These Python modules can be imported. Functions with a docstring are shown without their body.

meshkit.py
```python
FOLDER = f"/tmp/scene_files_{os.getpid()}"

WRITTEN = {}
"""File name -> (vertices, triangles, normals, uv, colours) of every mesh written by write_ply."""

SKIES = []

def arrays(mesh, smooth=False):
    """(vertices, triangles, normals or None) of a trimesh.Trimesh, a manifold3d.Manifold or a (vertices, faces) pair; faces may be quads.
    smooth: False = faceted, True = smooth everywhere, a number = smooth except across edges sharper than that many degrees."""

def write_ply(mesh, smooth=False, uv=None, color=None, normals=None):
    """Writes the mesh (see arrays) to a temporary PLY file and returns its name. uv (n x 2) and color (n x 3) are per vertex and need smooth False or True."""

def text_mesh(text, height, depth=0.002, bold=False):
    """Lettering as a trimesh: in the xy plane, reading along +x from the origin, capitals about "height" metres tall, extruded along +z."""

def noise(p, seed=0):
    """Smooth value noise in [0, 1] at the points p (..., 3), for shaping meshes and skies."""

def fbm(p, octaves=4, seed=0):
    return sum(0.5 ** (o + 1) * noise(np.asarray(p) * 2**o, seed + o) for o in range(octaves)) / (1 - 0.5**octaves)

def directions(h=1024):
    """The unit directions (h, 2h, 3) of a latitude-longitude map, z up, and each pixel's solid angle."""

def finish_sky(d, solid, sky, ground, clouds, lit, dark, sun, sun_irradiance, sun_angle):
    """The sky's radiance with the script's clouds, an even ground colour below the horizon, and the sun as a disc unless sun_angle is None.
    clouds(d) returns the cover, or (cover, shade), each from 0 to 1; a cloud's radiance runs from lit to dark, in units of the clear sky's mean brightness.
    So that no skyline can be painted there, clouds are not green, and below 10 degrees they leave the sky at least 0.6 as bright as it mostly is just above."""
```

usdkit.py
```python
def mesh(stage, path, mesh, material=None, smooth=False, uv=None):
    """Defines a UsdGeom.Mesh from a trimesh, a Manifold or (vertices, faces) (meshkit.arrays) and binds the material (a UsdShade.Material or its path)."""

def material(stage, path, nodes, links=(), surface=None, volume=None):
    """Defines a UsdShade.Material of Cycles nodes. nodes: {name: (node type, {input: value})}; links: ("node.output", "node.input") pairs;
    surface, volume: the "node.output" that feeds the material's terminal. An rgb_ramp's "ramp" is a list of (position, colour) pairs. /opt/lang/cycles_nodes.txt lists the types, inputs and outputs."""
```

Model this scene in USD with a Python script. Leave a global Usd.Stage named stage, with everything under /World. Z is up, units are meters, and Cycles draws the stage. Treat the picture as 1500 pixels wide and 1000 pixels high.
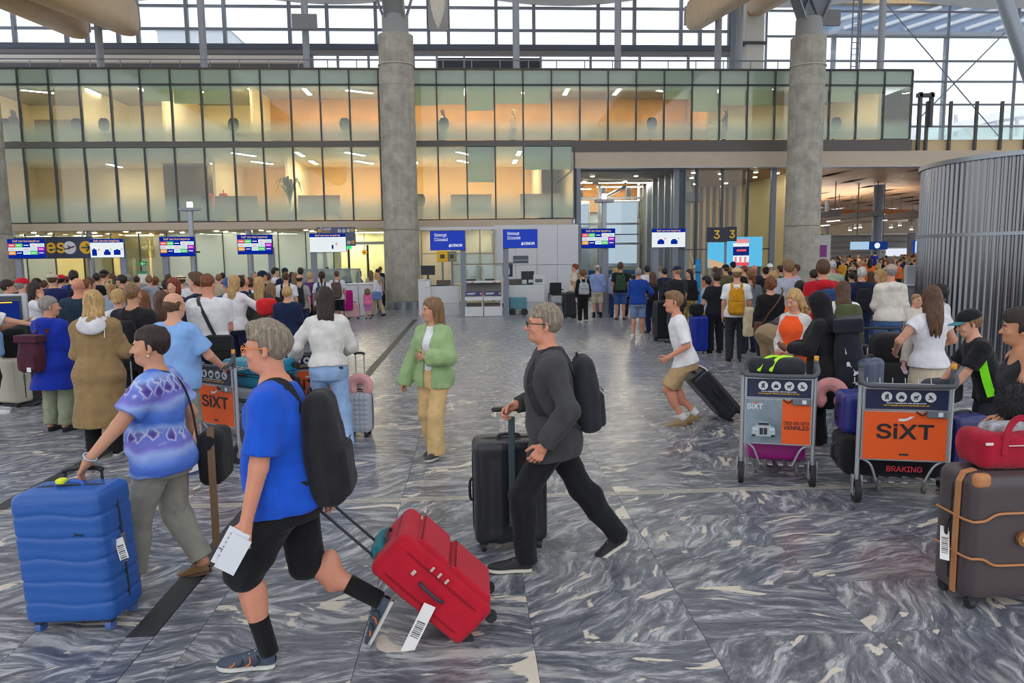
import math, random
import numpy as np, trimesh, usdkit, meshkit
from pxr import Usd, UsdGeom, UsdLux, UsdShade, Sdf, Gf, Vt

stage = Usd.Stage.CreateInMemory()
UsdGeom.SetStageUpAxis(stage, UsdGeom.Tokens.z)
UsdGeom.SetStageMetersPerUnit(stage, 1.0)
WORLD = UsdGeom.Xform.Define(stage, '/World')
stage.SetDefaultPrim(WORLD.GetPrim())
UsdGeom.Scope.Define(stage, '/World/Looks')

# ---------------------------------------------------------------- camera, sky, exposure
FPX, CAMH, PITCH, ROLL, YAW = 1060.0, 2.05, math.radians(6.75), 0.012, math.radians(3.2)
_F = np.array([math.sin(YAW) * math.cos(PITCH), math.cos(YAW) * math.cos(PITCH), -math.sin(PITCH)])
_R0 = np.array([math.cos(YAW), -math.sin(YAW), 0.0])
_U0 = np.cross(_R0, _F)
_R = _R0 * math.cos(ROLL) - _U0 * math.sin(ROLL)
_U = _U0 * math.cos(ROLL) + _R0 * math.sin(ROLL)
CAM = np.array([0, 0, CAMH])
cam = UsdGeom.Camera.Define(stage, '/World/camera')
cam.CreateHorizontalApertureAttr(36.0); cam.CreateVerticalApertureAttr(24.0)
cam.CreateFocalLengthAttr(36.0 * FPX / 1500)
cam.CreateClippingRangeAttr(Gf.Vec2f(0.1, 2000))
m4 = Gf.Matrix4d(*[float(x) for row in ((*_R, 0), (*_U, 0), (*(-_F), 0), (*CAM, 1)) for x in row])
cam.AddTransformOp().Set(m4)
cam.CreateExposureAttr(0.0)

def ray(px, py):
    d = _F + _R * ((px - 750) / FPX) + _U * ((500 - py) / FPX)
    return d
def G(px, py, z=0.0):
    """the point at height z that the camera sees at a pixel of the photograph"""
    d = ray(px, py); t = (z - CAMH) / d[2]
    return CAM + d * t
def AT(px, py, depth):
    """the point on the vertical plane y = depth (building axes) seen at a pixel"""
    d = ray(px, py); return CAM + d * (depth / d[1])
def PR(p):
    q = np.asarray(p, float) - CAM; z = q @ _F
    return np.array([750 + FPX * (q @ _R) / z, 500 - FPX * (q @ _U) / z])

dome = UsdLux.DomeLight.Define(stage, '/World/sky')
dome.CreateIntensityAttr(1.0)
SKY = usdkit.material(stage, '/World/Looks/overcast_sky', {
    'tc': ('texture_coordinate', {}), 'n': ('noise_texture', {'scale': 2.2, 'detail': 5.0, 'roughness': 0.55}),
    'r': ('rgb_ramp', {'ramp': [(0.3, (0.86, 0.90, 0.97)), (0.7, (1.0, 1.0, 1.0))]}),
    'b': ('background_shader', {'strength': 1.28})},
    [('tc.generated', 'n.vector'), ('n.fac', 'r.fac'), ('r.color', 'b.color')], surface='b.background')
UsdShade.MaterialBindingAPI.Apply(dome.GetPrim()).Bind(SKY)

# ---------------------------------------------------------------- naming, tagging
_used = {}
def numbered(parent, name):
    k = (parent, name); n = _used.get(k, 0); _used[k] = n + 1
    return f'{parent}/{name}' if n == 0 else f'{parent}/{name}_{n:03d}'
def tag(p, label=None, cat=None, group=None, kind=None):
    p = p.GetPrim() if hasattr(p, 'GetPrim') else p
    for k, v in (('label', label), ('category', cat), ('group', group), ('kind', kind)):
        if v: p.SetCustomDataByKey(k, v)
    return p
class Thing:
    def __init__(s, path, loc, rz): s.path, s.loc, s.rz = path, np.asarray(loc, float), rz
    def GetPrim(s): return stage.GetPrimAtPath(s.path)
def thing(name, label=None, cat=None, loc=(0, 0, 0), rz=0.0, group=None, kind=None, tilt=None):
    path = numbered('/World', name)
    x = UsdGeom.Xform.Define(stage, path)
    x.AddTranslateOp().Set(Gf.Vec3d(*map(float, loc)))
    if rz: x.AddRotateZOp().Set(float(rz))
    if tilt: x.AddRotateXOp().Set(float(tilt))
    tag(x.GetPrim(), label, cat, group, kind)
    return Thing(path, loc, rz)
def dup(src, loc, rz=0.0, label=None, cat=None, group=None):
    was = src.GetPrim().GetCustomData()
    t = thing(src.path.split('/')[-1].rstrip('0123456789').rstrip('_'), label or was.get('label'), cat or was.get('category'), loc, rz, group or was.get('group'))
    t.GetPrim().GetReferences().AddInternalReference(src.path)
    t.GetPrim().SetInstanceable(True)
    return t

# ---------------------------------------------------------------- materials
def C(*a):
    """sRGB 0..255 -> linear"""
    a = a[0] if len(a) == 1 and not np.isscalar(a[0]) else a
    c = np.asarray(a, float) / 255.0
    return tuple(float(x) for x in np.where(c <= 0.04045, c / 12.92, ((c + 0.055) / 1.055) ** 2.4))
_mats = {}
def cached(fn):
    def g(*a, **k):
        key = (fn.__name__, repr(a), repr(sorted(k.items())))
        if key not in _mats: _mats[key] = fn(f'/World/Looks/{fn.__name__}_{len(_mats)}', *a, **k)
        return _mats[key]
    return g
@cached
def plain(path, col, rough=0.5, metal=0.0, spec=0.5, var=0.0, vs=3.0, bump=0.0, bs=40.0):
    N = {'p': ('principled_bsdf', {'base_color': col, 'roughness': rough, 'metallic': metal, 'specular_ior_level': spec})}
    L = []
    if var or bump: N['tc'] = ('texture_coordinate', {})
    if var:
        N['n'] = ('noise_texture', {'scale': vs, 'detail': 4.0}); L.append(('tc.object', 'n.vector'))
        N['r'] = ('rgb_ramp', {'ramp': [(0.3, tuple(c * (1 - var) for c in col)), (0.7, tuple(min(1, c * (1 + var)) for c in col))]})
        L += [('n.fac', 'r.fac'), ('r.color', 'p.base_color')]
    if bump:
        N['bn'] = ('noise_texture', {'scale': bs, 'detail': 3.0}); L.append(('tc.object', 'bn.vector'))
        N['b'] = ('bump', {'strength': bump, 'distance': 0.01}); L += [('bn.fac', 'b.height'), ('b.normal', 'p.normal')]
    return usdkit.material(stage, path, N, L, surface='p.BSDF')
def PC(r, g, b, *a, **k): return plain(C(r, g, b), *a, **k)
@cached
def cloth(path, col, var=0.12, weave=260.0, fold=0.55, rough=0.9):
    """woven cloth: faint tone changes, weave relief and soft folds"""
    N = {'tc': ('texture_coordinate', {}), 'n': ('noise_texture', {'scale': 9.0, 'detail': 3.0}),
         'r': ('rgb_ramp', {'ramp': [(0.3, tuple(c * (1 - var) for c in col)), (0.7, tuple(min(1, c * (1 + var)) for c in col))]}),
         'mp': ('mapping', {'scale': (1.0, 1.0, 0.45), 'rotation': (0.5, 0.3, 0.2)}),
         'f': ('noise_texture', {'scale': 13.0, 'detail': 2.5, 'distortion': 0.6}), 'w': ('noise_texture', {'scale': weave, 'detail': 1.0}),
         'b1': ('bump', {'strength': fold, 'distance': 0.02}), 'b2': ('bump', {'strength': 0.15, 'distance': 0.002}),
         'p': ('principled_bsdf', {'roughness': rough, 'specular_ior_level': 0.25, 'sheen_weight': 0.08, 'sheen_roughness': 0.5})}
    L = [('tc.object', 'n.vector'), ('n.fac', 'r.fac'), ('r.color', 'p.base_color'), ('tc.object', 'mp.vector'), ('mp.vector', 'f.vector'), ('tc.object', 'w.vector'),
         ('f.fac', 'b1.height'), ('w.fac', 'b2.height'), ('b1.normal', 'b2.normal'), ('b2.normal', 'p.normal')]
    return usdkit.material(stage, path, N, L, surface='p.BSDF')
@cached
def skin(path, col):
    N = {'tc': ('texture_coordinate', {}), 'n': ('noise_texture', {'scale': 14.0, 'detail': 4.0}),
         'r': ('rgb_ramp', {'ramp': [(0.3, (col[0] * 0.92, col[1] * 0.84, col[2] * 0.82)), (0.7, col)]}),
         'p': ('principled_bsdf', {'roughness': 0.5, 'specular_ior_level': 0.35, 'subsurface_weight': 0.0})}
    return usdkit.material(stage, path, N, [('tc.object', 'n.vector'), ('n.fac', 'r.fac'), ('r.color', 'p.base_color')], surface='p.BSDF')
@cached
def hairmat(path, col, hi=1.9):
    N = {'tc': ('texture_coordinate', {}), 'mp': ('mapping', {'scale': (1.0, 1.0, 0.1)}), 'n': ('noise_texture', {'scale': 75.0, 'detail': 4.0, 'roughness': 0.65}),
         'r': ('rgb_ramp', {'ramp': [(0.3, tuple(c * 0.45 for c in col)), (0.55, col), (0.75, tuple(min(1, c * hi) for c in col))]}),
         'b': ('bump', {'strength': 0.7, 'distance': 0.006}), 'p': ('principled_bsdf', {'roughness': 0.48, 'specular_ior_level': 0.35})}
    return usdkit.material(stage, path, N, [('tc.object', 'mp.vector'), ('mp.vector', 'n.vector'), ('n.fac', 'r.fac'), ('r.color', 'p.base_color'), ('n.fac', 'b.height'), ('b.normal', 'p.normal')], surface='p.BSDF')
@cached
def glow(path, col, strength=1.0):
    return usdkit.material(stage, path, {'e': ('emission', {'color': col, 'strength': strength})}, surface='e.emission')
@cached
def pane_glass(path, tint=(0.9, 0.95, 0.94), rough=0.0):
    """window glass that lets light through and mirrors by Fresnel"""
    N = {'t': ('transparent_bsdf', {'color': tint}), 'g': ('glossy_bsdf', {'color': (1, 1, 1), 'roughness': rough}), 'f': ('fresnel', {'IOR': 1.5}), 'm': ('mix_closure', {})}
    return usdkit.material(stage, path, N, [('f.fac', 'm.fac'), ('t.BSDF', 'm.closure1'), ('g.BSDF', 'm.closure2')], surface='m.closure')

# ---------------------------------------------------------------- mesh writing
def vnormals(v, faces):
    n = np.zeros_like(v)
    for f in faces:
        if len(f) == 0: continue
        a, b, c = v[f[:, 0]], v[f[:, 1]], v[f[:, 2]]
        fn = np.cross(b - a, c - a) if f.shape[1] == 3 else np.cross(c - a, v[f[:, 3]] - b)
        for k in range(f.shape[1]):
            for ax in range(3): n[:, ax] += np.bincount(f[:, k], fn[:, ax], len(v))
    l = np.linalg.norm(n, axis=1, keepdims=True)
    return np.where(l > 1e-20, n / np.maximum(l, 1e-20), [0, 0, 1.0])
def put(parent, name, v, f, mat, smooth=True, label=None, normals=None):
    """ONE mesh prim under parent (a Thing, a path or None for /World); returns its path"""
    base = parent.path if isinstance(parent, Thing) else (parent or '/World')
    path = numbered(base, name)
    v = np.asarray(v, float); fs = f if isinstance(f, list) else [np.asarray(f, int)]
    m = UsdGeom.Mesh.Define(stage, path)
    m.CreatePointsAttr(Vt.Vec3fArray.FromNumpy(np.ascontiguousarray(v, np.float32)))
    m.CreateFaceVertexCountsAttr(Vt.IntArray.FromNumpy(np.concatenate([np.full(len(x), x.shape[1], np.int32) for x in fs])))
    m.CreateFaceVertexIndicesAttr(Vt.IntArray.FromNumpy(np.concatenate([x.astype(np.int32).ravel() for x in fs])))
    m.CreateSubdivisionSchemeAttr('none')
    if smooth:
        n = vnormals(v, fs) if normals is None else normals
        m.CreateNormalsAttr(Vt.Vec3fArray.FromNumpy(np.ascontiguousarray(n, np.float32))); m.SetNormalsInterpolation('vertex')
    if mat is not None: UsdShade.MaterialBindingAPI.Apply(m.GetPrim()).Bind(mat)
    if label: m.GetPrim().SetCustomDataByKey('label', label)
    return path
class MB:
    """collects boxes, tubes and the like into one mesh (hard edges kept by splitting)"""
    def __init__(s): s.v, s.f, s.n = [], [], 0
    def add(s, v, f):
        v = np.asarray(v, float); f = np.asarray(f, int)
        if f.shape[1] == 4: f = np.vstack([f[:, [0, 1, 2]], f[:, [0, 2, 3]]])
        s.v.append(v); s.f.append(f + s.n); s.n += len(v); return s
    def box(s, lo, hi, M=None, o=(0, 0, 0)):
        v, f = box_vf(lo, hi)
        if M is not None: v = v @ np.asarray(M) + o
        return s.add(v, f)
    def cbox(s, c, size, M=None, b=0.0):
        """box about c, axes the rows of M, chamfered by b"""
        v, f = cham_vf(np.asarray(size, float), b) if b else box_vf(-np.asarray(size, float) / 2, np.asarray(size, float) / 2)
        if M is not None: v = v @ np.asarray(M)
        return s.add(v + c, f)
    def tube(s, pts, r, sides=10, cap=True): return s.add(*tube_vf(pts, r, sides, cap))
    def cyl(s, a, b, r, sides=16, r2=None):
        return s.add(*tube_vf([a, b], [r, r if r2 is None else r2], sides, True))
    def tm(s, m, M=None, o=(0, 0, 0)):
        v = np.asarray(m.vertices, float)
        if M is not None: v = v @ np.asarray(M)
        return s.add(v + o, m.faces)
    def put(s, parent, name, mat, label=None, smooth=False):
        v, f = np.vstack(s.v), np.vstack(s.f)
        if smooth:
            tv, tf, tn = meshkit.arrays((v, f), 35 if smooth is True else smooth)
            return put(parent, name, tv, tf, mat, True, label, tn)
        return put(parent, name, v, f, mat, False, label)
def box_vf(lo, hi):
    (a, b, c), (d, e, g) = lo, hi
    v = np.array([[x, y, z] for x in (a, d) for y in (b, e) for z in (c, g)], float)
    f = np.array([[0, 1, 3, 2], [4, 6, 7, 5], [0, 4, 5, 1], [2, 3, 7, 6], [0, 2, 6, 4], [1, 5, 7, 3]])
    return v, f
def cham_vf(size, b):
    h = size / 2; pts = []
    for ax in range(3):
        for sg in np.ndindex(2, 2, 2):
            s = np.array(sg) * 2 - 1; p = s * (h - b); p[ax] = s[ax] * h[ax]; pts.append(p)
    hull = trimesh.convex.convex_hull(np.array(pts))
    return np.array(hull.vertices), np.array(hull.faces)
def unit(a):
    a = np.asarray(a, float); return a / max(np.linalg.norm(a), 1e-12)
def tube_vf(pts, r, sides=10, cap=True):
    p = np.asarray(pts, float); n = len(p)
    r = np.broadcast_to(np.asarray(r, float), (n,))
    t = np.gradient(p, axis=0) if n > 2 else np.repeat(p[1:] - p[:1], 2, 0)
    t /= np.linalg.norm(t, axis=1, keepdims=True) + 1e-12
    a = np.zeros_like(p); ref = np.array([0, 0, 1.0]) if abs(t[0, 2]) < 0.9 else np.array([1.0, 0, 0])
    for i in range(n):
        x = ref - t[i] * (ref @ t[i]); a[i] = x / (np.linalg.norm(x) + 1e-12); ref = a[i]
    b = np.cross(t, a); ang = np.arange(sides) * 2 * np.pi / sides
    v = (p[:, None] + r[:, None, None] * (np.cos(ang)[None, :, None] * a[:, None] + np.sin(ang)[None, :, None] * b[:, None])).reshape(-1, 3)
    i, j = np.meshgrid(np.arange(n - 1), np.arange(sides), indexing='ij')
    q = np.stack([i * sides + j, i * sides + (j + 1) % sides, (i + 1) * sides + (j + 1) % sides, (i + 1) * sides + j], -1).reshape(-1, 4)
    f = np.vstack([q[:, [0, 1, 2]], q[:, [0, 2, 3]]])
    if cap:
        c = np.arange(1, sides - 1)
        f = np.vstack([f, np.stack([0 * c, c + 1, c], -1), (n - 1) * sides + np.stack([0 * c, c, c + 1], -1)])
    return v, f
def curve(pts, n=24):
    """smooth polyline through the given points (Catmull-Rom)"""
    p = np.asarray(pts, float); p = np.vstack([2 * p[0] - p[1], p, 2 * p[-1] - p[-2]]); m = len(p) - 3; out = []
    for u in np.linspace(0, m - 1e-9, n):
        i = int(u); t = u - i; a, b, c, d = p[i:i + 4]
        out.append(0.5 * ((2 * b) + (-a + c) * t + (2 * a - 5 * b + 4 * c - d) * t * t + (-a + 3 * b - 3 * c + d) * t ** 3))
    return np.array(out)
def ribbon_vf(pts, nrm, w, th):
    """flat strap along pts; nrm = outward normals"""
    p = np.asarray(pts, float); n = len(p); nrm = np.broadcast_to(np.asarray(nrm, float), p.shape)
    t = np.gradient(p, axis=0); t /= np.linalg.norm(t, axis=1, keepdims=True) + 1e-12
    nn = nrm - t * (nrm * t).sum(1, keepdims=True); nn /= np.linalg.norm(nn, axis=1, keepdims=True) + 1e-12
    s = np.cross(t, nn); w = np.broadcast_to(np.asarray(w, float), (n,))[:, None]
    v = np.stack([p - s * w / 2, p + s * w / 2, p + s * w / 2 + nn * th, p - s * w / 2 + nn * th], 1).reshape(-1, 3)
    f = []
    for i in range(n - 1):
        for j in range(4): f.append([i * 4 + j, i * 4 + (j + 1) % 4, i * 4 + 4 + (j + 1) % 4, i * 4 + 4 + j])
    f += [[3, 2, 1, 0], [(n - 1) * 4 + j for j in range(4)]]
    return v, np.array(f)
def rbox_vf(size, r, n=14, disp=None, taper=None):
    """rounded box about the origin as quads, with normals; disp(p, nrm) pushes along the normal, taper(p) reshapes"""
    h = np.asarray(size, float) / 2; r = min(r, h.min() * 0.999); V, F, off = [], [], 0
    for ax in range(3):
        for s in (-1, 1):
            o1, o2 = (ax + 1) % 3, (ax + 2) % 3
            def grid(hh):
                k = max(4, int(n * hh / h.max()) + 3); e = 4
                return np.unique(np.concatenate([-hh + r * (1 - np.cos(np.linspace(0, np.pi / 2, e + 1))), np.linspace(-hh + r, hh - r, k), hh - r * (1 - np.cos(np.linspace(0, np.pi / 2, e + 1)))]).round(9))
            a, b = np.meshgrid(grid(h[o1]), grid(h[o2]), indexing='ij')
            q = np.zeros(a.shape + (3,)); q[..., ax] = s * h[ax]; q[..., o1] = a; q[..., o2] = b
            na, nb = a.shape; i, j = np.meshgrid(np.arange(na - 1), np.arange(nb - 1), indexing='ij')
            f = np.stack([i * nb + j, (i + 1) * nb + j, (i + 1) * nb + j + 1, i * nb + j + 1], -1).reshape(-1, 4)
            if s < 0: f = f[:, ::-1]
            V.append(q.reshape(-1, 3)); F.append(f + off); off += na * nb
    q = np.vstack(V); F = np.vstack(F)
    key = np.round(q, 6); _, idx, inv = np.unique(key, axis=0, return_index=True, return_inverse=True)
    q = q[idx]; F = inv.reshape(-1)[F]
    c = np.clip(q, -(h - r), h - r); d = q - c; l = np.linalg.norm(d, axis=1, keepdims=True)
    nrm = d / np.maximum(l, 1e-9); p = c + nrm * r
    if disp is not None: p = p + nrm * disp(p, nrm)[:, None]
    if taper is not None: p = taper(p)
    return p, F
def disc_vf(r, th, n=24):
    return tube_vf([[0, -th / 2, 0], [0, th / 2, 0]], r, n)
def text(s, h, M, o, depth=0.004, bold=False, center=True):
    """lettering: M rows = reading direction, up, outward"""
    m = meshkit.text_mesh(s, h, depth, bold); v = np.asarray(m.vertices, float)
    if center: v[:, 0] -= (v[:, 0].min() + v[:, 0].max()) / 2
    return v @ np.asarray(M) + o, np.asarray(m.faces)
def rotz(a):
    c, s = math.cos(a), math.sin(a); return np.array([[c, s, 0], [-s, c, 0], [0, 0, 1.0]])   # row vectors: v @ rotz(a)
FRONT = np.array([[1, 0, 0], [0, 0, 1], [0, -1, 0.0]])       # things that face the hall (towards -y)
# ================ THE SETTING
S='structure'
def smesh(name,mb,mat,parent=None,kind=S,label=None,cat=None,smooth=False):
    p=mb.put(parent,name,mat,None,smooth)
    if parent is None:tag(stage.GetPrimAtPath(p),label,cat,None,kind)
    return p
STEEL=PC(150,156,164,0.35,0.85)
STEEL_DARK=PC(74,78,84,0.4,0.6)
GREYPAINT=PC(126,134,146,0.45)
DARKFRAME=PC(70,74,76,0.5)
WHITE=PC(214,216,220,0.45)
BEIGE=PC(196,180,160,0.55,0.0,0.4,0.04,2.0)
# ---- the stone floor: slabs one by one where they can be told apart, then one sheet
def stone(path,perslab):
    N={'g':('geometry',{}),'oi':('object_info',{}),'cx':('combine_xyz',{}),'m1':('math',{'math_type':'multiply','value2':37.0}),'m2':('math',{'math_type':'multiply','value2':91.0}),
         'ad':('vector_math',{'math_type':'add'}),'an':('math',{'math_type':'multiply_add','value2':1.5,'value3':-1.2}),'vr':('vector_rotate',{'rotate_type':'z_axis','angle':-0.7}),
         'wp':('noise_texture',{'scale':1.5,'detail':2.0}),'ws':('vector_math',{'math_type':'scale','scale':0.4}),'wa':('vector_math',{'math_type':'add'}),
         'mp':('mapping',{'scale':(0.55,2.3,1.0)}),'n1':('noise_texture',{'scale':2.4,'detail':8.0,'roughness':0.62,'distortion':0.35}),
         'mp2':('mapping',{'scale':(1.1,4.6,1.0),'location':(13.0,5.0,0.0)}),'n2':('noise_texture',{'scale':3.0,'detail':10.0,'roughness':0.74,'distortion':0.7}),
         'mp3':('mapping',{'scale':(0.8,2.2,1.0),'location':(3.0,8.0,0.0)}),'n3':('noise_texture',{'scale':2.7,'detail':5.0,'roughness':0.5,'distortion':0.7}),
         'r1':('rgb_ramp',{'ramp':[(0.565,(0,0,0)),(0.69,(0.75,0.75,0.75)),(0.86,(0.9,0.9,0.9))]}),
         'r2':('rgb_ramp',{'ramp':[(0.30,C(44,47,54)),(0.43,C(74,77,86)),(0.52,C(102,105,113)),(0.62,C(172,173,176))]}),
         'r3':('rgb_ramp',{'ramp':[(0.625,(0,0,0)),(0.645,(1,1,1))]}),
         'x1':('mix_color',{'b':C(176,176,172)}),'x2':('mix_color',{'b':C(198,190,176)}),
         'rn':('noise_texture',{'scale':9.0,'detail':3.0}),'rr':('map_range',{'from_min':0.3,'from_max':0.7,'to_min':0.2,'to_max':0.34}),
         'p':('principled_bsdf',{'specular_ior_level':0.5})}
    L=[('wp.color','ws.vector1'),('ws.vector','wa.vector2'),('wa.vector','mp.vector'),('mp.vector','n1.vector'),('wa.vector','mp2.vector'),('mp2.vector','n2.vector'),('wa.vector','mp3.vector'),('mp3.vector','n3.vector'),
         ('n1.fac','r1.fac'),('n2.fac','r2.fac'),('n3.fac','r3.fac'),('r2.color','x1.a'),('r1.color','x1.fac'),('x1.result','x2.a'),('r3.color','x2.fac'),('x2.result','p.base_color'),
         ('g.position','rn.vector'),('rn.fac','rr.value'),('rr.result','p.roughness')]
    if perslab:
        L+=[('oi.random','m1.value1'),('oi.random','m2.value1'),('m1.value','cx.x'),('m2.value','cx.y'),('g.position','ad.vector1'),('cx.vector','ad.vector2'),('oi.random','an.value1'),
              ('ad.vector','vr.vector'),('an.value','vr.angle'),('vr.vector','wp.vector'),('vr.vector','wa.vector1')]
    else:
        N['vo']=('noise_texture',{'scale':0.35,'detail':1.0});N['vm']=('math',{'math_type':'multiply_add','value2':2.4,'value3':-1.7})
        L+=[('g.position','vr.vector'),('g.position','vo.vector'),('vo.fac','vm.value1'),('vm.value','vr.angle'),('vr.vector','wp.vector'),('vr.vector','wa.vector1')]
    return usdkit.material(stage,path,N,L,surface='p.BSDF')
STONE,STONE_FAR=stone('/World/Looks/stone_slab',True),stone('/World/Looks/stone_far',False)
TX,TY,YJ,GAP=0.92,0.60,10.8,0.0022
fl=thing('floor','dark grey floor of streaky stone slabs across the hall','floor',kind=S)
FLOORM=MB().box((-45,-6,-0.25),(60,90,-0.02))
FLOORM.put(fl,'screed',PC(90,92,96,0.9))
far=MB().box((-45,YJ,-0.02),(60,90,0.0));far.put(fl,'paving',STONE_FAR)
near=MB();near.box((-45,-6,-0.02),(60,2.4,0.0));near.put(fl,'paving',STONE_FAR)
rnd=random.Random(5)
STRIPX0,STRIPX1=-1.92,-1.77  # dark inlaid band running down the hall
RAILY=6.0  # metal movement joint across the hall
row=0;y=2.4
side=MB()
while y<YJ-0.01:
    y1=min(y+TY,YJ)
    if abs(y1-RAILY)<0.25:y1=RAILY
    half=0.78*y1+0.9;x=-TX*0.5+0.0*(row%2)-0.04
    k0,k1=math.floor((-half)/TX),math.ceil((half+0.09*y)/TX)
    for k in range(k0,k1+1):
        xa,xb=k*TX+0.3,(k+1)*TX+0.3
        cuts=[(xa,xb)]
        if xa<STRIPX1 and xb>STRIPX0:
            cuts=[(xa,STRIPX0),(STRIPX1,xb)]
        for a,b in cuts:
            if b-a<0.02:continue
            z=rnd.uniform(-0.0006,0.0);w=(b-a)/2
            v,f=cham_vf(np.array([b-a-GAP,y1-y-GAP,0.02]),0.0012)
            put(fl,'slab',v+((a+b)/2,(y+y1)/2,-0.01+z),f,STONE,False)
    side.box((-45,y,-0.02),(k0*TX+0.3,y1,0.0));side.box(((k1+1)*TX+0.3,y,-0.02),(60,y1,0.0))
    y=y1;row+=1
side.put(fl,'paving',STONE_FAR)
BANDM=PC(40,41,42,0.5,0,0.4,0.15,12.0)
MB().box((STRIPX0+0.003,2.4,-0.02),(STRIPX1-0.003,3.86,0.0)).put(fl,'inlay_band',STONE)
MB().box((STRIPX0+0.003,3.86,-0.02),(STRIPX1-0.003,24.0,0.0015)).put(fl,'inlay_band',BANDM)
MB().box((-4.05,5.6,-0.02),(-3.91,12.0,0.0015)).put(fl,'inlay_band',BANDM)
rail=MB()
for dy in (-0.034,0.0,0.034):rail.box((-30,RAILY+dy-0.008,-0.02),(30,RAILY+dy+0.008,0.003))
for k in range(-40,41):rail.cyl((k*0.62,RAILY,0.0),(k*0.62,RAILY,0.0045),0.02,10)
rail.put(fl,'joint_rail',PC(184,178,166,0.4,0.3))
# ---- concrete columns with steel tree heads
@cached
def concrete(path):
    N={'tc':('texture_coordinate',{}),'n':('noise_texture',{'scale':2.2,'detail':6.0,'roughness':0.65}),'mp':('mapping',{'scale':(9.0,9.0,0.5)}),'n2':('noise_texture',{'scale':1.0,'detail':3.0}),
         'r':('rgb_ramp',{'ramp':[(0.3,C(150,147,136)),(0.5,C(174,170,158)),(0.72,C(196,192,180))]}),'r2':('rgb_ramp',{'ramp':[(0.3,(0.82,0.82,0.82)),(0.7,(1.0,1.0,1.0))]}),
         'mx':('mix_color',{'blend_type':'multiply','fac':0.8}),'b':('bump',{'strength':0.25,'distance':0.01}),'p':('principled_bsdf',{'roughness':0.75,'specular_ior_level':0.3})}
    L=[('tc.object','n.vector'),('tc.object','mp.vector'),('mp.vector','n2.vector'),('n.fac','r.fac'),('n2.fac','r2.fac'),('r.color','mx.a'),('r2.color','mx.b'),('mx.result','p.base_color'),('n.fac','b.height'),('b.normal','p.normal')]
    return usdkit.material(stage,path,N,L,surface='p.BSDF')
def lathe_vf(prof,n=48):
    pr=np.asarray(prof,float);a=np.arange(n)*2*np.pi/n
    v=np.stack([pr[:,:1]*np.cos(a),pr[:,:1]*np.sin(a),np.repeat(pr[:,1:],n,1)],-1).reshape(-1,3)
    i,j=np.meshgrid(np.arange(len(pr)-1),np.arange(n),indexing='ij')
    return v,np.stack([i*n+j,i*n+(j+1)%n,(i+1)*n+(j+1)%n,(i+1)*n+j],-1).reshape(-1,4)
COLS=[(-18.3,29.1),(-2.70,29.1),(13.52,29.1)]
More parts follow.
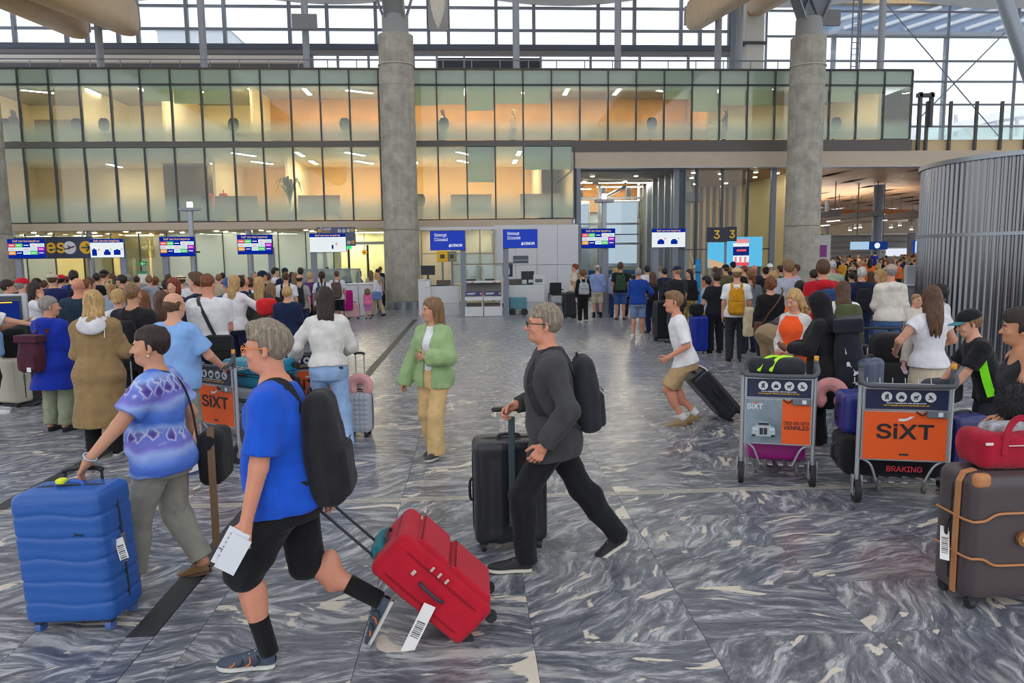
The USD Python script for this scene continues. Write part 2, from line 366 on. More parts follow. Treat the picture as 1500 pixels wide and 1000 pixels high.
def column(x,y,label,head):
    t=thing('column',label,'column',(x,y,0),kind=S)
    R=0.70
    segs=[(0.32,3.1,R+0.0),(3.1,8.55,R-0.02),(8.55,10.45,R-0.03)]
    for a,b,r in segs:
        v,f=lathe_vf([(0,a+0.001),(r-0.012,a+0.001),(r,a+0.012),(r-0.004,b-0.012),(r-0.014,b-0.001),(0,b-0.001)])
        m=MB().add(v,f);m.put(t,'concrete_drum',concrete(),None,True)
    v,f=lathe_vf([(R+0.012,0),(R+0.012,0.30),(R-0.01,0.32)]);MB().add(v,f).put(t,'steel_base',STEEL,None,True)
    v,f=lathe_vf([(0.70,9.32),(0.705,9.34),(0.70,9.36),(0.66,9.36)]);MB().add(v,f).put(t,'wire_ring',PC(190,184,170,0.6),None,True)
    v,f=lathe_vf([(R+0.004,3.10),(R+0.012,3.12),(R+0.004,3.14),(R-0.03,3.14)]);MB().add(v,f).put(t,'wire_ring',PC(150,144,130,0.6),None,True)
    v,f=lathe_vf([(0.5,10.45),(0.5,11.15),(0.46,11.2),(0,11.2)]);MB().add(v,f).put(t,'neck',PC(150,152,152,0.5),None,True)
    if head=='boom':  # one closed box arm coming towards the hall
        m=MB();d=unit([0.0,-0.75,0.66]);s=np.array([1.0,0,0]);u=np.cross(s,d)
        for sx in (-1,1):m.cbox(np.array([sx*0.36,0,11.1])+d*4.0,(0.05,8.0,0.6),np.array([s,d,u]),0.01)
        m.cbox(np.array([0,0,11.1])+d*4.0+u*0.2,(0.70,8.0,0.05),np.array([s,d,u]))
        m.put(t,'boom',PC(150,152,150,0.45))
        k=MB()
        for i in range(16):k.cbox(np.array([0,0,11.1])+d*(0.4+i*0.45)-u*0.235,(0.07,0.34,0.02),np.array([s,d,u]))
        k.cbox(np.array([0,0,11.1])+d*4.0-u*0.20,(0.70,8.0,0.05),np.array([s,d,u]));k.put(t,'slot_panel',PC(172,170,164,0.5))
        for sx in (-1,1):MB().tube([(sx*0.42,0,11.1),(sx*0.85,-0.3,12.3),(sx*1.5,-0.6,14.6)],0.05,8).put(t,'rod',STEEL)
    else:
        for sx,tilt,w in ((-1,0.62,0.55),(0.35,0.62,0.8)):
            d=unit([sx*tilt,-0.45,0.9]);s=unit(np.cross(d,[0,-1,0.3]));u=np.cross(s,d);m=MB()
            for e in (-1,1):m.cbox(np.array([0,0,11.05])+d*2.8+s*e*w*0.5,(0.06,5.6,0.5),np.array([s,d,u]),0.01)
            m.cbox(np.array([0,0,11.05])+d*2.8,(w*0.9,5.6,0.04),np.array([s,d,u]));m.put(t,'boom',PC(146,152,160,0.35,0.5))
            k=MB()
            for i in range(11):k.cbox(np.array([0,0,11.05])+d*(0.6+i*0.45)-u*0.05,(0.06,0.3,0.06),np.array([s,d,u]))
            k.put(t,'slot_panel',STEEL_DARK)
    return t
column(*COLS[0],'concrete column cut by the frame edge beside the sign with the aeroplane','none0')
column(*COLS[1],'round concrete column standing alone left of the closed bag counters','boom')
column(*COLS[2],'round concrete column rising from the queue beside the blue advertising screen','tree')
# ---- the glazed office front
FY,PW,PX0=31.0,1.19,-0.07
ZL0,ZL1,ZM0,ZM1,ZT=3.62,6.60,6.84,9.08,9.68
XEND,XLOW=19.0,4.45
@cached
def frit(path,z0,z1,lo,hi,base):
    """clear glass printed with a white dot pattern that thins out from bottom and top edge"""
    N={'g':('geometry',{}),'sx':('separate_xyz',{}),
         'up':('map_range',{'from_min':z0+lo*0.15,'from_max':z0+lo,'to_min':1.0,'to_max':0.0,'clamp':True,'range_type':'smoothstep'}),
         'dn':('map_range',{'from_min':z1-hi,'from_max':z1-hi*0.15,'to_min':0.0,'to_max':0.9,'clamp':True,'range_type':'smoothstep'}),
         'mx':('math',{'math_type':'maximum'}),'ms':('math',{'math_type':'multiply_add','value2':0.62,'value3':base}),'sc':('vector_math',{'math_type':'scale','scale':14.0}),'vo':('voronoi_texture',{'scale':1.0,'randomness':0.0}),
         'dm':('map_range',{'from_min':0.25,'from_max':0.6,'to_min':1.08,'to_max':0.86}),'dx':('math',{'math_type':'multiply','use_clamp':True}),
         't':('transparent_bsdf',{'color':(0.93,0.96,0.93)}),'d':('diffuse_bsdf',{'color':C(176,196,182)}),'tl':('translucent_bsdf',{'color':C(190,205,192)}),'dt':('mix_closure',{'fac':0.35}),'m1':('mix_closure',{}),
         'gl':('glossy_bsdf',{'roughness':0.03,'color':(1,1,1)}),'f':('fresnel',{'IOR':1.55}),'m2':('mix_closure',{})}
    L=[('g.position','sx.vector'),('sx.z','up.value'),('sx.z','dn.value'),('up.result','mx.value1'),('dn.result','mx.value2'),('mx.value','ms.value1'),('g.position','sc.vector1'),('sc.vector','vo.vector'),('vo.distance','dm.value'),
         ('ms.value','dx.value1'),('dm.result','dx.value2'),('d.BSDF','dt.closure1'),('tl.BSDF','dt.closure2'),('t.BSDF','m1.closure1'),('dt.closure','m1.closure2'),('dx.value','m1.fac'),
         ('f.fac','m2.fac'),('m1.closure','m2.closure1'),('gl.BSDF','m2.closure2')]
    return usdkit.material(stage,path,N,L,surface='m2.closure')
fac=thing('window_1','two storey office front of greenish fritted glass panes above the queue','window',(0,0,0),kind=S)
mull=[PX0+PW*k for k in range(-18,17)]
edges_u=[x for x in mull if x<XEND-0.2]+[XEND]
edges_l=[x for x in mull if x<XLOW-0.3]+[XLOW]
F_TOP,F_UP,F_LO=frit(9.1,9.7,9.0,9.0,0.48),frit(ZM0,ZM1,0.95,0.3,0.03),frit(ZL0,ZL1,1.2,0.85,0.05)
def pane(a,b,z0,z1,m):put(fac,'pane',*box_vf((a+0.02,FY-0.012,z0+0.02),(b-0.02,FY+0.012,z1-0.02)),m,False)
for a,b in zip(edges_u[:-1],edges_u[1:]):
    pane(a,b,ZM1,ZT,F_TOP);pane(a,b,ZM0,ZM1,F_UP)
for a,b in zip(edges_l[:-1],edges_l[1:]):pane(a,b,ZL0,ZL1,F_LO)
for x in edges_u:
    put(fac,'mullion',*box_vf((x-0.028,FY-0.07,ZM0),(x+0.028,FY+0.10,ZT)),DARKFRAME,False)
for x in edges_l:
    put(fac,'mullion',*box_vf((x-0.028,FY-0.07,ZL0),(x+0.028,FY+0.10,ZL1)),DARKFRAME,False)
for z0,z1,xe in ((ZM1-0.035,ZM1+0.035,XEND),(ZT,ZT+0.06,XEND),(ZL0-0.05,ZL0,XLOW)):
    put(fac,'transom',*box_vf((mull[0],FY-0.07,z0),(xe,FY+0.1,z1)),DARKFRAME,False)
put(fac,'floor_band',*box_vf((mull[0],FY-0.05,ZL1),(XLOW,FY+0.3,ZM0)),PC(96,96,92,0.5),False)
# roller blinds behind some panes, pulled to different lengths
BLIND=usdkit.material(stage,'/World/Looks/blind_cloth',{'d':('diffuse_bsdf',{'color':C(216,222,204)}),'t':('translucent_bsdf',{'color':C(196,206,180)}),'m':('mix_closure',{'fac':0.4})},[('d.BSDF','m.closure1'),('t.BSDF','m.closure2')],surface='m.closure')
for k,drop in {-11:.62,-10:.72,-9:.72,-3:.55,-2:.8,-1:.75,0:1.0,1:.72,2:.72,7:.55,8:1.05,9:.8,10:.78,12:.66,13:.66,14:.3}.items():
    a=PX0+PW*k
    put(fac,'blind',*box_vf((a+0.05,FY+0.14,ZM1-drop),(a+PW-0.05,FY+0.16,ZM1)),BLIND,False)
for k,drop in {0:1.45,2:.95,3:.95}.items():
    a=PX0+PW*k
    put(fac,'blind',*box_vf((a+0.05,FY+0.14,ZL1-drop),(a+PW-0.05,FY+0.16,ZL1)),BLIND,False)
# the end wall of the upper office, also glass, and the walls behind
put(fac,'pane',*box_vf((XEND-0.012,FY+0.1,ZM0),(XEND+0.012,FY+6.5,ZM1)),pane_glass(),False)
put(fac,'mullion',*box_vf((XEND-0.04,FY+3.2,ZM0),(XEND+0.04,FY+3.3,ZM1)),DARKFRAME,False)
OB=FY+7.0
def sbox(name,lo,hi,m,label=None,cat=None):return smesh(name,MB().box(lo,hi),m,None,S,label,cat)
OFFWALL=PC(240,224,186,0.8);WOODW=PC(206,150,92,0.6,0,0.4,0.1,1.5);CEILO=PC(235,220,190,0.9)
sbox('ceiling',(mull[0],FY+0.3,ZL1),(XLOW,OB,ZM0),CEILO,'office floor slab between the two office storeys','ceiling')
sbox('ceiling',(XLOW,FY+0.02,6.42),(XEND,OB,ZM0-0.02),PC(98,94,88,0.6),'brown grey soffit band under the upper offices','ceiling')
sbox('ceiling',(mull[0],FY+0.12,ZT-0.02),(XEND,OB,ZT+0.05),PC(150,152,152,.6),'flat roof of the upper offices','ceiling')
sbox('ceiling',(mull[0],FY+0.3,ZL0-0.3),(XLOW,OB,ZL0),CEILO,'floor slab under the lower offices','ceiling')
def wall(x0,x1,z0,z1,m,y=OB,lab='office back wall'):sbox('wall_back',(x0,y,z0),(x1,y+0.15,z1),m,lab,'wall')
wall(mull[0],-9.5,ZM0,ZT,OFFWALL);wall(-9.5,10.8,ZM0,ZT,WOODW,OB-1.5,'orange timber wall of the upper office');wall(10.8,XEND,ZM0,ZT,OFFWALL)
wall(mull[0],-14.5,ZL0,ZL1,OFFWALL);wall(-14.5,-11.3,ZL0,ZL1,PC(120,96,70,0.7),OB-2,'brown office wall in the lower storey');wall(-11.3,XLOW,ZL0,ZL1,PC(230,190,132,0.7))
sbox('wall_side',(XLOW,FY+0.15,ZL0),(XLOW+0.15,OB,ZL1),OFFWALL,'end wall of the lower offices','wall')
for x,z0,z1 in ((-16.9,ZM0,ZT),(-13.4,ZM0,ZT),(-9.6,ZM0,ZT),(10.9,ZM0,ZT),(-11.4,ZL0,ZL1),(-8.2,ZL0,ZL1),(3.2,ZL0,ZL1)):
    sbox('wall_side',(x,FY+2.6,z0),(x+0.12,OB,z1),OFFWALL if x!=10.9 else WOODW,'partition between two offices','wall')
for z0,z1 in ((ZM0,ZT),(ZL0,ZL1)):sbox('wall_side',(mull[0]-.15,FY+.1,z0),(mull[0],OB,z1),OFFWALL,'end wall of the offices past the frame edge','wall')
sbox('wall_side',(XEND-.2,FY+2.2,ZM0),(XEND-.05,OB,ZT),OFFWALL,'end wall of the upper offices behind the glass corner','wall')
# lamps in the office ceilings
LAMP=glow((1.0,0.89,0.68),62.0)
lampg=None
def lamp(x,y,z,L=1.25,rz=0.0,group='slim lamps in the office ceilings',lab='slim ceiling lamp glowing warm white in the offices, added at lift and baffles'):
    global lampg
    if lampg is None:
        lampg=thing('ceiling_lamp',lab,'lamp',(x,y,z),rz,group)
        MB().box((-0.65,-0.11,0.0),(0.65,0.11,0.05)).put(lampg,'housing',WHITE)
        MB().box((-0.62,-0.085,-0.012),(0.62,0.085,0.0)).put(lampg,'tube',LAMP)
        return lampg
    return dup(lampg,(x,y,z),rz)
for i,x in enumerate(np.arange(-19.2,18.5,2.38)):
    for yy in (FY+1.5,FY+3.6):lamp(x,yy,ZT-0.09,rz=90 if i%3 else 30)
for i,x in enumerate(np.arange(-19.2,4.2,2.38)):
    for yy in (FY+1.6,FY+4.4) if x>-11 else ((FY+5.2,) if i%2 else ()):lamp(x,yy,ZL1-0.07,rz=90 if i%2 else 60)
# ---- soffit and beige edge under the offices, fascia and bridge to the right
sbox('trim_1',(mull[0],FY-0.12,3.28),(XLOW-0.1,FY+0.28,3.57),BEIGE,'beige edge beam under the glazed offices','trim')
sbox('ceiling',(mull[0],FY+0.28,3.30),(XLOW-0.1,FY+6.0,3.318),PC(206,186,150,0.6),'warm soffit over the check in hall','ceiling')
sbox('trim_2',(XLOW-0.1,FY-0.02,5.72),(60,FY+0.6,6.36),BEIGE,'long beige fascia of the bridge above the passage','trim')
sbox('trim_3',(XLOW-0.1,FY-0.06,6.36),(XEND+0.1,FY+0.02,6.82),PC(94,90,84,0.5),'brown grey band below the upper offices','trim')
sbox('trim_4',(XEND+0.25,FY+0.3,6.36),(60,FY+0.6,6.86),PC(206,182,140,0.6),'tan parapet of the gallery','trim')
smesh('trim_5',MB().box((XLOW-0.1,FY-0.03,5.68),(60,FY+0.62,5.72)),PC(170,172,176,0.4,0.5),None,S,'thin steel edge under the beige fascia','trim')
gal=thing('gallery_railing','glass gallery railing with dark posts beside the end of the offices','railing',(XEND,FY+0.2,6.36),kind=S)
for i,px in enumerate((1357,1391,1429,1466,1503,1540)):
    p=AT(px,190,FY+0.2)
    put(gal,'post',*box_vf((p[0]-XEND-0.05,-0.06,0.02),(p[0]-XEND+0.05,0.06,2.1)),DARKFRAME,False)
    if i<5:
        q=AT((1391,1429,1466,1503,1540)[i],190,FY+0.2)
        put(gal,'pane',*box_vf((p[0]-XEND+0.06,-0.012,0.5),(q[0]-XEND-0.06,0.012,0.98)),pane_glass((0.84,0.93,0.9)),False)
fr=MB()
for x in (0.45,0.95):fr.box((x-0.06,-0.2,0.0 if x<0.9 else 1.0),(x+0.06,-0.05,2.45))
fr.box((0.3,-0.2,2.25),(1.05,-0.05,2.4));fr.put(gal,'gate_frame',DARKFRAME)
# ---- roof terrace: handrail, grey posts, band of the clerestory, sky glazing, roof
ter=thing('roof_railing','steel handrail along the edge of the office roof','railing',(mull[0],FY+0.7,ZT+0.05),kind=S)
r_=MB().tube([(0,0,0.52),(XEND-mull[0],0,0.52)],0.03,8);r_.put(ter,'handrail',STEEL)
for k in range(0,33):put(ter,'post',*tube_vf([(k*1.2+0.1,0,0),(k*1.2+0.1,0,0.52)],0.02,6),STEEL,False)
for px,lab in ((145,'slim grey roof post second from the frame corner under the timber beam'),(297,'slim grey roof post between timber beam and hanging loudspeaker'),(448,'slim grey roof post behind the hanging grey panel'),
                (756,'slim grey roof post right of the middle column'),(905,'slim grey roof post above the passage opening'),(1052,'slim grey roof post below the timber beam end'),(1083,'slim grey roof post beside the tall pale duct'),(1291,'slim grey roof post before the tall glass wall')):
    p=AT(px,60,34.5)
    t=thing('roof_post',lab,'post',(p[0],34.5,ZT+0.05),kind=S)
    MB().tube([(0,0,0),(0,0,9)],0.155,14).put(t,'shaft',PC(152,156,164,0.45),None,True)
    MB().cyl((0,0,0),(0,0,0.06),0.24,14).put(t,'foot_plate',GREYPAINT)
CY=44.0
sky1=thing('window_2','long band of sky lit clerestory glazing above the office roof','window',(0,CY,0),kind=S)
xs_m=[AT(px,55,CY)[0] for px in (22,98,128,174,203,275,330,425,480,551,628,657,727,782,876,929,997,1025,1068)]
xs_m=[xs_m[0]-9,xs_m[0]-4.5]+xs_m
FRM=PC(132,140,152,0.45)
ZC0,ZCa,ZCb,ZCt=14.25,15.1,16.35,19.6
for i,x in enumerate(xs_m):put(sky1,'mullion',*box_vf((x-0.09,-0.12,13.7),(x+0.09,0.12,ZCt)),FRM,False)
for z in (ZCa,ZCb,ZCt):put(sky1,'transom',*box_vf((xs_m[0],-0.06,z-0.07),(xs_m[-1],0.06,z+0.07)),FRM,False)
SKYGL=pane_glass((0.95,0.97,0.98))
for a,b in zip(xs_m[:-1],xs_m[1:]):
    for z0,z1 in ((ZC0,ZCa),(ZCa,ZCb),(ZCb,ZCt)):
        put(sky1,'pane',*box_vf((a+0.09,-0.01,z0+0.02),(b-0.09,0.01,z1-0.05)),SKYGL,False)
x0c,x1c=xs_m[0],xs_m[-1]
sbox('trim_6',(x0c,CY-0.25,13.95),(x1c,CY+0.2,14.25),PC(84,92,108,0.5),'dark blue grey sill band under the clerestory','trim')
sbox('wall_back',(x0c,CY-0.15,13.72),(x1c,CY+0.3,13.95),PC(132,132,136,0.6),'grey parapet wall behind the office roof','wall')
low0=AT(455,90,CY)[0]
sbox('wall_back',(x0c,CY-0.2,11.0),(low0,CY+0.2,13.72),PC(104,104,108,0.7),'dark recess wall behind the office roof','wall')
beam=MB().box((x0c,CY-2.2,12.72),(low0+0.3,CY-1.9,13.08));smesh('trim_7',beam,PC(214,210,204,0.5),None,S,'pale beam behind the roof railing','trim')
win3=thing('window_3','low strip window behind the roof railing','window',(0,CY,0),kind=S)
lows=[low0+0.1]+[AT(px,90,CY)[0] for px in (495,540,606,640,680,792,865,937,1008,1080)]
for a,b in zip(lows[:-1],lows[1:]):
    put(win3,'mullion',*box_vf((a-0.06,-0.1,11.0),(a+0.06,0.1,13.72)),FRM,False)
    dark=abs(AT(683,90,CY)[0]-a)<2.2
    if dark:put(win3,'louvre',*box_vf((a+0.06,-0.02,11.0),(b-0.06,0.03,13.55)),PC(52,56,64,0.5),False)
    else:put(win3,'pane',*box_vf((a+0.06,-0.01,11.0),(b-0.06,0.01,13.72)),SKYGL,False)
put(win3,'mullion',*box_vf((lows[-1]-0.06,-0.1,11.0),(lows[-1]+0.06,0.1,13.72)),FRM,False)
# tall glass wall at the right
RX0=AT(1122,60,CY)[0]
tall=thing('window_4','tall glass wall with thin steel frame and cable cross right of the offices','window',(0,CY,0),kind=S)
gx=[RX0]+[AT(px,120,CY)[0] for px in (1200,1254,1291,1385,1486,1560,1640)]
gz=[8.4,9.6,10.9,12.25,13.45,14.85,16.3,19.6]
for x in gx:put(tall,'mullion',*box_vf((x-0.05,-0.08,gz[0]),(x+0.05,0.08,gz[-1])),FRM,False)
for z in gz:put(tall,'transom',*box_vf((gx[0],-0.06,z-0.05),(gx[-1],0.06,z+0.05)),FRM,False)
for a,b in zip(gx[:-1],gx[1:]):
    for z0,z1 in zip(gz[:-1],gz[1:]):put(tall,'pane',*box_vf((a+0.05,-0.01,z0+0.05),(b-0.05,0.01,z1-0.05)),SKYGL,False)
A_,B_,C_,D_=AT(1300,8,CY-1),AT(1470,208,CY-1),AT(1500,20,CY-1),AT(1345,175,CY-1)
for a,b in ((A_,B_),(C_,D_)):put(tall,'brace_cable',*tube_vf([a-(0,CY,0),b-(0,CY,0)],0.035,6),FRM,False)
sbox('wall_back',(x1c,CY-0.2,10.8),(x1c+0.5,CY+0.3,19.6),GREYPAINT,'grey edge between clerestory and tall glass wall','wall')
duct=thing('ventilation_duct','tall pale duct between roof post and concrete column','duct',(AT(1103,60,38)[0],38,ZT+0.1),kind=S)
MB().cbox((0,0,3.2),(0.95,0.6,6.4),None,0.03).put(duct,'duct_body',PC(206,204,196,0.5));MB().cbox((-0.1,-0.1,2.9),(1.3,0.7,0.12),None,0.01).put(duct,'flange',DARKFRAME)
strut=thing('steel_strut','thick leaning grey steel strut before the tall glass wall','strut',(0,0,0),kind=S)
MB().tube([AT(1464,-20,34) ,AT(1512,120,34),AT(1560,260,34)],0.33,20).put(strut,'tube',PC(160,168,178,0.35,0.3),None,True)
lad=thing('ladder','slim steel ladder in front of the tall glass wall','ladder',(AT(1254,60,42)[0],42,ZT),kind=S)
for sx in (-0.25,0.25):put(lad,'rail',*tube_vf([(sx,0,0),(sx,0,9)],0.04,6),FRM,False)
rr=MB()
for k in range(26):rr.tube([(-0.25,0,0.3+k*0.33),(0.25,0,0.3+k*0.33)],0.018,6)
rr.put(lad,'rungs',FRM)
# roof: white panels with rooflights between, timber beams
ROOFW=PC(232,234,236,0.7)
rf=thing('ceiling','white roof panels with open rooflight gaps high over the hall','ceiling',kind=S)
for k,(y0,y1,z) in enumerate(((33.5,44,17.1),(21,30.5,17.4),(9,18,18.0),(-4,6,18.0))):
    for x0 in np.arange(-40,52,13.2):
        n=12;a=np.linspace(0,1,n);xx=x0+a*12.0;zz=z-0.62*np.sin(a*np.pi) if k==0 else z+0*a
        v=np.concatenate([np.stack([xx,0*xx+yy,zz+dz],1) for yy in (y0,y1) for dz in (0,0.25)]);i=np.arange(n-1)
        f=np.vstack([np.stack([i,i+1,2*n+i+1,2*n+i],1),np.stack([n+i,3*n+i,3*n+i+1,n+i+1],1),np.stack([i,n+i,n+i+1,i+1],1),np.stack([2*n+i,2*n+i+1,3*n+i+1,3*n+i],1)])
        put(rf,'roof_panel',v,f,ROOFW,False)
@cached
def timber(path,col):
    N={'tc':('texture_coordinate',{}),'mp':('mapping',{'scale':(1.0,0.06,1.0)}),'n':('noise_texture',{'scale':9.0,'detail':5.0}),'w':('wave_texture',{'bands_direction':'z','scale':0.8,'distortion':0.4}),
         'r':('rgb_ramp',{'ramp':[(0.3,tuple(c*0.86 for c in col)),(0.7,tuple(min(1,c*1.1) for c in col))]}),'p':('principled_bsdf',{'roughness':0.55})}
    return usdkit.material(stage,path,N,[('tc.object','mp.vector'),('mp.vector','n.vector'),('n.fac','r.fac'),('r.color','p.base_color')],surface='p.BSDF')
TB=timber(C(198,164,118))
def glulam(end_px,start_px,d_end,d_start,w,h,label,e2=None):
    a,b=AT(*end_px,d_end),AT(*start_px,d_start)
    d=unit(b-a);L=np.linalg.norm(b-a)+14;s=unit(np.cross(d,[0,0,1]));u=np.cross(s,d);n=20
    t=thing('timber_beam',label,'beam',a,kind=S)
    ang=np.linspace(0,2*np.pi,33)[:-1];ring=np.stack([np.sign(np.cos(ang))*abs(np.cos(ang))**0.6*w/2,np.sign(np.sin(ang))*abs(np.sin(ang))**0.6*h/2],1)
    V=[];sts=[(0.0,0.0),(0.0,0.7),(0.06,0.88),(0.16,0.97),(0.3,1.0),(L/2,1.0),(L,1.0),(L+0.01,0.0)]
    for q,k in sts:V.append(d*q+ring[:,:1]*k*s+ring[:,1:]*k*u)
    v=np.concatenate(V);m=len(ang);i,j=np.meshgrid(np.arange(len(sts)-1),np.arange(m),indexing='ij')
    f=np.stack([i*m+j,i*m+(j+1)%m,(i+1)*m+(j+1)%m,(i+1)*m+j],-1).reshape(-1,4)
    put(t,'glulam',v,f,TB,True)
    m2=MB().cbox(-d*0.16,(w*1.02,0.3,h*0.6),np.array([s,d,u]),0.03);m2.put(t,'end_shoe',PC(176,172,172,0.5))
glulam((112,28),(35,-18),40,27,1.15,1.9,'brown timber beam end at the top corner over the loudest queue')
glulam((186,24),(95,-28),40,25,1.15,1.9,'pale timber beam end beside the brown one over the queue')
glulam((1018,22),(1110,-45),38,25,1.0,1.5,'rounded timber beam end above the slim post right of the middle')
glulam((1098,8),(1150,-30),41,29,1.0,1.5,'timber beam end tucked behind the slim posts by the column')
gm=thing('timber_beam','slender upright timber fin hanging beside the middle column','beam',AT(641,2,33),kind=S)
v,f=lathe_vf([(0.0,-1.15),(0.16,-0.8),(0.3,-0.3),(0.36,0.4),(0.36,4)],20);put(gm,'glulam',v*(1,0.6,1),f,timber(C(222,214,200)),True)
sbox('trim_8',AT(628,46,44)-(0,.3,0),AT(655,-40,44),PC(160,158,160,0.5),'grey bracket panel behind the upright timber fin','trim')
for px,py,d,w,h,lab in ((446,32,34.1,1.1,0.66,'grey hanging panel loudspeaker before the slim roof post'),(1214,26,29.6,0.95,0.62,'grey hanging panel loudspeaker beside the column head')):
    p=AT(px,py,d);t=thing('panel_loudspeaker',lab,'loudspeaker',p)
    MB().cbox((0,0,0),(w,0.12,h),None,0.02).put(t,'cabinet',PC(128,128,130,0.6));MB().cbox((0,0.25,h/2),(0.1,0.5,0.9),None,0.01).put(t,'bracket',STEEL)
lt=thing('canopy','pale outdoor canopy with white lattice bars above the tall glass wall','canopy',(0,56,0));a,b=AT(1190,46,56),AT(1560,8,56);MB().box((a[0],0.3,a[2]),(b[0],0.5,b[2])).put(lt,'glazing',PC(150,172,204,0.3))
for k in range(13):q=a[0]+k*2.4;put(lt,'lattice_bar',*tube_vf([(q,0,a[2]+.2),(q+5.2,0,b[2]-.2)],0.16,6),PC(214,220,228,0.5),False)
put(lt,'edge_beam',*box_vf((a[0],-0.2,b[2]),(b[0],0.5,b[2]+1.2)),TB,False);put(lt,'edge_beam',*box_vf((a[0],-0.2,a[2]-.25),(b[0],0.5,a[2])),FRM,False)
for k in (0,1,2):put(lt,'post',*tube_vf([(a[0]+2+9*k,0.6,-8),(a[0]+2+9*k,0.6,a[2])],0.2,8),FRM,False)
# outdoors, seen through the tall glass wall: the roof of the next pier, and a distant block through the clerestory
t=thing('terminal_roof','pale curved roof of another terminal wing outside the tall glass wall','building',(0,0,0))
a,b,c_,d_=AT(1385,190,95),AT(1500,152,95),AT(1560,150,95),AT(1560,230,95)
m=MB();n=16;P=curve([AT(1368,191,95),AT(1430,172,95),AT(1500,156,95),AT(1620,140,95)],n)
for p,q in zip(P[:-1],P[1:]):m.add([p,q,q+(0,10,0),p+(0,10,0),p-(0,0,1.0),q-(0,0,1.0),q+(0,10,-1.0),p+(0,10,-1.0)],[[0,1,2,3],[0,4,5,1],[4,7,6,5],[3,2,6,7],[0,3,7,4],[1,5,6,2]])
m.put(t,'roof',PC(216,220,226,0.5));m=MB()
for px in (1400,1430,1460,1490,1520):m.cyl(AT(px,200,98),AT(px,168,98),0.25,8)
m.put(t,'supports',PC(190,196,204,0.5));MB().box(AT(1300,214,99),AT(1640,190,104)).put(t,'facade',PC(222,226,228,0.5))
t=thing('distant_building','grey distant block seen through the clerestory beneath the timber beams','building',(AT(285,60,150)[0],150,0))
MB().box((-7,0,0),(7,10,AT(285,46,150)[2])).put(t,'wall',PC(186,192,200,0.7));MB().box((-7.2,-0.2,AT(285,46,150)[2]),(7.2,10.2,AT(285,45,150)[2])).put(t,'roof',PC(160,166,176,0.7))
# ================================================================ GROUND LEVEL OF THE HALL
NAVY=PC(52,60,84,0.45);YEL=PC(240,186,40,0.5);SIGNW=PC(224,226,230,0.5)
SCR={'blue':glow(C(10,40,150),1.0),'white':glow(C(236,244,246),0.95),'yellow':glow(C(250,200,60),1.0),'red':glow(C(236,88,100),0.95),'green':glow(C(96,214,110),0.95),'pale':glow(C(222,238,245),0.95),
       'magenta':glow(C(196,40,190),0.95),'orange':glow(C(240,160,60),0.95),'violet':glow(C(70,40,190),0.95),'sky':glow(C(96,192,236),0.95),'mint':glow(C(150,214,190),0.95),'pink':glow(C(236,150,160),0.95),'closed':glow(C(42,66,176),0.95),'navy':glow(C(24,44,120),0.9)}
def suitcase_icon(mb,x,z,w,h):
    mb.box((x-w/2,-0.004,z-h/2),(x+w/2,0.0,z+h/2));mb.box((x-w/6,-0.004,z+h/2),(x+w/6,0.0,z+h/2+h*0.16))
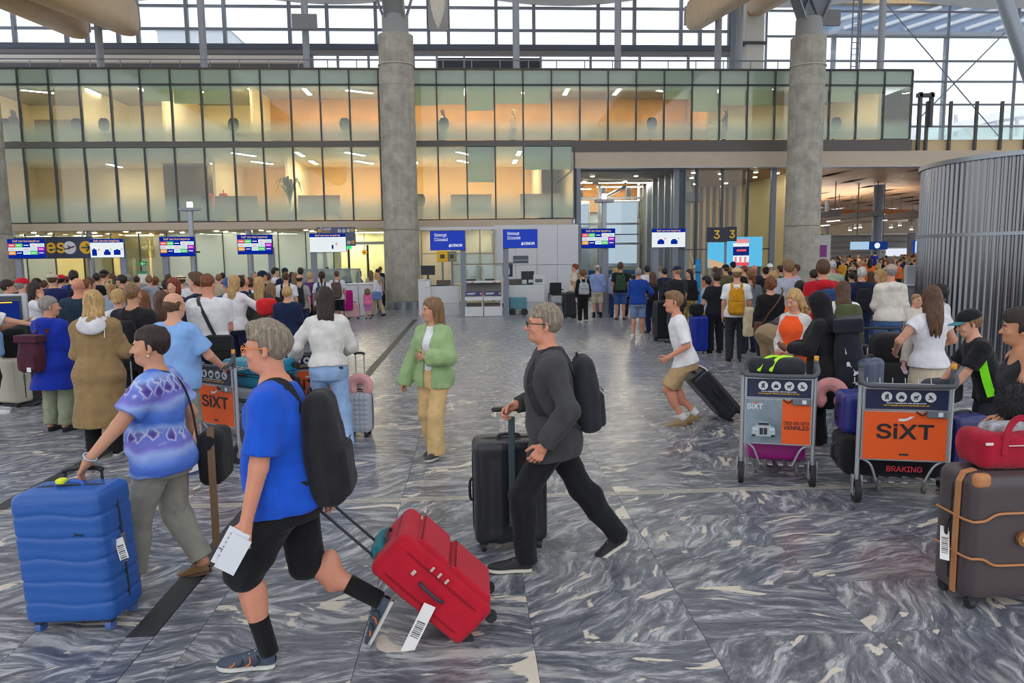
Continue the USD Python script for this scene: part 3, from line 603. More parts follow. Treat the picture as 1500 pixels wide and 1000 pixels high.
def screen(px,y,kind,label,post=True,group=None,px_post=None):
    """a flat display on a grey post; px = (left, top, right, bottom) in the photograph"""
    a,b=AT(px[0],px[1],y),AT(px[2],px[3],y);a2=AT(px[0],px[3],y);w=AT(px[2],px[1],y)[0]-a[0];z1=(a[2]+AT(px[2],px[1],y)[2])/2;z0=(b[2]+a2[2])/2
    cx,h=a[0]+w/2,z1-z0
    t=thing('display_screen',label,'screen',(cx,y,0),0,group)
    px_=0.0 if px_post is None else AT(px_post,px[3],y)[0]-cx
    MB().box((px_-0.09,0.06,0),(px_+0.09,0.2,z0+0.2)).box((px_-0.25,0.0,0.0),(px_+0.25,0.3,0.02)).put(t,'post',GREYPAINT)
    MB().cbox((0,0.045,(z0+z1)/2),(w+0.02,0.07,h+0.02),None,0.008).put(t,'casing',PC(40,44,60,0.4))
    dsp=[t]
    def quad(name,m,x0,x1,za,zb,d=0.004,y0=0.0):
        q=MB().box((x0,y0-d,za),(x1,y0,zb)).put(dsp[0],name,SCR[m])
        if name=='display':dsp[0]=q
    def word(name,m,s,hh,x,z,y0=-0.006,bold=False,center=True):
        v,f=text(s,hh,FRONT,np.array([x,y0,z]),0.002,bold,center);put(dsp[0],name,v,f,SCR[m],False)
    if kind=='airlines':
        quad('display','blue',-w/2,w/2,z0,z1,0.004,0.006)
        word('heading','yellow','Self service bagdrop',0.062,0,z1-h*0.155,-0.003)
        cols=['red','green','blue','white','pale','pale','white','pale','pale','magenta','orange','blue','pale','green','violet']
        for k,c in enumerate(cols):
            r,q=divmod(k,5);tw,th=w*0.19,h*0.185;x0=-w*0.485+q*w*0.195;za=z1-h*0.42-r*h*0.20
            quad('logo_tile',c,x0,x0+tw,za,za+th,0.003)
            mb=MB();mb.box((x0+tw*0.15,-0.0045,za+th*0.38),(x0+tw*0.82,-0.003,za+th*0.6));mb.put(dsp[0],'logo_bar',SCR['white' if c in ('red','green','blue','magenta','violet','orange') else ('pink' if k%2 else 'mint')])
    elif kind.startswith('guide'):
        quad('display','white',-w/2,w/2,z0,z1,0.004,0.006);quad('header','blue',-w/2,w/2,z1-h*0.19,z1,0.003)
        word('heading','yellow','Self service bagdrop',0.06,0,z1-h*0.145,-0.004)
        mb=MB();mb2=MB();mb3=MB();zc=z0+h*0.27
        if kind=='guide3':
            suitcase_icon(mb,-w*0.38,zc,w*0.14,h*0.34);suitcase_icon(mb,0.0,zc-h*.04,w*0.2,h*0.18);suitcase_icon(mb,w*0.3,zc,w*0.2,h*0.26)
            mb.box((-w*0.06,-0.004,zc+h*0.05),(w*0.06,0,zc+h*0.16));mb2.cyl((-w*0.24,-0.004,zc+h*.15),(-w*0.24,0,zc+h*.15),0.03,12);mb3.cyl((w*0.12,-0.004,zc+h*.16),(w*0.12,0,zc+h*.16),0.03,12)
            mb3.cyl((w*0.44,-0.004,zc+h*.17),(w*0.44,0,zc+h*.17),0.03,12)
        elif kind=='guide2':
            for sx in (-0.23,0.17):suitcase_icon(mb,w*sx,zc,w*0.2,h*0.2);mb.box((w*(sx-0.06),-0.004,zc+h*0.1),(w*(sx+0.06),0,zc+h*0.17))
            mb2.cyl((-w*0.1,-0.004,zc+h*.2),(-w*0.1,0,zc+h*.2),0.03,12);mb3.cyl((w*0.3,-0.004,zc+h*.2),(w*0.3,0,zc+h*.2),0.03,12)
            for q in (0.36,0.48):quad('text_line','pale',-w*0.36,w*0.3,z1-h*q,z1-h*q+0.02,0.002)
        else:
            suitcase_icon(mb,w*0.13,zc,w*0.05,h*0.2);mb2.cyl((w*0.24,-0.004,z0+h*.43),(w*0.24,0,z0+h*.43),0.036,12)
            for sx in (-0.22,-0.06):mb3.tube([(w*sx+0.07*math.cos(q),-0.003,zc+0.07*math.sin(q)) for q in np.linspace(0,6.28,16)],0.006,5)
            for q in (0.36,0.48):quad('text_line','pale',-w*0.34,w*0.34,z1-h*q,z1-h*q+0.02,0.002)
        mb.put(dsp[0],'luggage_icons',SCR['blue'])
        if mb2.v:mb2.put(dsp[0],'cross_icons',SCR['pink'])
        if mb3.v:mb3.put(dsp[0],'tick_icons',SCR['mint'] if kind!='guide1' else SCR['pale'])
    elif kind=='closed':
        quad('display','closed',-w/2,w/2,z0,z1,0.004,0.006)
        for s,q in (('Stengt',0.29),('Closed',0.53)):word('words','white',s,0.10,-w*0.39,z1-h*q,-0.003,False,False)
        word('operator_name','white','AVINOR',0.085,w*0.22,z0+h*0.17,-0.003,True)
        MB().add(*tube_vf([(w*0.06,-0.004,z0+h*0.14),(w*0.075,-0.004,z0+h*0.3)],0.008,6)).add(*tube_vf([(w*0.045,-0.004,z0+h*0.16),(w*0.05,-0.004,z0+h*0.22)],0.008,6)).put(t,'operator_mark',SCR['white'])
    return t
screen((10,350,65,378),24,'airlines','blue airline logo screen partly covering the dark sign with the aeroplane',px_post=24)
screen((131,350,180,377),24,'guide3','white luggage guide screen touching the end of the dark aeroplane sign',px_post=178)
screen((233,347,284,375),24,'airlines','blue airline logo screen next to the lamp post with flat top',px_post=240)
screen((347,344,398,372),24,'airlines','blue airline logo screen between lamp post and white guide screen',px_post=396)
screen((453,342,506,369),24,'guide1','white guide screen with pale bicycle icons below the yellow dotted sign',px_post=458)
screen((630,338,681,366),24.6,'closed','blue closed counter screen nearer to the concrete column',px_post=678)
screen((737,336,787,363),24.6,'closed','blue closed counter screen before the white panel wall',px_post=741)
screen((852,335,901,363),24,'airlines','blue airline logo screen in front of the glass lift',px_post=888)
screen((955,335,1004,362),24,'guide2','white luggage guide screen before the steel fins',px_post=962)
# dark sign with aeroplane and arrow
sg=thing('direction_sign','dark sign reading res with white aeroplane disc and yellow arrow disc','sign',(0,31.0,0))
p0,p1=AT(8,347,31.0),AT(136,380,31.0);zc=(AT(70,348,31.0)[2]+AT(70,378,31.0)[2])/2;hh=0.44
MB().box((p0[0],0,zc-hh),(p1[0],0.12,zc+hh)).put(sg,'board',NAVY)
MB().box((p0[0]+0.3,0.02,zc+hh),(p0[0]+0.36,0.1,3.3)).box((p1[0]-0.4,0.02,zc+hh),(p1[0]-0.34,0.1,3.3)).put(sg,'hanger',STEEL)
v,f=text('res',0.52,FRONT,np.array([AT(77,364,31.0)[0],-0.004,zc-0.19]),0.004,True);put(sg,'word',v,f,YEL,False)
x=AT(102,363,31.0)[0];MB().cyl((x,-0.006,zc),(x,0,zc),0.26,28).put(sg,'disc',SIGNW)
pl=MB();pl.add(*tube_vf([(x-0.2,-0.012,zc-0.06),(x+0.2,-0.012,zc+0.05)],[0.02,0.028],8));pl.add(np.array([[x-0.02,-0.01,zc],[x+0.06,-0.01,zc+0.02],[x-0.1,-0.01,zc+0.13],[x-0.06,-0.01,zc-0.12],[x-0.02,-0.016,zc],[x+0.06,-0.016,zc+0.02],[x-0.1,-0.016,zc+0.13],[x-0.06,-0.016,zc-0.12]]),np.array([[0,1,2],[4,6,5],[0,3,1],[4,5,7],[0,2,6],[0,6,4],[1,5,6],[1,6,2],[0,4,7],[0,7,3],[3,7,5],[3,5,1]]))
pl.add(*tube_vf([(x-0.19,-0.012,zc-0.055),(x-0.24,-0.012,zc+0.03)],[0.018,0.01],6));pl.put(sg,'aeroplane',NAVY)
x=AT(126,362,31.0)[0];MB().cyl((x,-0.006,zc),(x,0,zc),0.26,28).put(sg,'disc',YEL)
MB().tube([(x-0.16,-0.012,zc),(x+0.15,-0.012,zc)],0.03,6).tube([(x+0.02,-0.012,zc+0.14),(x+0.15,-0.012,zc)],0.03,6).tube([(x+0.02,-0.012,zc-0.14),(x+0.15,-0.012,zc)],0.03,6).put(sg,'arrow',NAVY)
# yellow dotted overhead sign by the column
s2=thing('direction_sign','blue grey overhead sign with yellow and white discs beside the middle column','sign',(0,30.75,0))
a,b=AT(463,333,30.75),AT(521,360,30.75)
MB().box((a[0],0,b[2]),(b[0],0.1,a[2])).put(s2,'board',PC(92,104,132,0.5));MB().box((a[0]+0.3,0.03,a[2]),(a[0]+0.36,0.07,3.3)).box((b[0]-0.4,0.03,a[2]),(b[0]-0.34,0.24,3.3)).put(s2,'hanger',STEEL)
v,f=text('Toalett',0.10,FRONT,np.array([AT(477,335,30.75)[0],-0.004,AT(477,337,30.75)[2]]),0.004,True);put(s2,'word',v,f,SIGNW,False)
v,f=text('Toilets',0.09,FRONT,np.array([AT(477,335,30.75)[0],-0.004,AT(477,341,30.75)[2]]),0.004,False);put(s2,'word',v,f,YEL,False)
for px,py,m in ((468,338,YEL),(497,338,SIGNW),(503.5,338,SIGNW),(510,337.5,SIGNW),(516,337,YEL),(511,355,SIGNW),(517,354.5,YEL)):
    p=AT(px,py,30.75);put(s2,'disc',*tube_vf([(p[0],-0.008,p[2]),(p[0],0,p[2])],0.072,18),m,False)
    put(s2,'pictogram',*tube_vf([(p[0]-0.03,-0.012,p[2]),(p[0]+0.03,-0.012,p[2])],0.012,6),NAVY,False)
# lamp posts with flat tops
for px,py,y,lab in ((278,302,24.7,'grey lamp post with flat top and small white light above the left queue'),(885,290,24.7,'grey lamp post with flat top and small white light before the glass lift')):
    p=AT(px,py,y);t=thing('lamp_post',lab,'lamp',(p[0],y,0))
    MB().tube([(0,0,0),(0,0,p[2]-0.1)],0.085,16).put(t,'pole',STEEL,None,True);MB().cbox((0,0,p[2]-0.1),(0.62,0.3,0.1),None,0.012).put(t,'flat_top',PC(150,154,160,0.4))
    MB().cbox((0,0,p[2]+0.05),(0.16,0.16,0.2),None,0.02).put(t,'light_box',glow(C(250,246,236),1.6));MB().cyl((0,0,0),(0,0,0.05),0.2,16).put(t,'foot_plate',STEEL_DARK)
    MB().cbox((0.14,-0.02,2.3),(0.2,0.06,0.06),None,0.01).put(t,'camera_arm',STEEL_DARK)
for px,lab in ((135,'slim round steel column beside the white luggage guide screen'),(368,'slim round steel column behind the third blue airline screen')):
    p=AT(px,400,31.8);t=thing('steel_column',lab,'column',(p[0],31.8,0),kind=S);MB().tube([(0,0,0),(0,0,3.28)],0.13,16).put(t,'shaft',STEEL,None,True);MB().cyl((0,0,0),(0,0,0.05),0.22,16).put(t,'foot_plate',STEEL_DARK)
# greenish glass wall under the soffit
@cached
def satin_glass(path,col,k=0.6):
    N={'t':('transparent_bsdf',{'color':(0.9,0.95,0.92)}),'d':('diffuse_bsdf',{'color':col}),'tl':('translucent_bsdf',{'color':col}),'dt':('mix_closure',{'fac':0.4}),'m1':('mix_closure',{'fac':k}),'gl':('glossy_bsdf',{'roughness':0.06,'color':(1,1,1)}),'f':('fresnel',{'IOR':1.6}),'m2':('mix_closure',{})}
    return usdkit.material(stage,path,N,[('d.BSDF','dt.closure1'),('tl.BSDF','dt.closure2'),('t.BSDF','m1.closure1'),('dt.closure','m1.closure2'),('f.fac','m2.fac'),('m1.closure','m2.closure1'),('gl.BSDF','m2.closure2')],surface='m2.closure')
gw=thing('window_5','pale green glass wall behind the left queue','window',(0,34,0),kind=S)
gxs=np.arange(-22.4,-4.0,1.24);SAT=satin_glass(C(216,230,222),0.72)
for i,(a,b) in enumerate(zip(gxs[:-1],gxs[1:])):
    warm=-18.8<(a+b)/2<-14.2;door=a>-6.6
    if not door:put(gw,'pane',*box_vf((a+0.015,-0.012,0.95 if warm else 0.05),(b-0.015,0.012,3.28)),pane_glass() if warm else SAT,False)
    put(gw,'mullion',*box_vf((a-0.02,-0.04,0),(a+0.02,0.04,3.28)),STEEL_DARK,False)
put(gw,'pane',*box_vf((-22.4,-0.012,3.3),(-4.0,0.012,3.302)),SAT,False)
sbox('wall_back',(-24,37.5,0),(-14.0,37.7,3.3),PC(238,214,150,0.8),'warm yellow back wall of the office behind the left queue','wall')
sbox('wall_back',(-14.0,39.0,0),(4.4,39.2,3.3),PC(206,220,200,0.8),'pale green back wall behind the satin glass','wall')
sbox('wall_side',(-14.05,34.05,0),(-13.95,39.0,3.3),OFFWALL,'partition behind the satin glass','wall')
sbox('wall_side',(-24.2,20,0),(-24,39,3.4),OFFWALL,'end wall of the check in hall','wall')
for x in (-20.5,-18.2,-15.8,-12.0,-9.0,-6.0):lamp(x,36.0,3.24)
SOFL=[(x,y) for x in np.arange(-20.4,4.0,1.9) for y in (32.2,33.4)]
for x in (-17.6,-16.0,-14.6):put(gw,'blind',*box_vf((x,0.3,0.95),(x+1.3,0.33,3.1)),PC(236,214,160,0.8),False)
ct=thing('check_in_counter','long grey white counter behind the left queue','counter',(-14.5,31.2,0))
MB().box((-5.5,-0.35,0),(5.2,0.35,1.02)).put(ct,'front',PC(204,210,212,0.5));MB().cbox((-0.15,-0.02,1.06),(10.9,0.86,0.06),None,0.01).put(ct,'worktop',PC(160,168,172,0.4))
ex=thing('exit_sign','small green exit sign on the glass wall behind the left queue','sign',AT(209,386,33.975));MB().box((-0.16,-0.03,-0.09),(0.16,0.0,0.09)).put(ex,'panel',glow(C(40,150,80),0.8));MB().box((-0.04,-0.036,-0.06),(0.03,-0.03,0.06)).box((0.05,-0.036,-0.02),(0.12,-0.03,0.02)).put(ex,'pictogram',SIGNW)
po=thing('notice_poster','white notice with green header hanging on the glass behind the left queue','poster',AT(210,410,33.975));MB().box((-0.2,-0.02,-0.4),(0.2,0,0.4)).put(po,'sheet',WHITE);MB().box((-0.2,-0.024,0.28),(0.2,-0.02,0.4)).put(po,'header',PC(70,150,120,0.5))
# green lit doorway right of the bicycle screen
sbox('wall_back',(-6.4,36.6,0),(-3.2,36.8,3.28),PC(214,218,160,0.8),'yellow green lit wall inside the open doorway','wall')
dr=thing('door_1','open passage doorway with green lit exit lamp beside the middle column','door',(-6.0,34,0),kind=S)
MB().box((-0.75,-0.1,0),(-0.62,0.1,2.75)).box((2.35,-0.1,0),(2.48,0.1,2.75)).box((-0.75,-0.1,2.65),(2.48,0.1,2.78)).put(dr,'frame',STEEL)
for q in (0.2,1.1):MB().box((q-0.05,1.2,0),(q+0.05,1.3,2.65)).put(dr,'post',STEEL_DARK)
p=AT(509,362.5,33.7);es=thing('exit_sign','glowing green exit sign next to the white bicycle icon screen','sign',p);MB().box((-0.02,-0.03,0.07),(0.02,0,3.3-p[2])).put(es,'hanger',STEEL);MB().box((-0.2,-0.05,-0.07),(0.2,0,0.07)).put(es,'panel',glow(C(60,220,130),1.2));MB().box((-0.17,-0.056,-0.04),(-0.06,-0.05,0.04)).put(es,'pictogram',SIGNW)
p=AT(534,369.5,33.6);ys=thing('round_sign','round yellow sign hanging at the green lit doorway','sign',p);MB().box((-0.015,-0.03,0.1),(0.015,0,3.3-p[2])).put(ys,'hanger',STEEL);MB().cyl((0,-0.05,0),(0,0,0),0.12,20).put(ys,'disc',YEL);MB().tube([(-0.05,-0.055,0),(0.05,-0.055,0)],0.015,6).put(ys,'arrow',NAVY)
for x in (-5.6,-4.4):lamp(x,35.3,3.24)
# closed bag drop counters
sbox('wall_back',(0.98,29.62,0),(4.4,29.9,3.29),PC(190,194,200,0.5),'carrier wall behind the white panels','wall')
wp=thing('wall_panelling','white panel wall behind the closed bag drop counters','wall',(0,29.6,0),kind=S)
for i in range(4):
    for z0,z1 in ((0.12,1.66),(1.67,3.28)):put(wp,'panel',*[np.array(q) if k else q for k,q in enumerate(cham_vf(np.array([0.845,0.03,z1-z0-0.012]),0.004))],PC(214,217,222,0.4),False) if False else MB().cbox((1.42+i*0.855,0,(z0+z1)/2),(0.845,0.03,z1-z0-0.012),None,0.004).put(wp,'panel',PC(214,217,222,0.4))
MB().box((0.98,-0.02,0),(4.4,0.02,0.12)).put(wp,'skirting',STEEL);MB().cbox((2.05,-0.02,1.9),(0.62,0.03,0.3),None,0.01).put(wp,'vent',PC(92,98,108,0.5));MB().cbox((2.05,-0.04,1.87),(0.58,0.01,0.05),None,0.0).put(wp,'vent_bar',PC(150,154,160,0.5))
# glass room at the left of the panels
gr=thing('window_6','glass fronted room beside the closed bag drop counters','window',(0,29.4,0),kind=S)
for x in (-1.95,-0.72,0.4,0.95):put(gr,'mullion',*box_vf((x-0.03,-0.05,0),(x+0.03,0.05,3.1)),PC(190,176,140,0.5),False)
for a,b in ((-0.7,0.38),(0.42,0.93)):
    for z0,z1 in ((1.0,2.15),(2.2,3.08)):put(gr,'pane',*box_vf((a,-0.01,z0),(b,0.01,z1)),SAT if z0<2 else pane_glass(),False)
MB().box((-1.95,-0.05,2.15),(0.95,0.05,2.2)).put(gr,'transom',PC(190,176,140,0.5));MB().box((-2.0,-0.1,3.1),(1.0,0.1,3.22)).put(gr,'header',WHITE)
sbox('wall_back',(-2.3,33.0,0),(0.98,33.2,3.29),PC(236,224,190,0.8),'cream wall inside the glass fronted room','wall')
for px,y,m,lab,w,h in ((648,28.9,YEL,'yellow notice board behind the left closed counter',0.42,0.44),(662,29.0,PC(140,138,120,0.6),'grey notice board next to the yellow one',0.36,0.4)):
    p=AT(px,375.5,y);t=thing('notice_board',lab,'sign',(p[0],y,0));MB().cbox((0,0,p[2]),(w,0.05,h),None,0.01).put(t,'panel',m);MB().box((-0.04,0,0),(0.04,0.05,p[2])).put(t,'post',GREYPAINT);MB().cbox((0,-0.03,p[2]),(w*0.4,0.01,h*0.35),None,0.0).put(t,'pictogram',PC(70,66,50,0.6))
DESKW=PC(216,219,222,0.42);BRUSH=PC(186,190,194,0.3,0.6)
def desk(x0,x1,lab,low=0.42):
    t=thing('service_desk',lab,'desk',((x0+x1)/2,25.6,0));w=(x1-x0)/2
    MB().box((-w,-0.03,low),(w,0.05,1.02)).put(t,'front_panel',DESKW);MB().box((-w,-0.02,0),(w,0.04,low-0.01)).put(t,'kick_plate',BRUSH);MB().cbox((0,0.4,1.0),(2*w,0.8,0.04),None,0.005).put(t,'worktop',PC(120,112,106,0.5))
    MB().box((-w,0.05,0),(-w+0.05,0.8,0.98)).put(t,'end_panel',DESKW);MB().box((w-0.05,0.05,0),(w,0.8,0.98)).put(t,'end_panel',DESKW);MB().box((-w+0.1,0.0,1.0),(w-0.4,0.03,1.06)).put(t,'lip',STEEL_DARK)
    return t
desk(-1.82,-0.42,'white service desk with brushed kick plate next to the middle column');desk(1.28,2.6,'white service desk behind the head of the man in the dark jacket')
md=thing('desk_riser','white raised end block of the service desk next to the column','desk',(-1.62,25.5,0));MB().cbox((0,0.2,0.62),(0.42,0.6,1.24),None,0.008).put(md,'block',DESKW);MB().cbox((0.12,-0.12,1.1),(0.08,0.05,0.2),None,0.01).put(md,'dispenser',PC(236,238,240,0.4));MB().cbox((0,0.2,1.25),(0.46,0.64,0.02),None,0.004).put(md,'top',DESKW)
def monitor(x,y,z,lab,w=0.5):
    t=thing('computer_monitor',lab,'monitor',(x,y,z));MB().cbox((0,0,0.32),(w,0.04,w*0.66),None,0.008).put(t,'screen_back',PC(34,36,42,0.4));MB().box((-0.03,0.0,0.0),(0.03,0.05,0.3)).box((-0.1,-0.06,0),(0.1,0.1,0.015)).put(t,'stand',PC(40,42,46,0.4));return t
monitor(-1.5,25.75,1.26,'black monitor on the desk end block next to the column',0.5);monitor(2.05,26.1,1.02,'black monitor on the desk behind the dark jacketed man',0.46)
bd=thing('bag_drop_unit','white twin bag drop with two belt openings between the blue closed screens','bag drop',(0.42,25.0,0))
for sx in (-0.32,0.32):
    MB().box((sx-0.31,-0.35,0.02),(sx+0.31,-0.3,0.34)).put(bd,'front_panel',DESKW);MB().box((sx-0.31,-0.35,0.56),(sx+0.31,-0.28,0.68)).put(bd,'flap_rail',DESKW)
    MB().box((sx-0.31,-0.30,0.34),(sx-0.32,0.9,0.7)).put(bd,'side_wall',DESKW);MB().box((sx+0.26,-0.30,0.34),(sx+0.31,0.9,0.7)).put(bd,'side_wall',DESKW)
    MB().box((sx-0.26,-0.28,0.34),(sx+0.26,0.9,0.40)).put(bd,'belt',PC(96,84,74,0.8));MB().box((sx-0.28,-0.36,0.70),(sx+0.28,-0.3,0.86)).put(bd,'instruction_strip',PC(56,68,110,0.5))
    MB().box((sx-0.24,-0.363,0.79),(sx+0.06,-0.36,0.815)).box((sx-0.24,-0.363,0.755),(sx+0.02,-0.36,0.772)).put(bd,'strip_print',SIGNW);MB().cyl((sx+0.24,-0.365,0.78),(sx+0.24,-0.36,0.78),0.045,14).put(bd,'strip_disc',PC(220,130,140,0.5))
MB().box((-0.64,0.3,0.7),(0.64,0.35,1.14)).put(bd,'rear_panel',PC(146,140,138,0.6));MB().cbox((0,0.05,1.17),(1.28,0.5,0.06),None,0.008).put(bd,'shelf',PC(206,208,210,0.4))
for sx,c in ((-0.7,C(230,120,110)),(-0.6,C(236,170,60)),(-0.36,C(200,120,130)),(0.4,C(200,120,130)),(0.62,C(236,170,60)),(0.72,C(230,120,110))):MB().cbox((sx,-0.205,1.17),(0.08,0.01,0.05),None,0.0).put(bd,'sticker',plain(c,0.5))
MB().box((-0.64,0.6,1.2),(0.64,0.62,1.75)).put(bd,'glass_screen',pane_glass((0.9,0.93,0.95)));MB().box((-1.1,0.58,1.75),(1.1,0.64,1.79)).put(bd,'top_rail',PC(150,130,104,0.5))
for sx in (-0.4,0.25):MB().cbox((sx,0.4,1.23),(0.34,0.2,0.05),None,0.01).put(bd,'keyboard',PC(40,42,46,0.5))
MB().box((-0.012,-0.36,0),(0.012,0.4,0.68)).put(bd,'divider',STEEL_DARK)
def office_chair(x,y,lab,rz=0):
    t=thing('office_chair',lab,'chair',(x,y,0),rz);v,f=rbox_vf((0.52,0.07,0.46),0.034,8,taper=lambda p:p+np.stack([0*p[:,0],0.5*p[:,0]**2,0*p[:,0]],1));put(t,'backrest',v+(0,-0.2,0.98),f,PC(110,102,98,0.8));v,f=rbox_vf((0.5,0.5,0.08),0.035,8);put(t,'seat',v+(0,0.05,0.5),f,PC(96,90,88,0.8))
    MB().cyl((0,0.05,0.1),(0,0.05,0.47),0.03,10).put(t,'column',STEEL_DARK);m=MB()
    for k in range(5):m.tube([(0,0.05,0.1),(0.28*math.cos(k*1.257),0.05+0.28*math.sin(k*1.257),0.05)],0.02,6)
    m.put(t,'star_base',STEEL_DARK);MB().box((-0.03,-0.18,0.45),(0.03,-0.14,0.85)).put(t,'back_stem',STEEL_DARK)
    return t
office_chair(-0.98,26.6,'brown grey office chair behind the desk next to the column');office_chair(1.62,26.7,'brown grey office chair behind the desk right of the bag drop')
st=thing('instruction_sign','dark sign with white figure on the post beside the right closed counter','sign',(1.36,26.6,0));MB().cbox((0,0,1.55),(0.36,0.05,0.52),None,0.01).put(st,'panel',PC(44,52,78,0.5));MB().cyl((0,-0.03,1.66),(0,-0.025,1.66),0.05,14).box((-0.07,-0.03,1.38),(0.07,-0.025,1.6)).put(st,'figure',SIGNW);MB().box((-0.03,0,0),(0.03,0.04,1.4)).put(st,'post',STEEL_DARK)
def wheelchair(x,y,lab,rz=0):
    t=thing('wheelchair',lab,'wheelchair',(x,y,0),rz);BK=PC(34,36,40,0.7)
    for sx in (-0.27,0.27):
        put(t,'wheel',*tube_vf([(sx,0.1+0.29*math.cos(a),0.3+0.29*math.sin(a)) for a in np.linspace(0,2*np.pi,25)],0.016,6),STEEL_DARK,True);put(t,'caster',*tube_vf([(sx*0.8-0.02,-0.3,0.09),(sx*0.8+0.02,-0.3,0.09)],0.09,14),BK,False)
        put(t,'frame_tube',*tube_vf(curve([(sx*0.86,0.24,0.95),(sx*0.86,0.2,0.5),(sx*0.86,0.2,0.48),(sx*0.86,-0.28,0.5),(sx*0.8,-0.36,0.16)],20),0.014,6),STEEL,True);MB().cbox((sx*0.9,0.0,0.7),(0.06,0.34,0.04),None,0.01).put(t,'armrest',BK)
    MB().cbox((0,-0.04,0.5),(0.44,0.42,0.05),None,0.01).put(t,'seat',BK);MB().cbox((0,0.2,0.74),(0.44,0.05,0.46),None,0.01).put(t,'backrest',BK);MB().cbox((0,-0.4,0.14),(0.3,0.12,0.02),None,0.004).put(t,'footrest',BK)
wheelchair(3.38,28.6,'folded back black wheelchair standing free beside the passage');wheelchair(2.55,28.9,'black wheelchair half hidden by the white cardboard box')
cb=thing('cardboard_box','white box with grey print on the desk before the half hidden wheelchair','box',(2.45,25.9,1.02));MB().cbox((0,0,0.17),(0.42,0.3,0.34),None,0.004).put(cb,'carton',WHITE);MB().cbox((-0.03,-0.151,0.14),(0.26,0.004,0.12),None,0.0).put(cb,'print',PC(90,110,110,0.6))
tr=thing('plastic_crate_trolley','teal crate on a small wheeled trolley at the foot of the right desk','crate',(1.62,25.1,0));v,f=rbox_vf((0.6,0.4,0.4),0.03,8);put(tr,'crate',v+(0,0,0.42),f,PC(84,140,156,0.5))
for sx in (-0.2,0.22):put(tr,'wheel',*tube_vf([(sx,-0.2,0.12),(sx,-0.15,0.12)],0.12,16),PC(40,42,44,0.6),False)
MB().box((-0.3,-0.15,0.18),(0.3,0.15,0.22)).put(tr,'frame',STEEL)
# white bag drop counter by the left queue, with a screen hood
for px,lab in ((527,'white bag drop counter beside the magenta suitcase'),(470,'white bag drop counter half hidden behind the man with the brown backpack')):
    p=AT(px,452,26);t=thing('bag_drop_unit',lab,'bag drop',(p[0],26,0));MB().cbox((0,0.4,0.55),(1.0,1.1,1.1),None,0.02).put(t,'cabinet',DESKW);MB().box((-0.02,-0.16,0.05),(0.0,-0.15,1.05)).put(t,'panel_joint',STEEL);MB().cbox((0,0.4,1.12),(1.04,1.14,0.03),None,0.004).put(t,'top',WHITE)
g=thing('glass_screen','grey glass screen hood above the bag drop behind the queue','screen',(AT(486,405,27.2)[0],27.2,0));MB().box((-1.0,0,1.15),(1.0,0.04,1.62)).put(g,'pane',satin_glass(C(150,166,166),0.5));MB().box((-1.04,-0.02,0),(-1.0,0.06,1.66)).box((1.0,-0.02,0),(1.04,0.06,1.66)).box((-1.04,-0.02,1.62),(1.04,0.06,1.66)).put(g,'frame',STEEL)
# ---- right: passage with lift, fins, glazed lobby and the far hall
PCE=PC(196,150,112,0.5,0,0.5,0.06,0.6)
sbox('ceiling',(XLOW,FY+0.6,5.62),(9.3,FY+6.2,5.72),PC(104,104,106,0.6),'dark soffit above the lift','ceiling')
tp=thing('steel_column','tall grey steel post where the lower offices end','column',(4.62,FY+0.1,0),kind=S);MB().tube([(0,0,0),(0,0,5.7)],0.13,16).put(tp,'shaft',GREYPAINT,None,True);MB().cyl((0,0,0),(0,0,0.05),0.22,16).put(tp,'foot_plate',STEEL_DARK)
lf=thing('lift_shaft','glass lift shaft with steel frame and white cabin behind the blue airline screen','lift',(0,37,0),kind=S)
LX0,LX1=4.9,8.9
for x in (LX0,6.6,LX1):put(lf,'post',*box_vf((x-0.07,-0.07,0),(x+0.07,0.07,6.0)),GREYPAINT,False)
for z in (1.0,2.6,3.6,4.9):put(lf,'rail',*box_vf((LX0,-0.05,z-0.05),(LX1,0.05,z+0.05)),STEEL,False)
for a,b in ((LX0,6.6),(6.6,LX1)):
    for z0,z1 in ((0.05,1.0),(1.0,2.6),(2.6,3.6),(3.6,4.9)):put(lf,'pane',*box_vf((a+0.07,-0.09,z0+0.05),(b-0.07,-0.07,z1-0.05)),pane_glass((0.88,0.93,0.95)),False)
MB().cbox((7.75,1.0,3.1),(1.9,1.4,3.4),None,0.03).put(lf,'cabin',PC(236,240,246,0.25));MB().box((6.9,0.27,1.6),(8.6,0.295,4.7)).put(lf,'lit_cabin_window',glow(C(214,226,236),0.85));MB().box((5.1,0.55,3.5),(6.1,0.575,4.6)).put(lf,'lit_cabin_window',glow(C(206,218,228),0.8));MB().box((6.8,0.24,3.05),(8.7,0.265,3.1)).put(lf,'cabin_joint',STEEL_DARK)  # added glowing panels in place of a bright daylight reflection at the lift
MB().cbox((5.6,1.2,3.0),(1.2,1.2,3.6),None,0.03).put(lf,'counter_cabin',PC(226,232,238,0.3));MB().cbox((5.4,0.57,2.8),(0.7,0.03,2.2),None,0.0).put(lf,'cabin_window',PC(150,140,110,0.3))
for x in (5.7,6.9,8.2):MB().cbox((x,0.6,5.2),(0.25,0.3,0.7),None,0.02).put(lf,'machinery',STEEL_DARK)
MB().cbox((7.4,0.4,1.0),(2.6,0.1,0.5),None,0.01).put(lf,'bright_panel',PC(40,130,190,0.4));MB().tube([(7.0,0.2,5.0),(8.0,0.2,5.5)],0.08,8).put(lf,'arm',STEEL)
sbox('wall_back',(4.4,40.5,0),(9.3,40.7,6.0),PC(176,180,184,0.5),'wall behind the lift','wall');sbox('wall_back',(4.4,40.3,4.4),(9.3,40.45,6.4),timber(C(190,140,80)),'timber lined upper wall behind the lift','wall')
fin=thing('fin_screen','grey vertical steel fins beside the glass lift','screen',(9.0,0,0),kind=S)
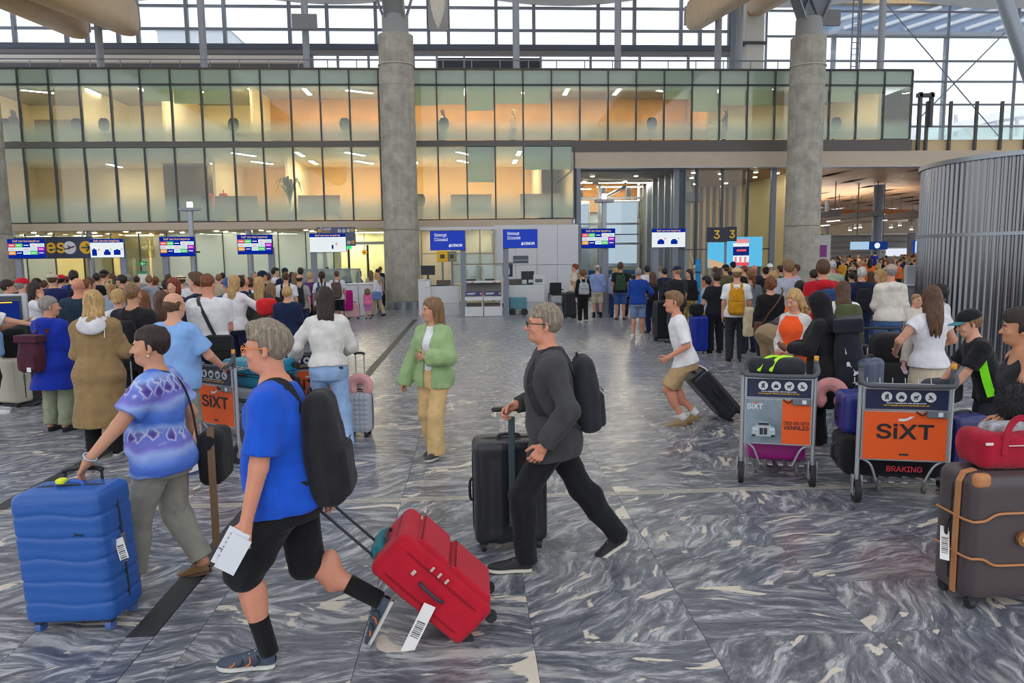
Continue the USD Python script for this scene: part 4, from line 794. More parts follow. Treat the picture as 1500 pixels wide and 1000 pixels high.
for k in range(6):put(fin,'fin',*[q if i else q+np.array([-0.05+0.06*k,31.6+0.9*(5-k),2.85]) for i,q in enumerate(cham_vf(np.array([0.30,0.22,5.7]),0.02))],PC(120,130,140,0.4,0.3),False)
lb=thing('window_7','glazed lobby front with slim posts and timber lined room inside','window',(0,FY+0.5,0),kind=S)
lxs=[AT(px,300,FY+0.5)[0] for px in (990,1020,1057,1094,1132)]
for i,x in enumerate(lxs):w=0.05 if i not in (0,4) else 0.11;put(lb,'mullion',*box_vf((x-w,-0.08,0),(x+w,0.08,5.7)),GREYPAINT if i in (0,4) else STEEL_DARK,False)
for a,b in zip(lxs[:-1],lxs[1:]):
    for z0,z1 in ((0.05,2.2),(2.25,5.65)):put(lb,'pane',*box_vf((a+0.06,-0.01,z0),(b-0.06,0.01,z1)),pane_glass((0.86,0.9,0.88)),False)
MB().box((lxs[0],-0.03,2.2),(lxs[-1],0.03,2.25)).put(lb,'transom',STEEL_DARK)
bt=thing('wall_back','timber batten wall inside the glazed lobby','wall',(0,39.5,0),kind=S);MB().box((9.3,0.1,0),(18.0,0.2,6.2)).put(bt,'backing',PC(120,118,104,0.8))
for k in range(24):put(bt,'batten',*box_vf((9.5+k*0.36,-0.12,0),(9.64+k*0.36,0.1,6.0)),timber(C(206,166,104)),False)
sbox('ceiling',(9.3,FY+0.6,5.66),(14.6,39.5,5.76),timber(C(176,130,82)),'timber ceiling of the glazed lobby','ceiling')
SPOT=glow((1.0,0.88,0.68),170.0);spot0=None
def spot(x,y,z,lab='small round downlight glowing in the timber lobby ceiling',group='downlights in the lobby ceiling'):
    global spot0
    if spot0 is None:
        spot0=thing('downlight',lab,'lamp',(x,y,z),0,group);MB().tube([(0,0,-0.02),(0,0,0.02)],0.11,12).put(spot0,'trim_ring',WHITE);MB().tube([(0,0,-0.03),(0,0,-0.02)],0.08,12).put(spot0,'lens',SPOT);return spot0
    return dup(spot0,(x,y,z),0,lab,None,group)
for x,y in [(10.0,32.4),(11.4,32.9),(12.8,32.3),(10.6,34.6),(12.2,35.0),(13.6,34.4),(10.0,37.2),(11.7,37.6),(13.2,37.2),(14.0,32.8)]:spot(x,y,5.64)
cl=thing('steel_column','grey round column inside the glazed lobby','column',(AT(1002,330,36)[0],36,0),kind=S);MB().tube([(0,0,0),(0,0,5.66)],0.3,16).put(cl,'shaft',GREYPAINT,None,True);MB().cyl((0,0,4.6),(0,0,5.0),0.9,20).put(cl,'dark_collar',STEEL_DARK)
es=thing('escalator','escalator with dark steps and brass edge rising inside the glazed lobby','escalator',(AT(1008,395,35)[0],35,0),kind=S);m=MB()
for k in range(16):m.box((-0.5,k*0.3,k*0.2),(0.5,k*0.3+0.3,k*0.2+0.2))
m.put(es,'steps',PC(46,48,50,0.5))
for sx in (-0.6,0.6):put(es,'balustrade',*box_vf((sx-0.02,0,0),(sx+0.02,0.05,0.05)),STEEL,False);m=MB();m.tube([(sx,-0.4,1.0),(sx,0.2,1.0),(sx,4.8,4.1)],0.05,8);m.tube([(sx,-0.3,0.2),(sx,4.8,3.4)],0.05,8);m.put(es,'handrail',PC(200,150,80,0.4))
# signs with 3 and the advertising screens
s3=thing('number_sign','dark three number sign pair above the blue advertising screen','sign',(0,24,0))
for (x0,y0,x1,y1,nx,dp) in ((1037,333,1065,354,1050,0),(1065.5,332,1079,353,1072.5,0.0)):
    a,b=AT(x0,y0,24),AT(x1,y1,24);MB().box((a[0],0,b[2]),(b[0],0.12,a[2])).put(s3,'board',PC(40,46,62,0.5));v,f=text('3',0.27 if nx<1060 else 0.25,FRONT,np.array([AT(nx,343,24)[0],-0.005,(a[2]+b[2])/2-0.13]),0.004,True);put(s3,'numeral',v*((1,1,1)),f,YEL,False)
MB().box((AT(1064,350,24)[0]-0.03,0.03,0),(AT(1064,350,24)[0]+0.03,0.1,2.9)).put(s3,'post',GREYPAINT)
ad=thing('advertising_screen','sky blue advertising screen with white red bottle box picture below the number signs','screen',(0,24.3,0))
a,b=AT(1038,355,24.3),AT(1063,392,24.3);MB().box((a[0],0,b[2]),(b[0],0.1,a[2])).put(ad,'display',SCR['sky']);a2,b2=AT(1066,347,24.3),AT(1116,390,24.3);MB().box((a2[0],0,b2[2]),(b2[0],0.1,a2[2])).put(ad,'display',SCR['sky'])
v=np.array([AT(1038,379,24.3),AT(1063,386,24.3),AT(1063,392,24.3),AT(1038,392,24.3)])-(0,24.3,0);put(ad,'sand_picture',np.vstack([v+(0,-0.004,0),v+(0,-0.001,0)]),np.array([[0,1,2,3],[7,6,5,4]]),glow(C(214,180,140),0.9),False)
for y0,y1,m,k in ((350,356,'pink','picture_cap'),(356,361,'white','picture_label'),(361,374,'navy','picture_body'),(374,384,'white','picture_body'),(384,389,'red','picture_body')):a,b=AT(1074+(4 if y0<351 else 0),y0,24.3),AT(1097,y1,24.3);MB().box((a[0],-0.004,b[2]),(b[0],0,a[2])).put(ad,k,SCR[m])
a,b=AT(1079,365,24.3),AT(1093,368,24.3);MB().box((a[0],-0.007,b[2]),(b[0],-0.004,a[2])).put(ad,'picture_emblem',SCR['red'])
for q in (1076,1083,1090):a,b=AT(q,376,24.3),AT(q+3,384,24.3);MB().box((a[0],-0.007,b[2]),(b[0],-0.004,a[2])).put(ad,'picture_emblem',SCR['pink'])
MB().box((a2[0],0.1,0),(a2[0]+0.1,0.2,a2[2])).box((b2[0]-0.1,0.1,0),(b2[0],0.2,b2[2])).put(ad,'legs',STEEL_DARK)
# far hall
n=24;yy=np.linspace(FY+0.6,72,n)
cp=thing('ceiling','copper coloured metal ceiling of the far hall','ceiling',kind=S)
for k in range(11):
    x0=14.6+k*3.0;z=5.68+0.012*(yy-31)+0.10*np.sin((yy+k*2.6)*0.5)**2;v=np.concatenate([np.stack([0*yy+x0+0.01,yy,z],1),np.stack([0*yy+x0+2.98,yy,z],1)]);i=np.arange(n-1);put(cp,'panel',v,np.stack([i,i+1,n+i+1,n+i],1)[:,::-1],PC(226,184,148,0.45,0.0,0.5,0.05,0.4),True)
sbox('wall_back',(14.0,72,5.55),(50,72.3,6.3),PC(198,124,60,0.6),'orange timber band at the end of the far hall','wall');sbox('wall_back',(9,73,0),(52,73.2,5.56),PC(212,208,196,0.7),'pale end wall of the far hall','wall')
sbox('trim_9',(14.0,62,3.62),(50,62.4,4.62),PC(206,200,176,0.6),'pale bulkhead above the far hall shops','trim')
sbox('wall_side',(14.55,33,0),(14.75,39.5,5.7),PC(214,200,160,0.7),'lobby side wall facing the far hall','wall')
MB().box((14.6,FY+0.7,6.5),(48,72,6.6)).put(cp,'backing',DARKFRAME)
for i,px in enumerate((1227,1289,1366,1400)):
    p=AT(px,312,38);t=thing('ceiling_baffle',('long grey suspended baffle beside the concrete column','long grey suspended baffle passing behind the dark grey far column','long grey suspended baffle ending under the camera dome','long grey suspended baffle cut by the ribbed steel drum')[i],'baffle',(p[0],38,3.95));MB().box((-0.2,0,0),(0.2,22,0.28)).put(t,'blade',PC(110,110,112,0.5));MB().box((-0.1,4.5,0.285),(0.1,21.6,0.30)).put(t,'uplight',glow((1.0,0.86,0.70),20.0))
    for q in (0.3,10,20):put(t,'rod',*tube_vf([(0,q,0.28),(0,q,1.75+0.012*(7+q))],0.025,5),STEEL_DARK,False)
for i,(px,y,r) in enumerate(((1285,40,0.27),(1206,64,0.35),(1337,64,0.38))):
    p=AT(px,330,y);t=thing('steel_column',('tall dark grey round column in the far hall beside the small blue sign','pale round column deep in the far hall next to the concrete column','pale round column deep in the far hall next to the steel drum')[i],'column',(p[0],y,0),kind=S);MB().tube([(0,0,0),(0,0,5.75)],r,18).put(t,'shaft',plain(C(124,132,146) if i==0 else C(176,178,180),0.35),None,True)
SPW=glow((1.0,0.88,0.7),40.0)
for i,(px,py) in enumerate(((1253,334),(1260,333),(1305,333),(1335,336),(1364,331),(1370,327),(1245,337),(1318,330))):
    p=AT(px,py,50);t=thing('spotlight',None,'lamp',p);tag(t,'small hanging spotlight glowing below the baffles in the far hall',None,'spotlights hanging in the far hall');MB().tube([(0,0,0),(0,0,0.25)],0.09,10).put(t,'can',WHITE);MB().tube([(0,0,-0.03),(0,0,0.0)],0.1,10).put(t,'lens',SPW);MB().tube([(0,0,0.25),(0,0,6.05-p[2])],0.012,5).put(t,'rod',STEEL_DARK)
t=thing('hanging_sign','blue hanging sign with white disc by the dark grey far column','sign',(0,39,0));a,b,c_=AT(1247,354,39),AT(1300,365,39),AT(1273,360,39)
MB().box((a[0],0,b[2]),(c_[0],0.1,a[2])).put(t,'pale_panel',glow(C(176,210,236),0.9));MB().box((c_[0],0,b[2]),(b[0],0.1,a[2])).put(t,'blue_panel',glow(C(28,60,130),0.8));q=AT(1285,359.5,39);MB().cyl((q[0],-0.01,q[2]),(q[0],0,q[2]),0.16,16).put(t,'disc',SCR['white'])
MB().box((a[0]+0.3,0.03,a[2]),(a[0]+0.34,0.07,5.75)).box((b[0]-0.3,0.03,a[2]),(b[0]-0.26,0.07,5.75)).put(t,'hanger',STEEL_DARK)
t=thing('departure_board','blue departure board with white and pink columns deep in the far hall','screen',(0,61,0));a,b=AT(1340,352,61),AT(1392,370,61);MB().box((a[0],0,b[2]),(b[0],0.2,a[2])).put(t,'display',glow(C(24,60,170),1.0));w=b[0]-a[0]
for k in range(5):MB().box((a[0]+w*(0.02+k*0.19),-0.01,b[2]+0.05),(a[0]+w*(0.09+k*0.19),0,a[2]-0.05)).put(t,'time_column',SCR['pink'] if k%2 else SCR['pale'])
for k in range(7):MB().box((a[0]+0.1,-0.012,b[2]+0.1+k*0.13),(b[0]-0.1,-0.01,b[2]+0.12+k*0.13)).put(t,'row_line',SCR['navy'])
MB().box((a[0]+0.3,0.05,a[2]),(a[0]+0.4,0.15,6.3)).box((b[0]-0.4,0.05,a[2]),(b[0]-0.3,0.15,6.3)).put(t,'hanger',STEEL_DARK)
t=thing('wall_clock','round white clock on the pale bulkhead near the steel drum','clock',AT(1383,346,61.9));MB().cbox((0,0,0),(1.2,0.05,1.2),None,0.01).put(t,'backplate',PC(40,42,46,0.5));MB().cyl((0,-0.06,0),(0,-0.02,0),0.46,24).put(t,'face',SIGNW);MB().tube([(0,-0.07,0),(0,-0.07,0.36)],0.03,5).tube([(0,-0.07,0),(0.22,-0.07,0)],0.04,5).put(t,'hands',STEEL_DARK)
t=thing('wall_clock','round dark rimmed clock beside the edge of the glazed lobby','clock',AT(1142,361,34.5));MB().cyl((0,-0.03,0),(0,0,0),0.36,24).put(t,'rim',PC(40,42,46,0.5));MB().cyl((0,-0.04,0),(0,-0.03,0),0.3,24).put(t,'face',SIGNW);MB().tube([(0,-0.05,0),(0,-0.05,0.22)],0.02,5).tube([(0,-0.05,0),(0.15,-0.05,0.06)],0.02,5).put(t,'hands',STEEL_DARK);MB().box((-0.03,0,0),(0.03,0.05,2.6)).put(t,'hanger',STEEL_DARK)
t=thing('shop','grey horizontal shelves of a shop at the end of the far hall','shop',(0,66,0));a,b=AT(1210,350,66),AT(1337,395,66)
for k in range(7):z=0.4+k*0.5;MB().box((a[0],0,z),(b[0],0.5,z+0.12)).put(t,'shelf',PC(150,152,152,0.5))
MB().box((a[0],0.5,0),(b[0],0.7,3.6)).put(t,'back_panel',PC(206,206,200,0.6));MB().box((AT(1297,380,66)[0],-0.1,1.6),(AT(1330,380,66)[0],0,2.3)).put(t,'light_panel',glow(C(226,232,244),1.0))
t=thing('shop_kiosk','cream kiosk with dark window under the departure board','shop',(0,58,0));a,b=AT(1337,376,58),AT(1372,395,58);MB().box((a[0],0,0),(b[0],1.5,a[2])).put(t,'body',PC(222,200,160,0.7));q=AT(1359,380,58);MB().box((q[0]-0.4,-0.03,q[2]-0.5),(q[0]+0.4,0,q[2]+0.3)).put(t,'window',PC(70,80,84,0.3));MB().box((a[0]-0.1,-0.1,a[2]),(b[0]+0.1,1.6,a[2]+0.2)).put(t,'roof',PC(190,160,110,0.7))
t=thing('advert_pillar','white pillar poster with magenta shape right of the concrete column','poster',(AT(1204,365,36)[0],36,0));MB().box((-0.45,0,0),(0.45,0.2,2.9)).put(t,'board',WHITE);v,f=rbox_vf((0.6,0.02,0.6),0.009,6);put(t,'magenta_shape',v+(-0.05,-0.01,2.1),f,PC(150,60,150,0.5))
t=thing('camera_dome','small dark camera dome under the copper ceiling near the drum','camera',AT(1386,258,33));MB().cyl((0,0,0),(0,0,0.22),0.05,8).put(t,'stem',STEEL_DARK);v,f=lathe_vf([(0,-0.2),(0.14,-0.12),(0.18,0.0),(0.0,0.02)],16);put(t,'dome',v,f,PC(40,42,46,0.2),True)
# ribbed steel drum
dr=thing('ribbed_drum','big ribbed stainless steel drum standing at the right of the hall','drum',(11.25,13.2,0));NR=132;th=np.linspace(0,2*np.pi,NR*4+1)[:-1];rr=2.42+0.035*np.tile([0,1,1,0],NR)
DS=usdkit.material(stage,'/World/Looks/drum_steel',{'p':('principled_bsdf',{'base_color':C(128,130,134),'metallic':1.0,'roughness':0.22})},[],surface='p.BSDF')
def ribring(z0,z1):
    v=np.concatenate([np.stack([rr*np.cos(th),rr*np.sin(th),0*th+z],1) for z in (z0,z1)]);i=np.arange(len(th));j=(i+1)%len(th);return v,np.stack([i,j,j+len(th),i+len(th)],1)
put(dr,'ribbed_shell',*ribring(2.36,3.62),DS,False);put(dr,'ribbed_shell',*ribring(0.12,2.30),DS,False)
for z0,z1,r0 in ((3.62,3.70,2.5),(2.30,2.36,2.48),(0,0.12,2.44)):v,f=lathe_vf([(r0-0.1,z0),(r0,z0),(r0,z1),(r0-0.1,z1)],96);MB().add(v,f).put(dr,'steel_band',STEEL,None,True)
v,f=lathe_vf([(2.4,3.69),(0,3.69)],48);put(dr,'lid',v,f,GREYPAINT,False)
# grey self service kiosks before the drum
for i,px in enumerate((1338,1370)):
    p=AT(px,412,16.5);t=thing('service_kiosk',('grey self service kiosk beside the man in the cream hoodie','grey self service kiosk against the steel drum')[i],'kiosk',(p[0],16.5,0));KG=PC(160,166,174,0.5)
    MB().cbox((0,0,0.62),(0.62,0.5,1.24),None,0.02).put(t,'cabinet',KG);MB().cbox((0,0.05,1.5),(0.36,0.12,0.44),None,0.02).put(t,'screen_back',PC(178,184,192,0.5));MB().cbox((0,-0.02,1.26),(0.66,0.54,0.04),None,0.008).put(t,'top',WHITE)
# touch kiosk at the left edge
p=AT(14,452,10.6);kq=thing('service_kiosk','touch screen kiosk with dark blue display at the left edge of the queue','kiosk',(p[0],10.6,0));MB().cbox((0,0.15,0.6),(0.35,0.25,1.2),None,0.02).put(kq,'column',STEEL_DARK);MB().cbox((0,0,p[2]),(0.5,0.06,0.42),None,0.01).put(kq,'bezel',PC(190,196,204,0.35,0.4));MB().cbox((-0.02,-0.035,p[2]),(0.42,0.01,0.36),None,0.0).put(kq,'dark_frame',PC(60,66,80,0.4));MB().cbox((-0.02,-0.042,p[2]-0.02),(0.36,0.005,0.26),None,0.0).put(kq,'display',SCR['navy']);MB().cbox((-0.05,-0.046,p[2]+0.09),(0.24,0.003,0.02),None,0.0).put(kq,'heading',SCR['yellow']);MB().cbox((0,0.15,0.02),(0.5,0.4,0.04),None,0.01).put(kq,'foot',STEEL_DARK)
# ---- things seen inside the offices
def office_desk(x,z,y,lab,m=PC(186,150,120,0.7)):
    t=thing('office_desk',lab,'desk',(x,y,z+.022));MB().box((-0.9,0,0.72),(0.9,0.8,0.76)).put(t,'desktop',m);MB().box((-0.9,-0.03,0.3),(0.9,0.0,1.12)).put(t,'privacy_panel',PC(150,120,104,0.8));MB().box((-0.86,0.1,0),(-0.8,0.7,0.72)).box((0.8,0.1,0),(0.86,0.7,0.72)).put(t,'legs',STEEL)
    return t
for px,st_,lab in ((470,0,'office desk with brown panel behind the potted plant pane'),(690,0,'office desk behind the blind right of the middle column'),(350,0,'office desk with brown panel left of the potted plant'),(790,0,'office desk near the end of the lower offices'),(100,1,'office desk with dark chairs in the upper office near the frame edge')):office_desk(AT(px,270,FY+2)[0],ZL0 if st_==0 else ZM0,FY+1.5,lab)
def small_chair(px,up,lab):
    x=AT(px,180 if up else 270,FY+1.2)[0];t=thing('office_chair',lab,'chair',(x,FY+1.2,ZM0 if up else ZL0));v,f=rbox_vf((0.46,0.08,0.54),0.038,8,None,lambda p:p*np.stack([np.sqrt(np.clip(1.05-(p[:,2]/.30)**2,.1,1)),1+0*p[:,0],1+0*p[:,0]],1));put(t,'backrest',v+(0,0,0.88),f,PC(60,58,62,0.8));MB().cbox((0,0.25,0.5),(0.5,0.5,0.08),None,0.02).put(t,'seat',PC(60,58,62,0.8));MB().cyl((0,0.25,0.03),(0,0.25,0.5),0.04,8).cyl((0,0.25,0),(0,0.25,0.04),0.3,10).box((-0.04,0.0,0.5),(0.04,0.06,0.8)).put(t,'base',STEEL_DARK)
for px,up,lab in ((8,1,'dark office chair in the upper office at the frame edge'),(112,1,'dark office chair in the upper office below two ceiling lamps'),(152,1,'dark office chair before the bright yellow office wall'),(342,1,'dark office chair beside the fourth blind of the upper office'),(505,1,'dark office chair just left of the middle column upstairs'),(650,1,'dark office chair just right of the middle column upstairs'),(955,1,'dark office chair under the longest upper blind'),(1225,1,'dark office chair in the upper office near the glass corner'),(615,0,'dark office chair in the lower office beside the middle column'),(300,0,'dark office chair near the red jackets in the lower office')):small_chair(px,up,lab)
for px,lab in ((305,'red jacket hanging in the lower office, left one of the two'),(327,'red jacket hanging in the lower office, right one of the two')):
    p=AT(px,280,FY+2.4);t=thing('red_jacket',lab,'jacket',(p[0],FY+2.4,ZL0));v,f=rbox_vf((0.42,0.2,0.8),0.09,8,taper=lambda q:q*np.stack([1-0.25*(q[:,2]>0.25)*(q[:,2]-0.25)/0.15,1+0*q[:,0],1+0*q[:,0]],1));put(t,'garment',v+(0,0,0.95),f,cloth(C(214,70,50)));MB().cyl((0,0,0),(0,0,1.5),0.02,6).cyl((0,0,0),(0,0,0.03),0.2,10).put(t,'stand',STEEL_DARK)
p=AT(424,280,FY+1.0);t=thing('potted_plant','potted palm with arching leaves behind a lower office pane','plant',(p[0],FY+1.0,ZL0+.022));v,f=lathe_vf([(0,0),(0.18,0),(0.24,0.4),(0.2,0.4),(0.2,0.34),(0,0.34)],16);MB().add(v,f).put(t,'pot',WHITE,None,True);rg=random.Random(3)
for k in range(16):
    a,L=k*2.4,rg.uniform(0.5,0.9);q=curve([(0,0,0.4),(0.1*math.cos(a),0.1*math.sin(a),1.0+0.4*rg.random()),(L*0.55*math.cos(a),L*0.55*math.sin(a),1.5+0.4*rg.random()),(L*math.cos(a)*0.8,L*math.sin(a)*0.8,1.2+0.3*rg.random())],9);v,f=ribbon_vf(q,(0,0,1),np.array([0.02,0.03,0.05,0.08,0.1,0.09,0.07,0.04,0.01]),0.004);put(t,'frond',v,f,PC(84,104,60,0.6),False)
for x,y in ((5.6,33.2),(7.6,33.2),(5.6,35.6),(7.6,35.6)):spot(x,y,5.60,'added round downlight in the dark soffit brightening the lift','added downlights before the lift')  # downlights added to brighten the lift zone
for x in (5.4,7.0,8.4):lamp(x,38.6,5.9);lamp(x,35.9,5.55)  # lamps added over the lift to brighten it
for x,z in ((5.6,5.4),(7.2,5.5),(8.3,5.5)):lamp(x,37.5,z)  # more lamps added inside the shaft to light the cabin
sbox('ceiling',(4.4,FY+6.2,6.0),(9.3,40.7,6.1),CEILO,'ceiling over the lift','ceiling')
for x,y in SOFL:spot(x,y,3.285,'added round downlight brightening the glass wall under the offices','added downlights under the office soffit')  # downlights added to brighten the glass wall below the soffit
for px in (1227,1289,1366):
    for y in (43,50,57):lamp(AT(px,312,38)[0],y,3.90,rz=90)  # lamps added under the baffles to light far crowd and bulkhead
# ================================================================ FIGURES: one distance field per piece, surfaced on a grid that is finer at head and hands
class Grid:
    def __init__(s,lo,hi,res,fine=()):
        s.ax=[]
        for k in range(3):
            x,out=lo[k],[lo[k]]
            iv=[(a[k],b[k],r) for a,b,r in fine]
            while x<hi[k]:
                st=res
                for a,b,r in iv:
                    if a-res<x<b:st=min(st,r)
                x+=st;out.append(x)
            s.ax.append(np.array(out,np.float32))
        s.F=np.full([len(a) for a in s.ax],0.5,np.float32);s.res=res
    def win(s,lo,hi,m):
        sl=[]
        for k in range(3):
            i0=max(0,int(np.searchsorted(s.ax[k],lo[k]-m))-1);i1=min(len(s.ax[k]),int(np.searchsorted(s.ax[k],hi[k]+m))+1)
            if i1<=i0:return None
            sl.append(slice(i0,i1))
        return tuple(sl)
    def xyz(s,w):
        a,b,c=(s.ax[k][w[k]] for k in range(3));return a[:,None,None],b[None,:,None],c[None,None,:]
    def add(s,prim,k=0.0):
        fn,lo,hi=prim;w=s.win(lo,hi,k+2.2*s.res)
        if w is None:return
        d=fn(*s.xyz(w)).astype(np.float32);o=s.F[w]
        if k<=0:s.F[w]=np.minimum(o,d)
        else:
            h=np.maximum(k-np.abs(o-d),0)/k;s.F[w]=np.minimum(o,d)-h*h*k*0.25
    def cut(s,prim,k=0.0):
        fn,lo,hi=prim;w=s.win(lo,hi,k)
        if w is None:return
        d=-fn(*s.xyz(w)).astype(np.float32);o=s.F[w]
        if k<=0:s.F[w]=np.maximum(o,d)
        else:
            h=np.maximum(k-np.abs(o-d),0)/k;s.F[w]=np.maximum(o,d)+h*h*k*0.25
    def keep(s,fn):
        s.F=np.maximum(s.F,fn(*s.xyz((slice(None),)*3)).astype(np.float32))
    def nets(s):
        F=s.F;S=F<0
        S[0]=S[-1]=False;S[:,0]=S[:,-1]=False;S[:,:,0]=S[:,:,-1]=False
        c=np.zeros([n-1 for n in S.shape],np.int8)
        for d in np.ndindex(2,2,2):c+=S[d[0]:S.shape[0]-1+d[0],d[1]:S.shape[1]-1+d[1],d[2]:S.shape[2]-1+d[2]]
        act=(c>0)&(c<8);I=np.argwhere(act);idx=np.full(act.shape,-1,np.int32);idx[act]=np.arange(len(I))
        acc,cnt=np.zeros((len(I),3)),np.zeros(len(I))
        for ax in range(3):
            o1,o2=(ax+1)%3,(ax+2)%3
            for u,v in np.ndindex(2,2):
                A=I.copy();A[:,o1]+=u;A[:,o2]+=v;B=A.copy();B[:,ax]+=1
                fa,fb=F[A[:,0],A[:,1],A[:,2]],F[B[:,0],B[:,1],B[:,2]];m=(S[A[:,0],A[:,1],A[:,2]]!=S[B[:,0],B[:,1],B[:,2]])
                t=np.where(m,fa/np.where(np.abs(fa-fb)<1e-9,1,fa-fb),0).clip(0,1)
                p=A.astype(float);p[:,ax]+=t;acc[m]+=p[m];cnt[m]+=1
        P=acc/np.maximum(cnt,1)[:,None];V=np.stack([np.interp(P[:,k],np.arange(len(s.ax[k])),s.ax[k]) for k in range(3)],1)
        Q=[]
        for ax in range(3):
            o1,o2=(ax+1)%3,(ax+2)%3;sh=S.shape
            a=[slice(1,n-1) for n in sh];a[ax]=slice(0,sh[ax]-1);b=list(a);b[ax]=slice(1,sh[ax])
            Sa,Sb=S[tuple(a)],S[tuple(b)];E=np.argwhere(Sa!=Sb);inside=Sa[tuple(E.T)] if len(E) else np.zeros(0,bool)
            E[:,o1]+=1;E[:,o2]+=1
            def cell(d1,d2):q=E.copy();q[:,o1]+=d1;q[:,o2]+=d2;return idx[q[:,0],q[:,1],q[:,2]]
            q=np.stack([cell(-1,-1),cell(0,-1),cell(0,0),cell(-1,0)],1);q[~inside]=q[~inside][:,::-1];Q.append(q)
        Q=np.vstack(Q);return V,Q[(Q>=0).all(1)]
def caps(a,b,ra,rb,flat=0):
    """tapering limb from a to b; flat 1: cut straight at b, 2: at both ends"""
    a,b=np.asarray(a,float),np.asarray(b,float);d=b-a;dd=max(d@d,1e-9);l=math.sqrt(dd)
    def fn(X,Y,Z):
        x,y,z=X-a[0],Y-a[1],Z-a[2];q=(x*d[0]+y*d[1]+z*d[2])/dd;h=np.clip(q,0,1)
        r=np.sqrt((x-h*d[0])**2+(y-h*d[1])**2+(z-h*d[2])**2)-(ra+(rb-ra)*h)
        if flat:r=np.maximum(r,(q-1)*l)
        if flat>1:r=np.maximum(r,-q*l)
        return r
    m=max(ra,rb);return fn,np.minimum(a,b)-m,np.maximum(a,b)+m
def ell(c,r,M=None):
    c,r=np.asarray(c,float),np.asarray(r,float);M=np.eye(3) if M is None else np.asarray(M);ext=np.sqrt(((M.T*r)**2).sum(1))
    def fn(X,Y,Z):
        x,y,z=X-c[0],Y-c[1],Z-c[2];u=[(M[k,0]*x+M[k,1]*y+M[k,2]*z)/r[k] for k in range(3)]
        return (np.sqrt(u[0]**2+u[1]**2+u[2]**2)-1)*r.min()
    return fn,c-ext,c+ext
def tower(o,M,prof,e=2.0):
    """stack of oval sections along M[2]; prof rows: z, half width, half depth, forward offset"""
    o,M,p=np.asarray(o,float),np.asarray(M,float),np.asarray(prof,float);zs=p[:,0]
    cs=np.array([o+sx*p[:,1:2]*M[0]+(sy*p[:,2:3]+p[:,3:4])*M[1]+p[:,:1]*M[2] for sx in (-1,1) for sy in (-1,1)]).reshape(-1,3)
    def fn(X,Y,Z):
        x,y,z=X-o[0],Y-o[1],Z-o[2];u,v,t=(M[k,0]*x+M[k,1]*y+M[k,2]*z for k in range(3));t=np.broadcast_to(t,np.broadcast_shapes(X.shape,Y.shape,Z.shape))
        w,d,f=(np.interp(t,zs,p[:,k]) for k in (1,2,3));q=(np.abs(u/w)**e+np.abs((v-f)/d)**e)**(1/e)
        return np.maximum((q-1)*np.minimum(w,d),np.maximum(zs[0]-t,t-zs[-1]))
    return fn,cs.min(0),cs.max(0)
def ik(a,t,l1,l2,hint):
    a,t=np.asarray(a,float),np.asarray(t,float);d=t-a;L=np.linalg.norm(d);u=d/max(L,1e-9);L=min(L,(l1+l2)*0.998);t=a+u*L
    x=(l1*l1-l2*l2+L*L)/(2*L);y=math.sqrt(max(l1*l1-x*x,0));h=np.asarray(hint,float);h=h-u*(h@u);return a+u*x+unit(h)*y,t
def basis(yaw=0.0,lean=0.0,side=0.0):
    """rows right, forward, up of a frame turned about z, then bent forward and sideways"""
    cy,sy=math.cos(yaw),math.sin(yaw);R=np.array([[cy,sy,0],[-sy,cy,0],[0,0,1.0]]);cl,sl=math.cos(lean),math.sin(lean)
    L=np.array([[1,0,0],[0,cl,-sl],[0,sl,cl]]);cs,ss=math.cos(side),math.sin(side);Sd=np.array([[cs,0,-ss],[0,1,0],[ss,0,cs]]);return Sd@L@R
def wrinkle(v,f,amp,freq,seed,stretch=(1,1,0.6)):
    if amp<=0:return v
    n=vnormals(v,[f]);q=v*freq*np.asarray(stretch);q=q+0.8*np.stack([meshkit.noise(q*0.7+7,seed+1)]*3,1);d=meshkit.noise(q,seed)+0.45*meshkit.noise(q*2.1,seed+2)-0.72
    return v+n*(amp*d)[:,None]
MALE=[(-.16,.150,.115,0),(-.06,.172,.122,-.005),(.03,.166,.118,-.002),(.13,.152,.112,.004),(.25,.168,.120,.006),(.34,.182,.124,.004),(.42,.180,.110,0),(.48,.120,.082,-.01),(.535,.060,.060,-.012)]
FEMALE=[(-.16,.158,.120,0),(-.06,.182,.126,-.01),(.03,.160,.112,-.005),(.13,.132,.098,.002),(.24,.146,.106,.006),(.33,.158,.118,.012),(.41,.154,.098,.002),(.47,.105,.074,-.01),(.53,.052,.052,-.012)]
SKIN={'fair':(208,158,132),'light':(196,146,118),'tan':(190,138,106),'brown':(136,92,68),'pink':(208,146,120)}
HAIR={'black':(28,24,24),'dark':(44,32,28),'brown':(84,58,40),'light':(126,96,68),'blond':(186,150,100),'sandy':(150,122,90),'grey':(140,136,132),'white':(206,202,196),'red':(126,56,36),'auburn':(116,70,42),'ash':(134,122,106)}
class Fig:pass
def bdir(kn,ank,FM):
    d=unit(ank-kn);f=np.cross(FM[0],d);return unit(f if f[1]<0 else-f)
